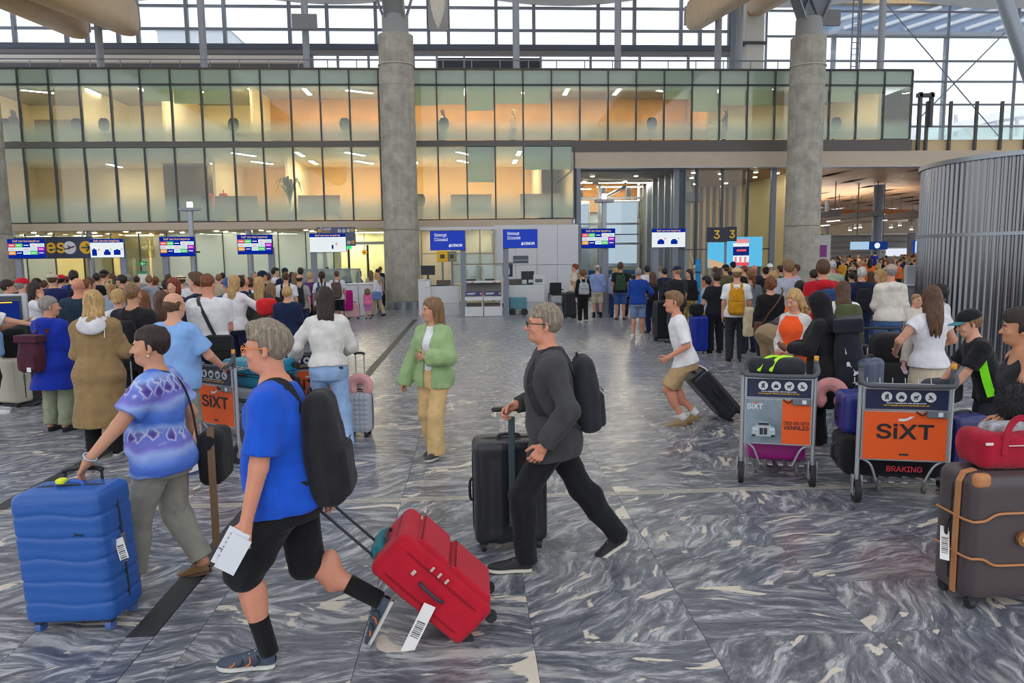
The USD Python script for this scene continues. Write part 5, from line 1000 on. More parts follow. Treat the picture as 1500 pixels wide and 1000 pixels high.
def loft_shoe(o,M,L,W,top,h=0.085):
    """shoe upper and sole lofted along the foot: o = ground point under the heel, M rows right, forward, up"""
    st=np.array([0.0,.03,.12,.26,.42,.58,.72,.86,.95,1.0]);wd=np.array([.30,.62,.78,.76,.78,.92,1.0,.88,.62,.25]);ht=np.array([.55,.95,1.0,1.0,.86,.68,.56,.48,.42,.30]);n=14
    def rings(kw,kh,z0,zc=None):
        V=[]
        for a,w,t in zip(st,wd,ht):
            ang=np.linspace(0,2*np.pi,n+1)[:-1];x=np.sign(np.cos(ang))*np.abs(np.cos(ang))**0.75*w*W*kw;zz=np.sin(ang);top_=t*h*kh if zc is None else zc
            z=np.where(zz>0,z0+(top_-z0)*np.abs(zz)**0.8,z0*(1+0*zz));z=np.where(zz<0,0.0 if zc is not None else z0,z);V.append(np.stack([x,0*x+(a-0.12)*L,z],1))
        v=np.concatenate(V);i,j=np.meshgrid(np.arange(len(st)-1),np.arange(n),indexing='ij');f=np.stack([i*n+j,i*n+(j+1)%n,(i+1)*n+(j+1)%n,(i+1)*n+j],-1).reshape(-1,4)
        capf=np.array([[0,k,k+1,k+1] for k in range(1,n-1)]);capb=np.array([[(len(st)-1)*n,(len(st)-1)*n+k+1,(len(st)-1)*n+k,(len(st)-1)*n+k] for k in range(1,n-1)])
        f=np.vstack([f[:,::-1],capf[:,::-1],capb[:,::-1]]);tri=np.vstack([f[:,[0,1,2]],f[:,[0,2,3]]]);tri=tri[(tri[:,0]!=tri[:,1])&(tri[:,1]!=tri[:,2])&(tri[:,0]!=tri[:,2])];return v@M+o,tri
    return rings(0.94,1.0,0.022),rings(1.04,1.0,0.0,0.026)
def fingers(grid,wrist,f,tside,n,s,curl=0.5,fat=0.0,k=0.006):
    """palm, four unequal bent fingers and a side thumb; f towards the fingers, tside towards the thumb, n towards the palm's inside"""
    R=max(0.0,fat);KN=[(0.030,.088,.072),(0.010,.094,.080),(-.011,.091,.075),(-.030,.082,.058)];r=max(.0085*s,R)
    grid.add(caps(wrist-f*.02*s,wrist+f*.03*s,.026*s,.026*s),0.012)
    for t,l,fl in KN:grid.add(caps(wrist+f*.015*s+tside*t*.5*s,wrist+f*l*s+tside*t*s,.0145*s,.0115*s),0.010*s)
    for q,(t,l,fl) in enumerate(KN):
        p=wrist+f*l*s+tside*t*s;a=curl*(0.55+0.12*q)
        for j,seg in enumerate((.46,.31,.25)):
            d=f*math.cos(a)+n*math.sin(a)+tside*t*1.2*(1-min(curl,1));e=p+unit(d)*fl*seg*s;grid.add(caps(p,e,r*(1-.06*j),r*(1-.06*(j+1))),k*s*0.4);p=e;a+=curl*(0.75 if j==0 else 0.6)
    p0=wrist+f*.022*s+tside*.024*s;d1=unit(f*.62+tside*.72+n*.30);p1=p0+d1*.042*s;d2=unit(f*.86+tside*(.42-.3*curl)+n*(.2+.4*curl));p2=p1+d2*.034*s;p3=p2+unit(d2+n*.3*curl)*.026*s
    grid.add(caps(p0,p1,.0135*s,.011*s),.008*s);grid.add(caps(p1,p2,max(.0105*s,R),max(.0098*s,R)),.003);grid.add(caps(p2,p3,max(.0098*s,R),max(.0082*s,R)),.002)
def head_prims(g,hc,M,hs,fine,child=False):
    P=lambda x,y,z:hc+hs*(x*M[0]+y*M[1]+z*M[2]);E=lambda c,r:ell(P(*c),np.asarray(r)*hs,M)
    g.add(E((0,-.012,.032),(.077,.100,.092)),.02);g.add(E((0,.028,-.035),(.062,.068,.078)),.03);g.add(E((0,.055,-.088),(.034,.034,.026)),.03)
    g.add(caps(P(0,.088,.012),P(0,.112,-.028),.009*hs,.0135*hs),.010)
    for sx in (-1,1):g.add(E((sx*.079,-.006,-.010),(.011,.020,.032)),.006)
    if fine:
        g.add(caps(P(-.036,.082,.022),P(.036,.082,.022),.011*hs,.011*hs),.012)
        for sx in (-1,1):
            g.cut(E((sx*.031,.104,.002),(.018,.020,.012)),.012);g.add(E((sx*.031,.079,.001),(.015,.014,.010)),.004);g.add(E((sx*.040,.070,-.030),(.022,.016,.018)),.02);g.add(E((sx*.011,.103,-.030),(.010,.010,.008)),.006);g.cut(E((sx*.076,.004,-.006),(.012,.010,.018)),.006)
        g.add(caps(P(-.018,.086,-.055),P(.018,.086,-.055),.0075*hs,.0075*hs),.006);g.add(caps(P(-.014,.085,-.068),P(.014,.085,-.068),.0085*hs,.0085*hs),.006);g.cut(caps(P(-.022,.098,-.0615),P(.022,.098,-.0615),.005*hs,.005*hs),.004)
def hair_mesh(kind,hc,M,hs,res,seed,L=0.3,fine=False):
    P=lambda x,y,z:hc+hs*(x*M[0]+y*M[1]+z*M[2]);E=lambda c,r:ell(P(*c),np.asarray(r)*hs,M)
    lo,hi=hc-(.2*hs+(.12 if 'long' in kind or 'wavy' in kind else 0)),hc+.2*hs+.05;drop={'long':L+.1,'pony':L+.1,'wavy':L+.1,'bob':.16,'hijab':.3}.get(kind,0.0);lo=lo.copy();lo[2] -= drop
    g=Grid(lo,hi,res)
    def local(fn):return lambda X,Y,Z:fn(*[(M[k,0]*(X-hc[0])+M[k,1]*(Y-hc[1])+M[k,2]*(Z-hc[2]))/hs for k in range(3)])*hs
    t={'crop':.006,'short':.010,'quiff':.011,'curly':.030,'thick':.024}.get(kind,.016)
    if kind=='ring':
        g.add(E((0,-.016,.012),(.083,.105,.080)));g.keep(local(lambda x,y,z:np.maximum(np.maximum(y-.012-0*z,z-.055+.9*np.maximum(0,y+.02)),-.075-z-.25*y)))
    else:
        g.add(E((0,-.016,.036),(.077+t*.75,.100+t,.092+t*1.3)))
        if kind in ('quiff','thick'):g.add(E((0,.040,.108),(.062,.056,.030)),.03)
        if kind in ('short','crop','quiff','curly','thick'):g.keep(local(lambda x,y,z:np.maximum(np.minimum(np.maximum(y-.016,-.030-z+1.6*np.minimum(0,y+.02)),.045-z),-.074-z)))
        else:g.keep(local(lambda x,y,z:np.maximum(np.minimum(y-.022,.020-z),-.085-z)))
        g.cut(E((0,.125,-.012),(.066,.075,.082)),.015)
        if kind in ('long','wavy'):
            w=.098 if kind=='wavy' else .088
            g.add(tower(hc,M*1.0,[(-L*1.02,w*.40,.016,-.105),(-L*.9,w*.74,.028,-.105),(-L*.75,w*.94,.036,-.105),(-L*.5,w,.044,-.10),(-.10,w*.98,.062,-.075),(.02,.090,.088,-.034),(.08,.07,.07,-.02)]),.02)
            for sx in (-1,1):g.add(caps(P(sx*.076,.0,.05),P(sx*.080,-.02,-.15),.022*hs,.018*hs),.02)
            g.cut(E((0,.125,-.03),(.066,.10,.10)),.015)
        if kind=='bob':
            g.add(tower(hc,M,[(-.125,.084,.070,-.035),(-.09,.100,.088,-.032),(-.02,.102,.096,-.028),(.06,.088,.09,-.02)]),.02);g.cut(E((0,.125,-.03),(.064,.10,.098)),.015)
        if kind=='pony':g.add(caps(P(0,-.10,.05),P(0,-.135,.03),.026*hs,.030*hs),.015);g.add(caps(P(0,-.135,.03),P(0,-.125,-.08),.030*hs,.034*hs),.01);g.add(caps(P(0,-.125,-.08),P(.01,-.11,-L),.034*hs,.012*hs),.01)
        if kind=='bun':g.add(E((0,-.10,.075),(.042,.040,.038)),.008)
        if kind=='lowbun':g.add(E((0,-.118,-.035),(.040,.034,.034)),.008)
    v,f=g.nets()
    if len(v)==0:return None
    if kind in ('long','wavy','bob','pony'):q=v-hc;lo_={'bob':.125}.get(kind,L);k_=np.clip((-q[:,2]/lo_-.55)/.45,0,1);v=v+np.stack([.010*k_*(meshkit.noise(q*(50,50,12),seed)-.5)*2,0*k_,k_*lo_*.22*(meshkit.noise(q*(55,55,0),seed+4)-.5)*2],1)
    if kind=='curly':v=wrinkle(v,f,.034*hs,38,seed,(1,1,1))
    elif fine:v=wrinkle(v,f,.012*hs,30,seed,(1,1,.3));v=wrinkle(v,f,.005*hs,95,seed+3,(1,1,.16))
    else:v=wrinkle(v,f,.014*hs,34,seed,(1,1,.3))
    return v,f
def person(label,at,face,H=1.75,sex='m',px=60.0,build=1.0,belly=0.0,lean=0.0,side=0.0,tyaw=0.0,hyaw=0.0,hpitch=0.0,la='down',ra='down',lf=None,rf=None,drop=0.0,tone='fair',hair=('short','brown'),hairlen=0.3,
           top=None,bottom=None,shoes=(40,40,44),sole=None,socks=None,cap=None,glasses=None,extra=None,seed=None,curl=0.5,group=None,name='person',z=0.0,over=None,earring=False,hwrist=None):
    """face: degrees the figure looks towards, 0 = away from the camera, 90 = to the picture's left; la, ra: preset or (wrist target, elbow hint); lf, rf: (ankle x, y, z, toe pitch, toe yaw)"""
    fg=Fig();s=H/1.75;b=build;rng=random.Random(label);seed=rng.randrange(1000) if seed is None else seed;fine=px>115
    res=min(0.045,max(0.0115,1.25/px));t=thing(name,label,'person',(at[0],at[1],z),face,group);fg.t,fg.s=t,s
    PF=[(z*s,w*s*b,d*s*b+(belly*s*math.exp(-((z-.10)/.12)**2))/2,o*s+(belly*s*math.exp(-((z-.10)/.12)**2))/2) for z,w,d,o in (MALE if sex=='m' else FEMALE)]
    P0=np.array([0,0,(.935-drop)*s]);T=basis(tyaw,lean,side);TP=lambda x,y,z:P0+s*(x*T[0]+y*T[1]+z*T[2]);fg.T,fg.TP,fg.P0=T,TP,P0
    sw=(.172 if sex=='m' else .150)*(0.5+0.5*b);nb=TP(0,-.012,.52);hs=(0.45+0.55*s) if s>.8 else s*1.12;HM=basis(tyaw+hyaw,lean*.35+hpitch,side*.3)
    hc=nb+s*.165*unit(T[2]*.55+np.array([0,0,1.0])*.45+HM[1]*.12);fg.hc,fg.HM,fg.hs=hc,HM,hs
    # legs
    PT=basis(tyaw*.4);fg.legs=[]
    for sx,spec in ((-1,lf),(1,rf)):
        hip=P0+PT[0]*sx*.088*s*b+np.array([0,0,-.035*s]);sp=(sx*.105,-.01,.085,0.0,sx*-8) if spec is None else spec
        ank=np.array(sp[:3])*s;yaw=math.radians(sp[4] if len(sp)>4 else-8*sx);hint=np.array([-math.sin(yaw)*.4+sx*.06,1.0,0.1]);kn,ank=ik(hip,ank,.418*s,.408*s,hint);FM=basis(yaw,math.radians(sp[3] if len(sp)>3 else 0));fg.legs.append((hip,kn,ank,FM))
    # arms
    fg.arms=[]
    for sx,a in ((-1,la),(1,ra)):
        sh=TP(sx*sw,-.01,.44)
        if isinstance(a,str):
            d={'down':((sx*(.235+.05*(b-1)),.03,-.09),(sx*.5,-1,0)),'fwd':((sx*.17,.32,.17),(sx*.5,-.6,-1)),'cross':((-sx*.06,.20,.20),(sx*.7,-.2,-1)),'hip':((sx*.20,.06,.02),(sx*1.2,-.5,0)),'phone':((sx*.12,.12,.56),(sx*.6,.4,-1)),'front':((sx*.07,.26,.06),(sx*.7,-.6,-.6)),'back':((sx*.25,-.16,-.05),(sx*.4,-1,.2)),'swing':((sx*.24,.20,-.03),(sx*.4,-1,0)),
                 'push':((sx*.20,.42,.08),(sx*.7,-.4,-.8)),'carry':((sx*.16,.24,.30),(sx*.7,-.3,-1)),'up':((sx*.16,.22,.62),(sx*.8,.2,-.6))}[a];tg=TP(*d[0]);hint=d[1][0]*T[0]+d[1][1]*T[1]+d[1][2]*T[2]
        else:tg=np.asarray(a[0],float)*s;hint=np.asarray(a[1],float)
        el,wr=ik(sh,tg,.285*s,.255*s,hint);fg.arms.append((sh,el,wr))
    J=np.array([P0,nb,hc]+[q for l in fg.legs for q in l[:3]]+[q for a in fg.arms for q in a]);lo,hi=J.min(0)-.24*s,J.max(0)+.24*s;lo[2]=-.03
    hf=[];
    if fine:
        hf.append((hc-.15*hs,hc+.16*hs,.0062 if px>200 else .0075))
        for sh,el,wr in fg.arms:q=wr+unit(wr-el)*.09*s;hf.append((q-.11*s,q+.11*s,.0050 if px>200 else .0065))
    g=Grid(lo,hi,res,hf);g.add(tower(P0,T,[(-.115*s,PF[0][1]*.96,PF[0][2]*.9,0)]+PF[1:]),.03);mb=(.5+.5*b)
    for sx in (-1,1):g.add(caps(TP(sx*.03,-.015,.49),TP(sx*sw,-.01,.44),.05*s,.058*s*mb),.05)
    if sex=='f':
        for sx in (-1,1):g.add(ell(TP(sx*.068,.085,.31),np.array([.062,.05,.06])*s*b,T),.04)
    g.add(caps(nb-T[2]*.05*s,hc-HM[2]*.05*hs-HM[1]*.012,.056*s*mb,.052*s*mb),.03);head_prims(g,hc,HM,hs,fine)
    for (hip,kn,ank,FM) in fg.legs:
        g.add(caps(hip,kn,.082*s*mb,.054*s*mb),.04);g.add(caps(kn,ank,.050*s*mb,.036*s),.01);c=kn+(ank-kn)*.32+bdir(kn,ank,FM)*.018*s;g.add(ell(c,np.array([.050,.055,.11])*s*mb),.04);g.add(caps(ank,ank+FM[1]*.11*s-FM[2]*.055*s,.031*s,.020*s),.01)
    for k,(sh,el,wr) in enumerate(fg.arms):
        g.add(caps(sh,el,.052*s*mb,.042*s*mb),.035);g.add(caps(el,wr,.042*s*mb,.027*s),.012);sx=-1 if k==0 else 1;f=unit(wr-el)
        fh,th=(f,None) if hwrist is None or hwrist[k] is None else hwrist[k];fh=unit(fh);th=np.asarray(T[1]+.35*T[2] if th is None else th,float);tsd=th-fh*(th@fh);tsd=unit(tsd) if np.linalg.norm(tsd)>.05 else T[1];n=np.cross(fh,tsd)*(-1 if sx>0 else 1)
        fingers(g,wr,fh,tsd,n,s*1.0,curl if np.isscalar(curl) else curl[k],fat=0.0 if fine else res*.55);fg.__dict__['hand%d'%k]=(wr,fh,tsd,n)
    v,f=g.nets();put(t,'body',v,f,skin(C(SKIN[tone])))
    if fine and abs(((face+math.degrees(tyaw+hyaw))%360)-180)<125:
        Pt=lambda x,y,z:hc+hs*(x*HM[0]+y*HM[1]+z*HM[2])
        for sx in (-1,1):
            sp=trimesh.creation.icosphere(2,.0125*hs);eyp=put(t,'eye',np.array(sp.vertices)*(1.05,.9,.42)@HM+Pt(sx*.031,.0825,.001),sp.faces,PC(206,198,190,.25));sp=trimesh.creation.icosphere(1,.0052*hs);put(eyp,'iris',np.array(sp.vertices)*(1,.8,.95)@HM+Pt(sx*.031,.0905,.001),sp.faces,PC(52,46,42,.2))
            hm=hairmat(C(HAIR.get(hair[1] if hair else 'brown',(90,70,50))));put(t,'eyebrow',*tube_vf(curve([Pt(sx*.014,.098,.022),Pt(sx*.032,.097,.027),Pt(sx*.05,.082,.022)],7),[.002,.0036,.004,.004,.0036,.003,.0015],6),hm)
        put(t,'lips',*tube_vf(curve([Pt(-.022,.088,-.0615),Pt(-.008,.0945,-.059),Pt(.008,.0945,-.059),Pt(.022,.088,-.0615)],9),np.array([.002,.005,.006,.0062,.006,.0062,.006,.005,.002])*hs,8),PC(176,104,96,.45))
    # hair, caps, glasses
    if hair and hair[0]!='none':
        if hair[0]=='hijab':
            gg=Grid(hc-.32,hc+.22,max(.01,res));gg.add(ell(hc+HM[2]*.03-HM[1]*.012,np.array([.098,.118,.112])*hs,HM));gg.add(tower(hc,HM,[(-.30,.20,.15,-.02),(-.22,.17,.13,-.03),(-.13,.10,.10,-.015),(-.05,.096,.108,-.012),(.03,.092,.11,-.01)]),.03);gg.cut(ell(hc+HM[1]*.11-HM[2]*.02,np.array([.055,.06,.075])*hs,HM),.01);v,f=gg.nets();put(t,'headscarf',wrinkle(v,f,.012,14,seed),f,cloth(C(hair[1])))
        else:
            hm=hair_mesh(hair[0],hc,HM,hs,max(.0075,min(res,.02)) if fine else min(max(res*.8,.016),.03),seed,hairlen,fine)
            if hm:put(t,'hair',*hm,hairmat(C(HAIR[hair[1]])))
    if cap:
        gg=Grid(hc-.22,hc+.24,max(.009,min(res*.8,.02)));gg.add(ell(hc+HM[2]*.05-HM[1]*.012,np.array([.094,.117,.094])*hs,HM));P_=lambda x,y,z:hc+hs*(x*HM[0]+y*HM[1]+z*HM[2])
        gg.keep(lambda X,Y,Z:-(HM[2,0]*(X-hc[0])+HM[2,1]*(Y-hc[1])+HM[2,2]*(Z-hc[2]))+.040*hs-.10*(HM[1,0]*(X-hc[0])+HM[1,1]*(Y-hc[1])+HM[1,2]*(Z-hc[2])))
        v,f=gg.nets();cpp=put(t,'cap_crown',v,f,cloth(C(cap[0])));bd=cap[2] if len(cap)>2 else 1;
        if bd=='brim':
            a=np.linspace(0,2*np.pi,33)[:-1];V=np.concatenate([np.stack([r*np.cos(a),r*1.15*np.sin(a),z+0*a],1) for r,z in ((.088,.052),(.165,.045),(.165,.040),(.088,.046))])*hs@HM+hc;i=np.arange(32);put(cpp,'cap_brim',V,np.vstack([np.stack([i+32*k,(i+1)%32+32*k,(i+1)%32+32*((k+1)%4),i+32*((k+1)%4)],1) for k in range(4)]),cloth(C(cap[1])));a2=np.linspace(0,2*np.pi,25);put(cpp,'hat_band',*tube_vf(np.stack([.094*np.cos(a2),.117*np.sin(a2)-.012,.075+0*a2],1)*hs@HM+hc,.011,6),PC(30,30,34,.8))
        else:
            q=[]
            for r in (0.0,1.0):
                for th in np.linspace(-1.15,1.15,13):q.append((math.sin(th)*(.086+0*r),bd*(.075+.105*r*math.cos(th*.8)-(1-math.cos(th))*.06),.056-.016*r-.02*(1-math.cos(th))))
            q=np.array(q)*hs@HM+hc;i=np.arange(12);up=HM[2]*.005;V=np.vstack([q,q-up]);put(cpp,'cap_peak',V,np.vstack([np.stack([i,i+1,i+14,i+13],1),np.stack([i+26,i+39,i+40,i+27],1),np.stack([i+13,i+14,i+40,i+39],1),np.stack([i,i+26,i+27,i+1],1),[[0,13,39,26],[12,38,51,25]]]),cloth(C(cap[1])))
    if glasses:
        Pt=lambda x,y,z:hc+hs*(x*HM[0]+y*HM[1]+z*HM[2]);m=MB()
        for sx in (-1,1):
            a=np.linspace(0,2*np.pi,17);m.tube([Pt(sx*.033+.024*math.cos(q),.106,.002+.017*math.sin(q)) for q in a],.0025,6);m.tube([Pt(sx*.057,.104,.008),Pt(sx*.083,.06,.008),Pt(sx*.086,-.01,.006),Pt(sx*.082,-.03,-.01)],.003,6)
        m.tube([Pt(-.01,.11,.006),Pt(.01,.11,.006)],.0025,6);m.put(t,'glasses',plain(C(glasses),.3))
    # clothes
    infl=lambda prof,dw,z0,z1,dd=None:[(z,w+dw,d+(dw if dd is None else dd),o) for z,w,d,o in sample(prof,z0*s,z1*s)]
    def sample(prof,z0,z1):
        p=np.array(prof);zs=np.unique(np.concatenate([[z0,z1],p[(p[:,0]>z0)&(p[:,0]<z1),0]]));return [(z,*[np.interp(z,p[:,0],p[:,k]) for k in (1,2,3)]) for z in zs]
    cres=max(.0105,res);pad=max(.012,res*.55)
    if bottom:
        B=dict(kind='trousers',col=(40,44,60),fit=.012,len=1.0,mat=None,waist=.06);B.update(bottom);gg=Grid(lo,hi,cres);ft=max(B['fit'],pad)*s
        if B['kind']=='skirt':
            Ls=B['len'];gg.add(tower(P0,basis(tyaw*.4),[(-Ls*s,.21*s*b,.17*s,.01),(-.5*Ls*s,.20*s*b,.155*s,.0),(-.1*s,.195*s*b,.14*s,-.005),(.02*s,.17*s*b,.125*s,0),(B['waist']*s,.15*s*b,.115*s,0)]))
        else:
            gg.add(tower(P0,T if lean<.5 else basis(tyaw,lean*.8),infl(PF,ft*.75,-.155,B['waist'])))
            for (hip,kn,ank,FM) in fg.legs:
                if B['kind']=='shorts':
                    e=hip+(kn-hip)*B['len'] if B['len']<=1 else kn+(ank-kn)*(B['len']-1)
                    if B['len']<=1:gg.add(caps(hip,e,.088*s*mb+ft,.066*s*mb+ft*1.9,1),.035)
                    else:gg.add(caps(hip,kn,.088*s*mb+ft,.062*s*mb+ft*1.5),.035);gg.add(caps(kn,e,.062*s*mb+ft*1.5,.060*s*mb+ft*1.6,1),.02)
                else:
                    w=B.get('cuff',.012);e=ank+(kn-ank)*B.get('crop',0.0)-unit(kn-ank)*(.035*s if not B.get('crop') else 0);gg.add(caps(hip,kn,.086*s*mb+ft,.065*s*mb+ft*1.3),.035);gg.add(caps(kn,e,.065*s*mb+ft*1.3,.044*s+w+ft,1),.02)
                    if b>0:gg.add(ell(kn+(e-kn)*.32+bdir(kn,ank,FM)*.014*s,np.array([.052,.056,.11])*s*mb+ft*.7),.04)
            if lean>.25 or True:gg.add(ell(TP(0,-.032,-.07),np.array([.150*b,.098*b,.10])*s+ft*.5,T),.05)
        v,f=gg.nets();put(t,{'shorts':'shorts','skirt':'skirt'}.get(B['kind'],'trousers'),wrinkle(v,f,.014*s if fine else .0,12,seed+5,(1,1,.9)),f,B['mat'] or cloth(C(B['col'])))
        if B.get('belt'):put(t,'belt',*tube_vf([TP((PF[3][1]/s*.98+.016)*math.cos(a),(PF[3][2]/s+.016)*math.sin(a),.055) for a in np.linspace(0,2*np.pi,25)],.016*s,6),plain(C(B['belt']),.6))
    for lay,U in (('top',top),('over',over)):
        if not U:continue
        D=dict(kind='tee',col=(230,230,232),fit=.014,sleeve=.55,hem=-.09,mat=None,neck=.50,flare=0.0,open=False);D.update(U);gg=Grid(lo,hi,cres);ft=max(D['fit'],pad)*s+(.0 if lay=='top' else .010*s);pr=infl(PF,ft,D['hem'] if D['hem']>-.16 else-.16,D['neck'])
        if D['hem']<-.16:z0,w0,d0,o0=pr[0];pr=[(D['hem']*s,w0+.02*s+D['flare'],d0+.03*s+D['flare'],o0),((D['hem']*.5-.08)*s,w0+.012*s+D['flare']*.5,d0+.02*s+D['flare']*.5,o0)]+pr
        elif D['flare']:pr=[(z,w+D['flare']*max(0,(.25*s-z)/(.35*s)),d+D['flare']*max(0,(.25*s-z)/(.35*s)),o) for z,w,d,o in pr]
        if not D.get('tuck'):pr=[(z,w+(.012*s if z<.08*s else 0),d+(.012*s if z<.08*s else 0),o) for z,w,d,o in pr]
        gg.add(tower(P0,T,pr))
        if D['hem']<-.04:gg.add(ell(TP(0,-.032,-.07),np.array([.150*b,.098*b,.10])*s+ft*.7+.018*s,T),.03);[gg.add(caps(l_[0],l_[0]+(l_[1]-l_[0])*.3,.088*s*mb+ft+.012*s,.084*s*mb+ft+.012*s),.04) for l_ in fg.legs];hz=D['hem']*s;gg.keep(lambda X,Y,Z:hz-(T[2,0]*(X-P0[0])+T[2,1]*(Y-P0[1])+T[2,2]*(Z-P0[2])))
        for sx in (-1,1):
            if D['sleeve']>0:gg.add(caps(TP(sx*.035,-.015,.487),TP(sx*sw,-.01,.438),.052*s+ft*.5,.059*s*mb+ft*.5),.045)
            else:gg.add(caps(TP(sx*.07,-.012,.44),TP(sx*.10,-.01,.45),.06*s,.05*s),.03)
            if sex=='f':gg.add(ell(TP(sx*.068,.085,.31),np.array([.064,.052,.062])*s*b+ft*.8,T),.05)
        for k,(sh,el,wr) in enumerate(fg.arms):
            sl=D['sleeve'];
            if sl<=0:continue
            if sl<=1:gg.add(caps(sh,sh+(el-sh)*sl,.054*s*mb+ft*.85,.050*s*mb+ft*1.35,1),.03)
            else:e=el+(wr-el)*min(1.35,sl-1) ;gg.add(caps(sh,el,.051*s*mb+ft*.6,.044*s*mb+ft*.9),.03);gg.add(caps(el,e,.047*s*mb+ft*1.2,.032*s+ft*D.get('cuff',1.0),1),.012)
        if D['kind'] in ('hoodie','coat','jacket','shirt','polo'):
            if D['kind'] in ('hoodie','coat'):gg.add(ell(TP(0,-.115,.475),np.array([.115,.075,.075])*s,T),.05)
            else:gg.add(tower(P0,T,[(.46*s,.080*s+ft,.074*s+ft,-.012*s),(.535*s,.062*s+ft,.062*s+ft,-.012*s)]),.02)
        cy=hc-HM[2]*.115*hs;gg.cut(ell(nb+T[1]*.045*s+T[2]*.055*s,np.array([.062,.060,.058])*s*(1.25 if D.get('scoop') else 1.0),T),.01)
        if D['kind'] in ('tank',):gg.cut(ell(nb+T[1]*.10*s,np.array([.085,.085,.09])*s,T),.02)
        if D['open']:gg.cut((lambda X,Y,Z:np.maximum(np.abs(T[0,0]*(X-P0[0])+T[0,1]*(Y-P0[1])+T[0,2]*(Z-P0[2]))-D['open']*s,-(T[1,0]*(X-P0[0])+T[1,1]*(Y-P0[1])+T[1,2]*(Z-P0[2]))+.02*s),lo,hi),.01)
        v,f=gg.nets();nm={'tee':'shirt','polo':'polo_shirt','tank':'tank_top','vest':'vest'}.get(D['kind'],D['kind']);put(t,nm,wrinkle(v,f,(.021 if D['kind'] in ('jacket','coat','shirt','sweater') else .016)*s if fine else .009*s,10,seed+9,(1,1,.8)),f,D['mat'] or cloth(C(D['col'])))
        if D['kind']=='coat' and D.get('lining'):
            g2=Grid(lo,hi,max(.011,res));g2.add(ell(TP(0,-.15,.46),np.array([.135,.055,.10])*s,basis(tyaw,lean+.45,side)),0);g2.add(caps(TP(-.09,-.06,.51),TP(.09,-.06,.51),.045*s,.045*s),.03);v,f=g2.nets();put(t,'hood_lining',wrinkle(v,f,.012,12,seed),f,cloth(C(D['lining'])))
    for k,(hip,kn,ank,FM) in enumerate(fg.legs):
        if not shoes:continue
        o=ank-FM[2]*.085*s;(u,uf),(w,wf)=loft_shoe(o,FM,.285*s if sex=='m' else .26*s,.050*s if sex=='m' else .045*s,0,.095*s);shp=put(t,'shoe',u,uf,plain(C(shoes),.6),40);put(shp,'sole',w,wf,plain(C(sole or tuple(max(20,c-20) for c in shoes)),.7),40)
        if fine:put(shp,'laces',*tube_vf([o+FM[0]*(.022*(-1)**q)*s+FM[1]*(.045+.014*q)*s+FM[2]*(.094-.0062*q)*s for q in range(7)],.0032,5),plain(C(sole or (210,210,210)),.7))
        if socks:put(t,'sock',*tube_vf([ank-unit(kn-ank)*.02*s,ank+unit(kn-ank)*socks[1]*s],[.046*s,.050*s],20),cloth(C(socks[0])))
    if earring:sp=trimesh.creation.icosphere(1,.008);put(t,'earring',np.array(sp.vertices)+hc+hs*(HM[0]*-.085-HM[2]*.05),sp.faces,PC(230,210,150,.2,.8))
    if extra:extra(fg)
    return fg
def tgt(at,face,H,w):
    """world point -> figure units"""
    a=math.radians(face);c,s=math.cos(a),math.sin(a);d=np.asarray(w,float)-np.array([at[0],at[1],0]);return np.array([c*d[0]+s*d[1],-s*d[0]+c*d[1],d[2]])/(H/1.75)
def wpt(fg,p):
    """local point of a figure -> world"""
    a=math.radians(fg.t.rz);c,s=math.cos(a),math.sin(a);p=np.asarray(p,float);return np.array([c*p[0]-s*p[1]+fg.t.loc[0],s*p[0]+c*p[1]+fg.t.loc[1],p[2]+fg.t.loc[2]])
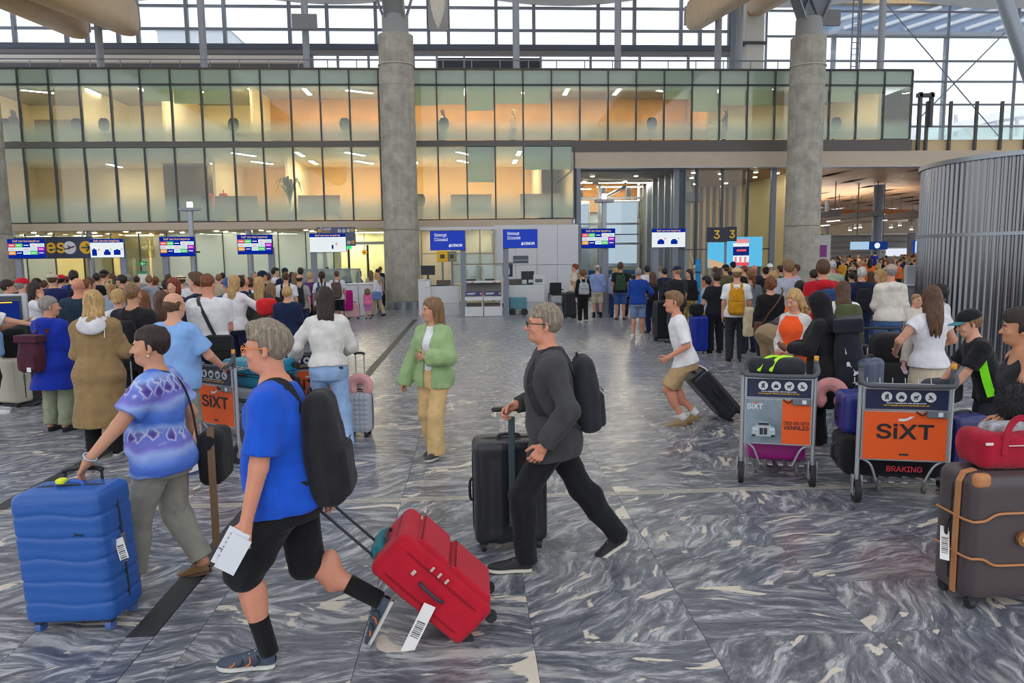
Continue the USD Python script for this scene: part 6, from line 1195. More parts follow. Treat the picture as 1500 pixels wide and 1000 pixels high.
def backpack(fg,label,col,w=.30,h=.46,d=.18,dz=.20,off=.0,mat=None,pocket=True,flap=False,soft=.35,straps=True,tilt=0.0,logo=None,group=None,back=-.125):
    """a rucksack on a figure's back, a thing of its own: bag, pocket, flap, shoulder straps"""
    s,T,TP=fg.s,fg.T,fg.TP;ctr=TP(off,back-d/2-.012,dz);base=wpt(fg,ctr-T[2]*h/2);t=thing('backpack',label,'backpack',base,fg.t.rz,group);o=ctr-np.array([0,0,0]);lb=ctr-T[2]*h/2;M=T if not tilt else basis(0,tilt)@T
    m=mat or cloth(C(col),.2,300.0,.45);r=min(w,d)*.42
    v,f=rbox_vf((w,d,h),r,16,disp=lambda p,n:.008*(meshkit.fbm(p*12+3,3)-.5)*2,taper=lambda p:p*np.stack([1-.16*np.clip(p[:,2]/h,0,.5)*2,1-.28*np.clip(p[:,2]/h,0,.5)*2,1+0*p[:,0]],1));put(t,'bag',v@M+ctr-lb,f,m)
    if pocket:v,f=rbox_vf((w*.78,d*.42,h*.45),d*.18,10,disp=lambda p,n:.006*(meshkit.fbm(p*14,3)-.5)*2);pk=put(t,'pocket',(v+(0,-d*.42,-h*.2))@M+ctr-lb,f,m);put(pk,'zip',*tube_vf([(np.array([x,-d*.62+.25*d*(abs(x)/w)**2,h*.035]))@M+ctr-lb for x in np.linspace(-w*.33,w*.33,9)],.004,5),PC(24,24,28,.5))
    if flap:v,f=rbox_vf((w*.98,d*1.02,h*.2),d*.09,10);put(t,'flap',(v+(0,-.01,h*.42))@M+ctr-lb,f,m)
    put(t,'grab_loop',*tube_vf([(np.array([.035*math.cos(a),d*.2,h*.48+.03*math.sin(a)]))@M+ctr-lb for a in np.linspace(0,np.pi,9)],.006,6),m)
    if logo:v,f=rbox_vf(logo[0],.004,4);put(t,'badge',(v+logo[2])@M+ctr-lb,f,plain(C(logo[1]),.5))
    if straps:
        for sx in (-1,1):
            pts=curve([TP(sx*.07,back-.03,.36),TP(sx*.085,-.085,.50),TP(sx*.092,-.01,.522),TP(sx*.10,.075,.455),TP(sx*.115,.13,.33),TP(sx*.15,.09,.17),TP(sx*.165,-.02,.07),TP(sx*.12,back-.02,.02)],30);c=TP(0,-.01,.25);n=pts-c;n -= np.outer(n@T[2],T[2])*.5;put(t,'strap',*ribbon_vf(pts-lb,n,.05*s,.012),m,False)
    return t
# ================================================================ LUGGAGE
BLK=PC(26,27,30,0.45);RUB=PC(34,34,36,0.7);CHROME=PC(186,190,196,0.25,0.9);ALU=PC(168,172,178,0.35,0.6)
@cached
def shell(path,col,rough=0.32,flake=0.06,lines=0.0):
    N={'tc':('texture_coordinate',{}),'n':('noise_texture',{'scale':120.0,'detail':2.0}),'r':('rgb_ramp',{'ramp':[(0.3,tuple(c*(1-flake) for c in col)),(0.7,tuple(min(1,c*(1+flake)) for c in col))]}),
         'w':('wave_texture',{'bands_direction':'z','scale':40.0,'distortion':1.5}),'b':('bump',{'strength':lines,'distance':0.002}),'p':('principled_bsdf',{'roughness':rough,'specular_ior_level':0.5})}
    return usdkit.material(stage,path,N,[('tc.object','n.vector'),('n.fac','r.fac'),('r.color','p.base_color'),('tc.object','w.vector'),('w.fac','b.height'),('b.normal','p.normal')],surface='p.BSDF')
def tag_strip(t,p0,d,n,L=0.26,w=0.06):
    """paper bag tag with bar print hanging from p0 along d"""
    d,n=unit(d),unit(n);s=np.cross(d,n);M=np.array([s,d,n]);MB().cbox(np.asarray(p0)+d*L/2,(w,L,.003),M).put(t,'bag_tag',PC(226,226,224,.6));m=MB()
    for k in range(9):m.cbox(np.asarray(p0)+d*(L*.35+k*.011)+n*.002,(w*.7,.004+.003*(k%3==0),.002),M)
    m.put(t,'tag_print',PC(90,90,94,.6))
def suitcase(label,loc,w,d,h,col,rz=0.0,tilt=None,style='wave',handle=0.0,hx=0.10,wheel=(30,30,32),group=None,res=14,trim=None,single=False,hside=1,roll=0.0,lines=0.0,hcol=None,r=None):
    """upright case: base at z=0, front towards -y, telescopic handle on the +y side"""
    t=thing('suitcase',label,'suitcase',loc,rz,group,None,tilt)
    if roll:UsdGeom.Xformable(t.GetPrim()).AddRotateYOp().Set(float(roll))
    wh=0.055;m=shell(C(col),0.32 if style!='soft' else 0.8,.06,lines) if style!='soft' else cloth(C(col),.08,500.0,.15)
    def disp(p,n):
        face=np.abs(n[:,1])>.5;z,x=p[:,2],p[:,0]
        if style=='wave':q=z/h*6.4+.07*np.sin(x/w*5.0)+.05*np.sin(x/w*9+z*20);g=np.abs(q-np.round(q));return np.where(g<.10,-.007*(1-g/.10),0.0015*np.sin(q*np.pi*2)**2)*(np.abs(n[:,2])<.7)
        if style=='rib':q=x/w*9;g=np.abs(q-np.round(q));return np.where(g<.22,-.006*(1-g/.22),0)*face
        if style=='vert':q=x/w*3;g=np.abs(q-np.round(q));return np.where(g<.16,-.010*(1-g/.16),0)*face
        if style=='dots':qx,qz=x/.055,z/.055;gx,gz=qx-np.round(qx),qz-np.round(qz);return np.clip(.010-.055*(gx**2+gz**2),0,1)*face
        if style=='facet':u=np.abs(x)/(w/2);v=np.abs(z)/(h/2);return np.where(face,-.012*np.clip((np.minimum(1-u,1-v)-.12)/.25,0,1)+.008*(np.abs(x+.12*w)<.06*w),0)
        return .004*(meshkit.fbm(p*9+2,3)-.5)*2
    v,f=rbox_vf((w,d,h-wh),r or (.055 if style!='soft' else .045),res,disp);up=np.array([0,0,wh+(h-wh)/2]);put(t,'shell',v+up,f,m)
    if style!='soft':
        v,f=rbox_vf((w+.004,.022,h-wh+.004),.010,8);q=(np.array([1,1,1.0]));ring=[]
        for a in np.linspace(0,2*np.pi,49):c,s_=math.cos(a),math.sin(a);k=(abs(c)**8+abs(s_)**8)**(-1/8);ring.append((c*k*(w/2+.001),0,s_*k*((h-wh)/2+.001)))
        put(t,'seam',*tube_vf(np.array(ring)+up,.007,6),BLK)
        put(t,'lock',*[x+(np.array([w/2+.004,0,up[2]+h*.05]) if i==0 else 0) for i,x in enumerate(cham_vf(np.array([.015,.035,.09]),.004))],PC(120,124,130,.35,.6),False)
    else:
        for yy,hh in ((-d/2-.018,.40),(-d/2-.014,.30)):
            zc=up[2]+(h*.18 if hh==.30 else-h*.20);v,f=rbox_vf((w*.84,.05,h*hh),.024,10,lambda p,n:.003*(meshkit.fbm(p*11,3)-.5));pk=put(t,'pocket',v+(0,yy+.012,zc),f,m)
            put(pk,'zip',*tube_vf([(x,yy-.012,zc+h*hh*.46) for x in np.linspace(-w*.38,w*.38,5)],.004,5),PC(70,10,16,.5))
        ring=[]
        for a in np.linspace(0,2*np.pi,41):c,s_=math.cos(a),math.sin(a);k=(abs(c)**8+abs(s_)**8)**(-1/8);ring.append((c*k*(w/2+.001),0,s_*k*((h-wh)/2+.001)))
        for yy in (-d*.28,d*.3):put(t,'piping',*tube_vf(np.array(ring)+up+(0,yy,0),.006,6),cloth(tuple(c*.6 for c in C(col))))
    for sx in (-1,1):
        for sy in (-1,1):x,y=sx*(w/2-.06),sy*(d/2-.05);q=MB().cbox((x,y,.058),(.05,.05,.03),None,.008).put(t,'wheel_fork',BLK);MB().cyl((x-.016,y,.032),(x+.016,y,.032),.032,14).put(q,'wheel',plain(C(wheel),.5),None,True)
    put(t,'top_grip',*tube_vf(curve([(-.08,0,h-.01),(-.06,0,h+.022),(.06,0,h+.022),(.08,0,h-.01)],14),.011,8),plain(C(hcol),.4) if hcol else BLK);put(t,'side_grip',*tube_vf(curve([(-w/2+.01,0,up[2]-.08),(-w/2-.022,0,up[2]-.06),(-w/2-.022,0,up[2]+.06),(-w/2+.01,0,up[2]+.08)],14),.010,8),plain(C(hcol),.4) if hcol else BLK)
    if handle:
        y=hside*(d/2-.03)
        if single:MB().cbox((0,-d/2-.02,h*.62+handle*.4),(.045,.02,h*.75+handle*.8),None,.006).put(t,'telescopic_pole',PC(70,84,90,.4,.4));MB().cbox((-.04,-d/2-.02,h+handle),(.19,.035,.03),None,.010).put(t,'pull_handle',BLK)
        else:
            for sx in (-1,1):put(t,'telescopic_pole',*tube_vf([(sx*hx,y,h-.02),(sx*hx,y,h+handle)],.008,8),ALU if hcol is None else PC(40,44,50,.35,.4))
            put(t,'pull_handle',*tube_vf(curve([(-hx-.01,y,h+handle),(-hx*.6,y,h+handle+.015),(hx*.6,y,h+handle+.015),(hx+.01,y,h+handle)],12),.015,8),BLK)
    return t
def lying(label,loc,w,d,h,col,rz,style='vert',group=None):
    """a case lying flat on its back on something: wheels end towards -y, height d"""
    t=thing('suitcase',label,'suitcase',loc,rz,group);m=shell(C(col),.35)
    q=lambda p,n:np.where((np.abs(np.abs(p[:,0]/w*3)%1-.5)<.08)&(np.abs(n[:,2])>.5),-.006,0);v,f=rbox_vf((w,h,d),.05,12,q);put(t,'shell',v+(0,0,d/2),f,m)
    for dz in (-.014,.014):put(t,'seam',*tube_vf([(x,y,d/2+dz) for x,y in ((-w/2,h/2-.06),(-w/2-.001,-h/2+.06),(-w/2+.06,-h/2-.001),(w/2-.06,-h/2-.001),(w/2+.001,-h/2+.06),(w/2,h/2-.06))],.005,6),BLK)
    for sx in (-1,1):
        for z in (.06,d-.06):x=sx*(w/2-.07);MB().cyl((x,-h/2+.01,z),(x,-h/2-.03,z),.03,12).put(t,'wheel_fork',BLK,None,True);MB().cyl((x-.018,-h/2-.05,z),(x+.018,-h/2-.05,z),.03,14).put(t,'wheel',RUB,None,True)
    put(t,'side_grip',*tube_vf(curve([(-w/2+.005,-.08,d/2),(-w/2-.02,-.06,d/2),(-w/2-.02,.06,d/2),(-w/2+.005,.08,d/2)],12),.009,6),BLK)
    return t
def pictogram(m,x,z,k):
    """white-disc pictograms of the trolley: bags on a cart, car, cart, ramp"""
    if k==0:m.box((x-.012,-.004,z-.008),(x-.003,0,z+.018));m.box((x+.001,-.004,z-.008),(x+.011,0,z+.024));m.box((x-.018,-.004,z-.014),(x+.016,0,z-.010));m.cyl((x-.010,-.004,z-.02),(x-.010,0,z-.02),.004,8);m.cyl((x+.010,-.004,z-.02),(x+.010,0,z-.02),.004,8)
    elif k==1:m.box((x-.02,-.004,z-.012),(x+.02,0,z));m.box((x-.012,-.004,z),(x+.012,0,z+.012));m.cyl((x-.011,-.004,z-.014),(x-.011,0,z-.014),.005,8);m.cyl((x+.011,-.004,z-.014),(x+.011,0,z-.014),.005,8)
    elif k==2:m.box((x-.016,-.004,z-.008),(x+.012,0,z+.008));m.box((x+.012,-.004,z+.004),(x+.02,0,z+.016));m.cyl((x-.010,-.004,z-.017),(x-.010,0,z-.017),.005,8);m.cyl((x+.008,-.004,z-.017),(x+.008,0,z-.017),.005,8)
    else:m.tube([(x-.02,-.002,z-.016),(x+.018,-.002,z-.004)],.003,5);m.cbox((x-.004,-.002,z+.004),(.016,.004,.014),rotz(0));m.tube([(x-.014,-.002,z+.018),(x+.016,-.002,z-.020)],.003,5)
REDC=PC(206,40,40,.5)
def luggage_cart(label,loc,rz,ad,W=0.62):
    """airport trolley seen from its handle end (front = -y): tubes, sign strip, advert board, deck, wheels"""
    t=thing('luggage_trolley',label,'luggage cart',loc,rz);w=W/2;TUBE=PC(176,180,184,.3,.75);DG=PC(74,78,84,.5)
    for sx in (-1,1):
        put(t,'side_tube',*tube_vf([(sx*w,0,.16),(sx*w,0,1.06)],.018,12),TUBE);put(t,'side_tube',*tube_vf(curve([(sx*w,.02,.2),(sx*(w-.02),.25,.17),(sx*(w-.06),.80,.15)],12),.014,10),TUBE)
        put(t,'grip_post',*tube_vf([(sx*w,-.01,.98),(sx*w,-.01,1.12)],.022,12),DG);put(t,'grip_tip',*tube_vf([(sx*w,-.01,1.12),(sx*w,-.01,1.16)],.020,12),PC(220,160,60,.5) if sx>0 else DG)
        q=MB().cyl((sx*w-.022,-.01,.095),(sx*w+.022,-.01,.095),.095,22).put(t,'rear_wheel',RUB,None,True);MB().cyl((sx*w-.026,-.01,.095),(sx*w+.026,-.01,.095),.045,14).put(q,'wheel_hub',PC(150,152,156,.4,.5));MB().cbox((sx*(w+.034),-.01,.15),(.012,.06,.16),None,.004).cbox((sx*(w-.034),-.01,.15),(.012,.06,.16),None,.004).put(t,'wheel_fork',TUBE)
        put(t,'brace',*tube_vf(curve([(sx*(w-.02),-.0,.37),(sx*(w-.10),.0,.32),(sx*(w-.16),.03,.17)],10),.010,8),TUBE);MB().cyl((sx*.17-.012,.0,.12),(sx*.17+.012,.0,.12),.03,12).cyl((sx*.17,0,.12),(sx*.17,.02,.18),.012,8).put(t,'stop_roller',DG)
    put(t,'handle_bar',*tube_vf(curve([(-w,.0,1.10),(-w-.012,-.05,1.03),(-w+.02,-.09,.995),(-w+.10,-.10,.99),(0,-.10,.985),(w-.10,-.10,.99),(w-.02,-.09,.995),(w+.012,-.05,1.03),(w,.0,1.10)],40),.020,10),DG)
    bas=MB()
    for yy in (.04,.13,.22,.30):bas.tube([(-w+.02,yy,.94),(w-.02,yy,.94)],.005,6)
    for xx in np.linspace(-w+.04,w-.04,7):bas.tube([(xx,.02,.94),(xx,.32,.94),(xx,.33,.985)],.004,6)
    bas.put(t,'basket',TUBE)
    MB().cbox((0,-.02,.87),(W-.03,.02,.19),None,.006).put(t,'sign_frame',TUBE);sgp=MB().box((-w+.035,-.036,.79),(w-.035,-.030,.95)).put(t,'sign_plate',PC(26,34,66,.4));x0=-w*.44
    for k in range(4):
        x=x0+k*.108;MB().cyl((x,-.040,.892),(x,-.036,.892),.040,24).put(sgp,'sign_disc',SIGNW);m=MB();pictogram(m,x,.892,k);put(sgp,'pictogram',np.vstack(m.v)+(0,-.041,0),np.vstack(m.f),PC(40,46,70,.5),False)
    for s_,z,mm in (('Bruk av bagasjetrallen skjer på eget ansvar',.836,SIGNW),('Use of baggage trolleys is at passengers own risk',.818,YEL)):v,f=text(s_,.0105,FRONT,np.array([0.0,-.037,z]),.002,True);k=min(1.0,(W-.14)/np.ptp(v[:,0]));v[:,0] *= k;put(sgp,'sign_text',v,f,mm,False)
    MB().cbox((0,-.015,.57),(W-.035,.016,.42),None,.004).put(t,'advert_back',TUBE);za,zb=.375,.765;xa=-w+.03;xb=w-.03;ORG=PC(234,92,30,.4);DRK=PC(26,26,28,.5)
    if ad=='word':
        adp=MB().box((xa,-.030,za),(xb,-.024,zb)).put(t,'advert_board',ORG)
        v,f=text('SiXT',.115,FRONT,np.array([0.0,-.031,.58-.03]),.003,True);v[:,0] *= 1.25;put(adp,'advert_word',v,f,DRK,False)
        q=[(.03*(1-c)+.0,0) for c in (0,)];V=np.array([(-.055,-.033,.695),(-.02,-.033,.690),(.02,-.033,.70),(.065,-.033,.735),(.03,-.033,.730),(.012,-.033,.718),(-.015,-.033,.712),(-.05,-.033,.714)]);put(adp,'advert_swoosh',np.vstack([V,V+(0,.002,0)]),np.array([[0,1,6],[0,6,7],[1,2,5],[1,5,6],[2,3,4],[2,4,5]]),SIGNW,False);MB().box((-.035,-.031,.41),(.035,-.029,.425)).put(adp,'advert_small_print',DRK)
    else:
        xm=xa+(xb-xa)*.56;MB().box((xa,-.030,za),(xm,-.024,zb)).put(t,'advert_board',PC(120,136,146,.4,0,.5,.5,3.0));adp=MB().box((xm,-.030,za),(xb,-.024,zb)).put(t,'advert_board',ORG)
        v,f=text('SiXT',.045,FRONT,np.array([xa+.075,-.031,zb-.085]),.003,True);put(adp,'advert_word',v,f,SIGNW,False);MB().cbox((xa+.08,-.032,zb-.028),(.03,.002,.012),None).put(adp,'advert_swoosh',ORG)
        for s_,z,hh in (('CEO OG CFO',.55,.026),('VENNLIG',.505,.034)):v,f=text(s_,hh,FRONT,np.array([(xm+xb)/2,-.031,z]),.002,True);k=min(1,(xb-xm-.03)/np.ptp(v[:,0]));v[:,0]=(xm+xb)/2+(v[:,0]-(xm+xb)/2)*k;put(adp,'advert_word',v,f,DRK,False)
        cx=(xa+xm)/2;car=[(-.10,.04),(-.095,.10),(-.06,.115),(-.04,.15),(.04,.15),(.06,.115),(.095,.10),(.10,.04),(.07,.02),(-.07,.02)];V=np.array([(cx+a,-.0315,za+.04+b) for a,b in car]+[(cx,-.0315,za+.12)]);n_=len(car);put(adp,'advert_car',V,np.array([[i,(i+1)%n_,n_] for i in range(n_)])[:,::-1],PC(176,188,196,.4),False)
        m=MB();m.box((cx-.032,-.034,za+.075),(cx-.003,-.032,za+.135)).box((cx+.003,-.034,za+.075),(cx+.032,-.032,za+.135));m.box((cx-.045,-.034,za+.16),(cx+.045,-.032,za+.182));m.box((cx-.095,-.034,za+.055),(cx-.065,-.032,za+.075)).box((cx+.065,-.034,za+.055),(cx+.095,-.032,za+.075));m.put(adp,'advert_car_grille',PC(40,44,50,.4));m=MB();m.box((cx-.092,-.034,za+.118),(cx-.05,-.032,za+.128)).box((cx+.05,-.034,za+.118),(cx+.092,-.032,za+.128));m.put(adp,'advert_car_lights',SIGNW)
    MB().cbox((w-.11,-.036,.755),(.15,.03,.055),None,.006).put(t,'coin_lock',PC(104,112,122,.4));MB().cbox((w-.09,-.052,.757),(.034,.004,.034),None).put(t,'lock_label',SIGNW);put(t,'lock_chain',*tube_vf(curve([(w-.19,-.03,.765),(w-.22,-.045,.745),(w-.26,-.03,.77)],8),.006,6),RUB)
    MB().tube([(-w+.01,0,.365),(w-.01,0,.365)],.012,8).put(t,'cross_bar',TUBE);dk=MB()
    for xx in np.linspace(-w+.08,w-.08,6):dk.cbox((xx,.44,.155),(.045,.76,.014),None,.003)
    dk.put(t,'deck',TUBE);put(t,'deck_end',*tube_vf([(-w+.06,.80,.15),(w-.06,.80,.15)],.014,8),TUBE);MB().cyl((-.02,.70,.06),(.02,.70,.06),.06,16).cbox((0,.70,.11),(.07,.06,.06),None,.008).put(t,'front_wheel',RUB)
    return t
def soft_bag(name,label,cat,loc,size,col,rz=0,r=None,amp=.012,mat=None,group=None):
    t=thing(name,label,cat,loc,rz,group);v,f=rbox_vf(size,r or min(size)*.4,14,lambda p,n:amp*(meshkit.fbm(p*9+5,3)-.5)*2);put(t,'bag',v+(0,0,size[2]/2),f,mat or cloth(C(col),.2,300.,.5));return t
def torus_pillow(label,loc,M,R,r,col,gap=.5):
    t=thing('neck_pillow',label,'neck pillow',loc);a=np.linspace(gap,2*np.pi-gap,30);p=np.stack([R*np.sin(a),0*a,R*np.cos(a)*.95],1);rr=r*np.clip(np.minimum(a-gap,2*np.pi-gap-a)/.25,.25,1)**.4;v,f=tube_vf(p,rr,18);put(t,'cushion',v@np.asarray(M),f,cloth(C(col),.08,400.,.2));put(t,'seam',*tube_vf((p+(0,-r*1.0,0))[2:-2]@np.asarray(M),.003,5),cloth(tuple(c*.8 for c in C(col))));return t
# ================================================================ THE PEOPLE NEAR THE CAMERA
def col(*c):return c
@cached
def tiedye(path):
    N={'tc':('texture_coordinate',{}),'s':('separate_xyz',{}),'n':('noise_texture',{'scale':5.0,'detail':4.0}),'nm':('math',{'math_type':'multiply_add','value2':0.14,'value3':0.0}),'z':('math',{'math_type':'add'}),'zs':('math',{'math_type':'multiply','value2':3.3}),'fr':('math',{'math_type':'fraction'}),
         'r':('rgb_ramp',{'ramp':[(0.0,C(92,128,214)),(0.2,C(150,172,226)),(0.3,C(120,120,200)),(0.5,C(84,74,168)),(0.66,C(150,176,228)),(0.78,C(70,110,204)),(1.0,C(92,128,214))]}),
         'wn':('noise_texture',{'scale':7.0,'detail':3.0}),'wk':('vector_math',{'math_type':'scale','scale':0.07}),'wd':('vector_math',{'math_type':'add'}),'mp':('mapping',{'scale':(13.0,13.0,11.0)}),'v':('voronoi_texture',{'scale':1.0,'randomness':0.5,'feature':'f1','metric':'manhattan'}),'d':('rgb_ramp',{'ramp':[(0.3,C(70,48,122)),(0.5,C(120,112,190)),(0.62,C(226,228,242)),(0.8,C(110,134,212))]}),'bm':('rgb_ramp',{'ramp':[(0.34,(0,0,0)),(0.42,(1,1,1)),(0.62,(1,1,1)),(0.70,(0,0,0))]}),'mm':('math',{'math_type':'multiply','value2':0.62}),
         'mx':('mix_color',{}),'f':('noise_texture',{'scale':12.0,'detail':2.0}),'b':('bump',{'strength':0.4,'distance':0.02}),'p':('principled_bsdf',{'roughness':0.85,'specular_ior_level':0.25})}
    L=[('tc.object','s.vector'),('tc.object','n.vector'),('n.fac','nm.value1'),('s.z','z.value1'),('nm.value','z.value2'),('z.value','zs.value1'),('zs.value','fr.value1'),('fr.value','r.fac'),('fr.value','bm.fac'),('tc.object','wn.vector'),('wn.color','wk.vector1'),('wk.vector','wd.vector1'),('tc.object','wd.vector2'),('wd.vector','mp.vector'),('mp.vector','v.vector'),('v.distance','d.fac'),
         ('r.color','mx.a'),('d.color','mx.b'),('bm.color','mm.value1'),('mm.value','mx.fac'),('mx.result','p.base_color'),('tc.object','f.vector'),('f.fac','b.height'),('b.normal','p.normal')]
    return usdkit.material(stage,path,N,L,surface='p.BSDF')
@cached
def denim(path,c,fade=1.5):
    N={'tc':('texture_coordinate',{}),'n':('noise_texture',{'scale':4.0,'detail':5.0}),'r':('rgb_ramp',{'ramp':[(0.3,c),(0.72,tuple(min(1,q*fade) for q in c))]}),'w':('noise_texture',{'scale':300.0}),'f':('noise_texture',{'scale':14.0,'detail':2.0,'distortion':0.8}),'b':('bump',{'strength':0.45,'distance':0.02}),'b2':('bump',{'strength':0.2,'distance':0.002}),'p':('principled_bsdf',{'roughness':0.9,'specular_ior_level':0.2})}
    return usdkit.material(stage,path,N,[('tc.object','n.vector'),('n.fac','r.fac'),('r.color','p.base_color'),('tc.object','f.vector'),('f.fac','b.height'),('tc.object','w.vector'),('w.fac','b2.height'),('b.normal','b2.normal'),('b2.normal','p.normal')],surface='p.BSDF')
def base(px,py,Y):return AT(px,py,Y)[:2]
PCX=(PC(28,32,40,.6),PC(196,110,50,.6))
# --- man in the blue T-shirt, walking, red case in tow
def paper_of(fg):
    pass
b2=base(424,745,3.62)
f2=person('person walking left in a bright blue T-shirt, black shorts and grey trail shoes',b2,90,1.80,'m',290,1.10,.07,.10,hpitch=-.02,hwrist=(None,((.0,-.35,-1),(0,1,-.3))),la=((-.275,.125,.80),(-.5,-1,0)),ra=(tgt(b2,90,1.80,(-.80,3.84,.80)),(.4,-1,.3)),lf=(-.10,.11,.088,0,0),rf=(.09,-.40,.235,62,-6),drop=.05,tone='pink',hair=('quiff','ash'),
            top=dict(kind='tee',col=(24,82,196),sleeve=.82,fit=.020,hem=-.10),bottom=dict(kind='shorts',col=(22,23,28),len=1.02,fit=.018),shoes=(58,70,88),sole=(196,198,192),socks=((20,20,22),.17),glasses=(214,120,40),curl=(.55,.9))
backpack(f2,'big soft black backpack on the person in the bright blue T-shirt',(34,34,38),.31,.58,.19,.17,back=-.10)
for lg in f2.legs:
    o_=lg[2]-lg[3][2]*.0875
    for k in range(4):
        for sx in (-1,1):put(f2.t,'shoe_overlay',*tube_vf(curve([o_+lg[3].T@np.array([sx*.030,.05+.035*k,.072-.009*k]),o_+lg[3].T@np.array([sx*.051,.035+.042*k,.05-.005*k]),o_+lg[3].T@np.array([sx*.050,.06+.04*k,.028])],6),.005,5),PCX[k%2])
wr,fh,ts,n_=f2.hand0;pp=wpt(f2,wr+fh*.10+ts*.05)
tk=thing('boarding_papers','folded white travel papers in the hand of the man in blue','papers',pp,0);Mp=np.array([unit([.75,.1,-.5]),unit([.1,1,.1]),unit([.5,-.05,.85])]);Mp[1]=np.cross(Mp[2],Mp[0]);MB().cbox((0,-.01,-.03),(.105,.006,.20),Mp).cbox((.012,-.018,-.055),(.10,.003,.19),Mp).put(tk,'sheets',PC(214,218,224,.6));m=MB()
for k in range(6):m.cbox(np.array([0,-.014,-.03])+Mp[2]*(.07-.025*k),(.07,.003,.004),Mp)
m.cbox(np.array([0,-.014,-.03])-Mp[2]*.02,(.10,.004,.006),Mp);m.put(tk,'print',PC(120,126,136,.6))
pr=G(676,948);red=suitcase('bright red fabric suitcase tilted on its wheels behind the man in blue',(pr[0]+.12,pr[1]+.24,.045),.46,.28,.70,(178,22,44),90,-46,'soft',.42,.09,hcol=(40,44,50),res=18)
tag_strip(red,(-.245,.05,.34),(0,.96,-.30),(-1,0,0),.30,.065);v,f=rbox_vf((.26,.10,.07),.03,8,lambda p,n:.012*(meshkit.fbm(p*30,2)-.5));put(red,'teal_ribbon',v+(.03,.08,.70),f,cloth(C(40,120,130)));ZP=PC(206,190,180,.3,.6)
for dx in (.0,.05,.10):MB().cbox((-.243,-.10,.36+dx),(.006,.03,.014),None,.002).put(red,'zip_puller',ZP)
MB().cbox((-.237,-.02,.52),(.006,.03,.02),None,.002).put(red,'zip_puller',ZP);MB().cbox((.14,-.148,.60),(.05,.006,.035),None,.002).put(red,'badge',PC(206,180,170,.4,.4))
# --- woman in the blue patterned shirt, blue hard case
b1=base(243,700,4.55)
f1=person('person with short dark hair in a blue violet patterned shirt pulling the blue case',b1,86,AT(210,474,4.5)[2],'f',230,1.16,.08,.05,tyaw=.12,hyaw=.15,la=(tgt(b1,86,1.66,(-2.19,4.13,.915)),(-.6,-.9,-.2)),hwrist=(((.1,.55,-.8),(.9,0,.1)),None),ra=((.27,-.02,.86),(.4,-1,0)),lf=(-.10,.20,.088,0,4),rf=(.10,-.17,.10,14,-6),drop=.02,tone='light',hair=('short','dark'),
            top=dict(kind='tee',mat=tiedye(),sleeve=.72,fit=.030,hem=-.13),bottom=dict(col=(150,148,138),fit=.016,crop=.06),shoes=(120,88,60),sole=(90,66,48),earring=True)
for bn in (0,):
    br=f1.hand0[0]-f1.hand0[1]*.03;a=np.linspace(0,2*np.pi,17);s_,u_=np.cross(f1.hand0[1],f1.hand0[3]),f1.hand0[3];put(f1.t,'bracelet',*tube_vf([br+.036*(math.cos(q)*s_+math.sin(q)*u_) for q in a],.004,6),PC(176,196,214,.4))
sb=thing('shoulder_bag','black shoulder bag with brown strap at the hip of the woman in the patterned shirt','bag',wpt(f1,(.24,-.22,.62)));v,f=rbox_vf((.16,.30,.36),.06,10,lambda p,n:.012*(meshkit.fbm(p*9,3)-.5));put(sb,'bag',v+(0,0,.15),f,cloth(C(30,30,34)));o_=wpt(f1,(.24,-.22,.62));pts=curve([wpt(f1,f1.TP(*q))-o_ for q in ((.20,-.15,-.02),(.13,-.155,.25),(.06,-.125,.44),(-.05,-.06,.525),(-.09,.04,.50),(-.11,.15,.36))],24);put(sb,'strap',*ribbon_vf(pts,pts-(np.array([*b1,1.2])-o_),.022,.008),PC(40,34,34,.6),False);put(sb,'brown_strap',*ribbon_vf(np.array([(.02,-.12,.36),(.03,-.16,.1),(.03,-.16,-.2),(.02,-.14,-.42)]),(0,-1,0),.045,.01),PC(110,84,62,.7),False)
blue=suitcase('blue ribbed hard suitcase rolled by the woman in the patterned shirt',(AT(129,900,4.07)[0],4.07,0),.525,.31,.80,(34,84,158),-6,None,'wave',.05,.11,wheel=(70,100,160),lines=.25,hcol=(40,90,170),roll=-3.0,res=80)
tag_strip(blue,(.272,-.05,.50),(.3,-.2,-.9),(.2,-1,0),.12,.05);MB().cbox((-.03,-.02,.835),(.05,.05,.03),None,.008).put(blue,'yellow_tag',PC(214,226,40,.5));m=MB();m.tube([(.09,-.158,.565),(.15,-.158,.572)],.003,5).tube([(.10,-.158,.58),(.14,-.158,.56)],.003,5);m.put(blue,'maker_mark',PC(20,30,60,.5))
# --- man in the dark jacket with the black case
b3=base(812,662,4.62);H3=1.80
f3=person('person with glasses in a charcoal jacket and black jeans striding left with a black case',b3,90,H3,'m',230,1.02,.03,.09,hpitch=-.05,la=((-.27,.09,.86),(-.4,-1,0)),ra=(tgt(b3,90,H3,(.29,4.80,1.05)),(.6,-1,-.3)),hwrist=(None,((-.15,.8,-.45),(-.6,.3,.6))),lf=(-.09,.19,.088,-2,2),rf=(.10,-.43,.15,34,-6),drop=.05,tone='pink',hair=('short','ash'),glasses=(24,24,28),
            top=dict(kind='shirt',col=(62,62,64),sleeve=2.0,fit=.026,hem=-.15),bottom=dict(col=(24,25,30),fit=.010),shoes=(26,26,30),sole=(206,202,188),curl=(.8,1.2))
backpack(f3,'dark grey backpack on the man in the charcoal jacket',(42,44,50),.29,.50,.17,.22)
blk=suitcase('tall black hard suitcase pushed by the man in the charcoal jacket',(AT(747,800,4.98)[0],4.98,0),.51,.30,.78,(30,31,35),4,None,'facet',.24,.1,single=True,res=18)
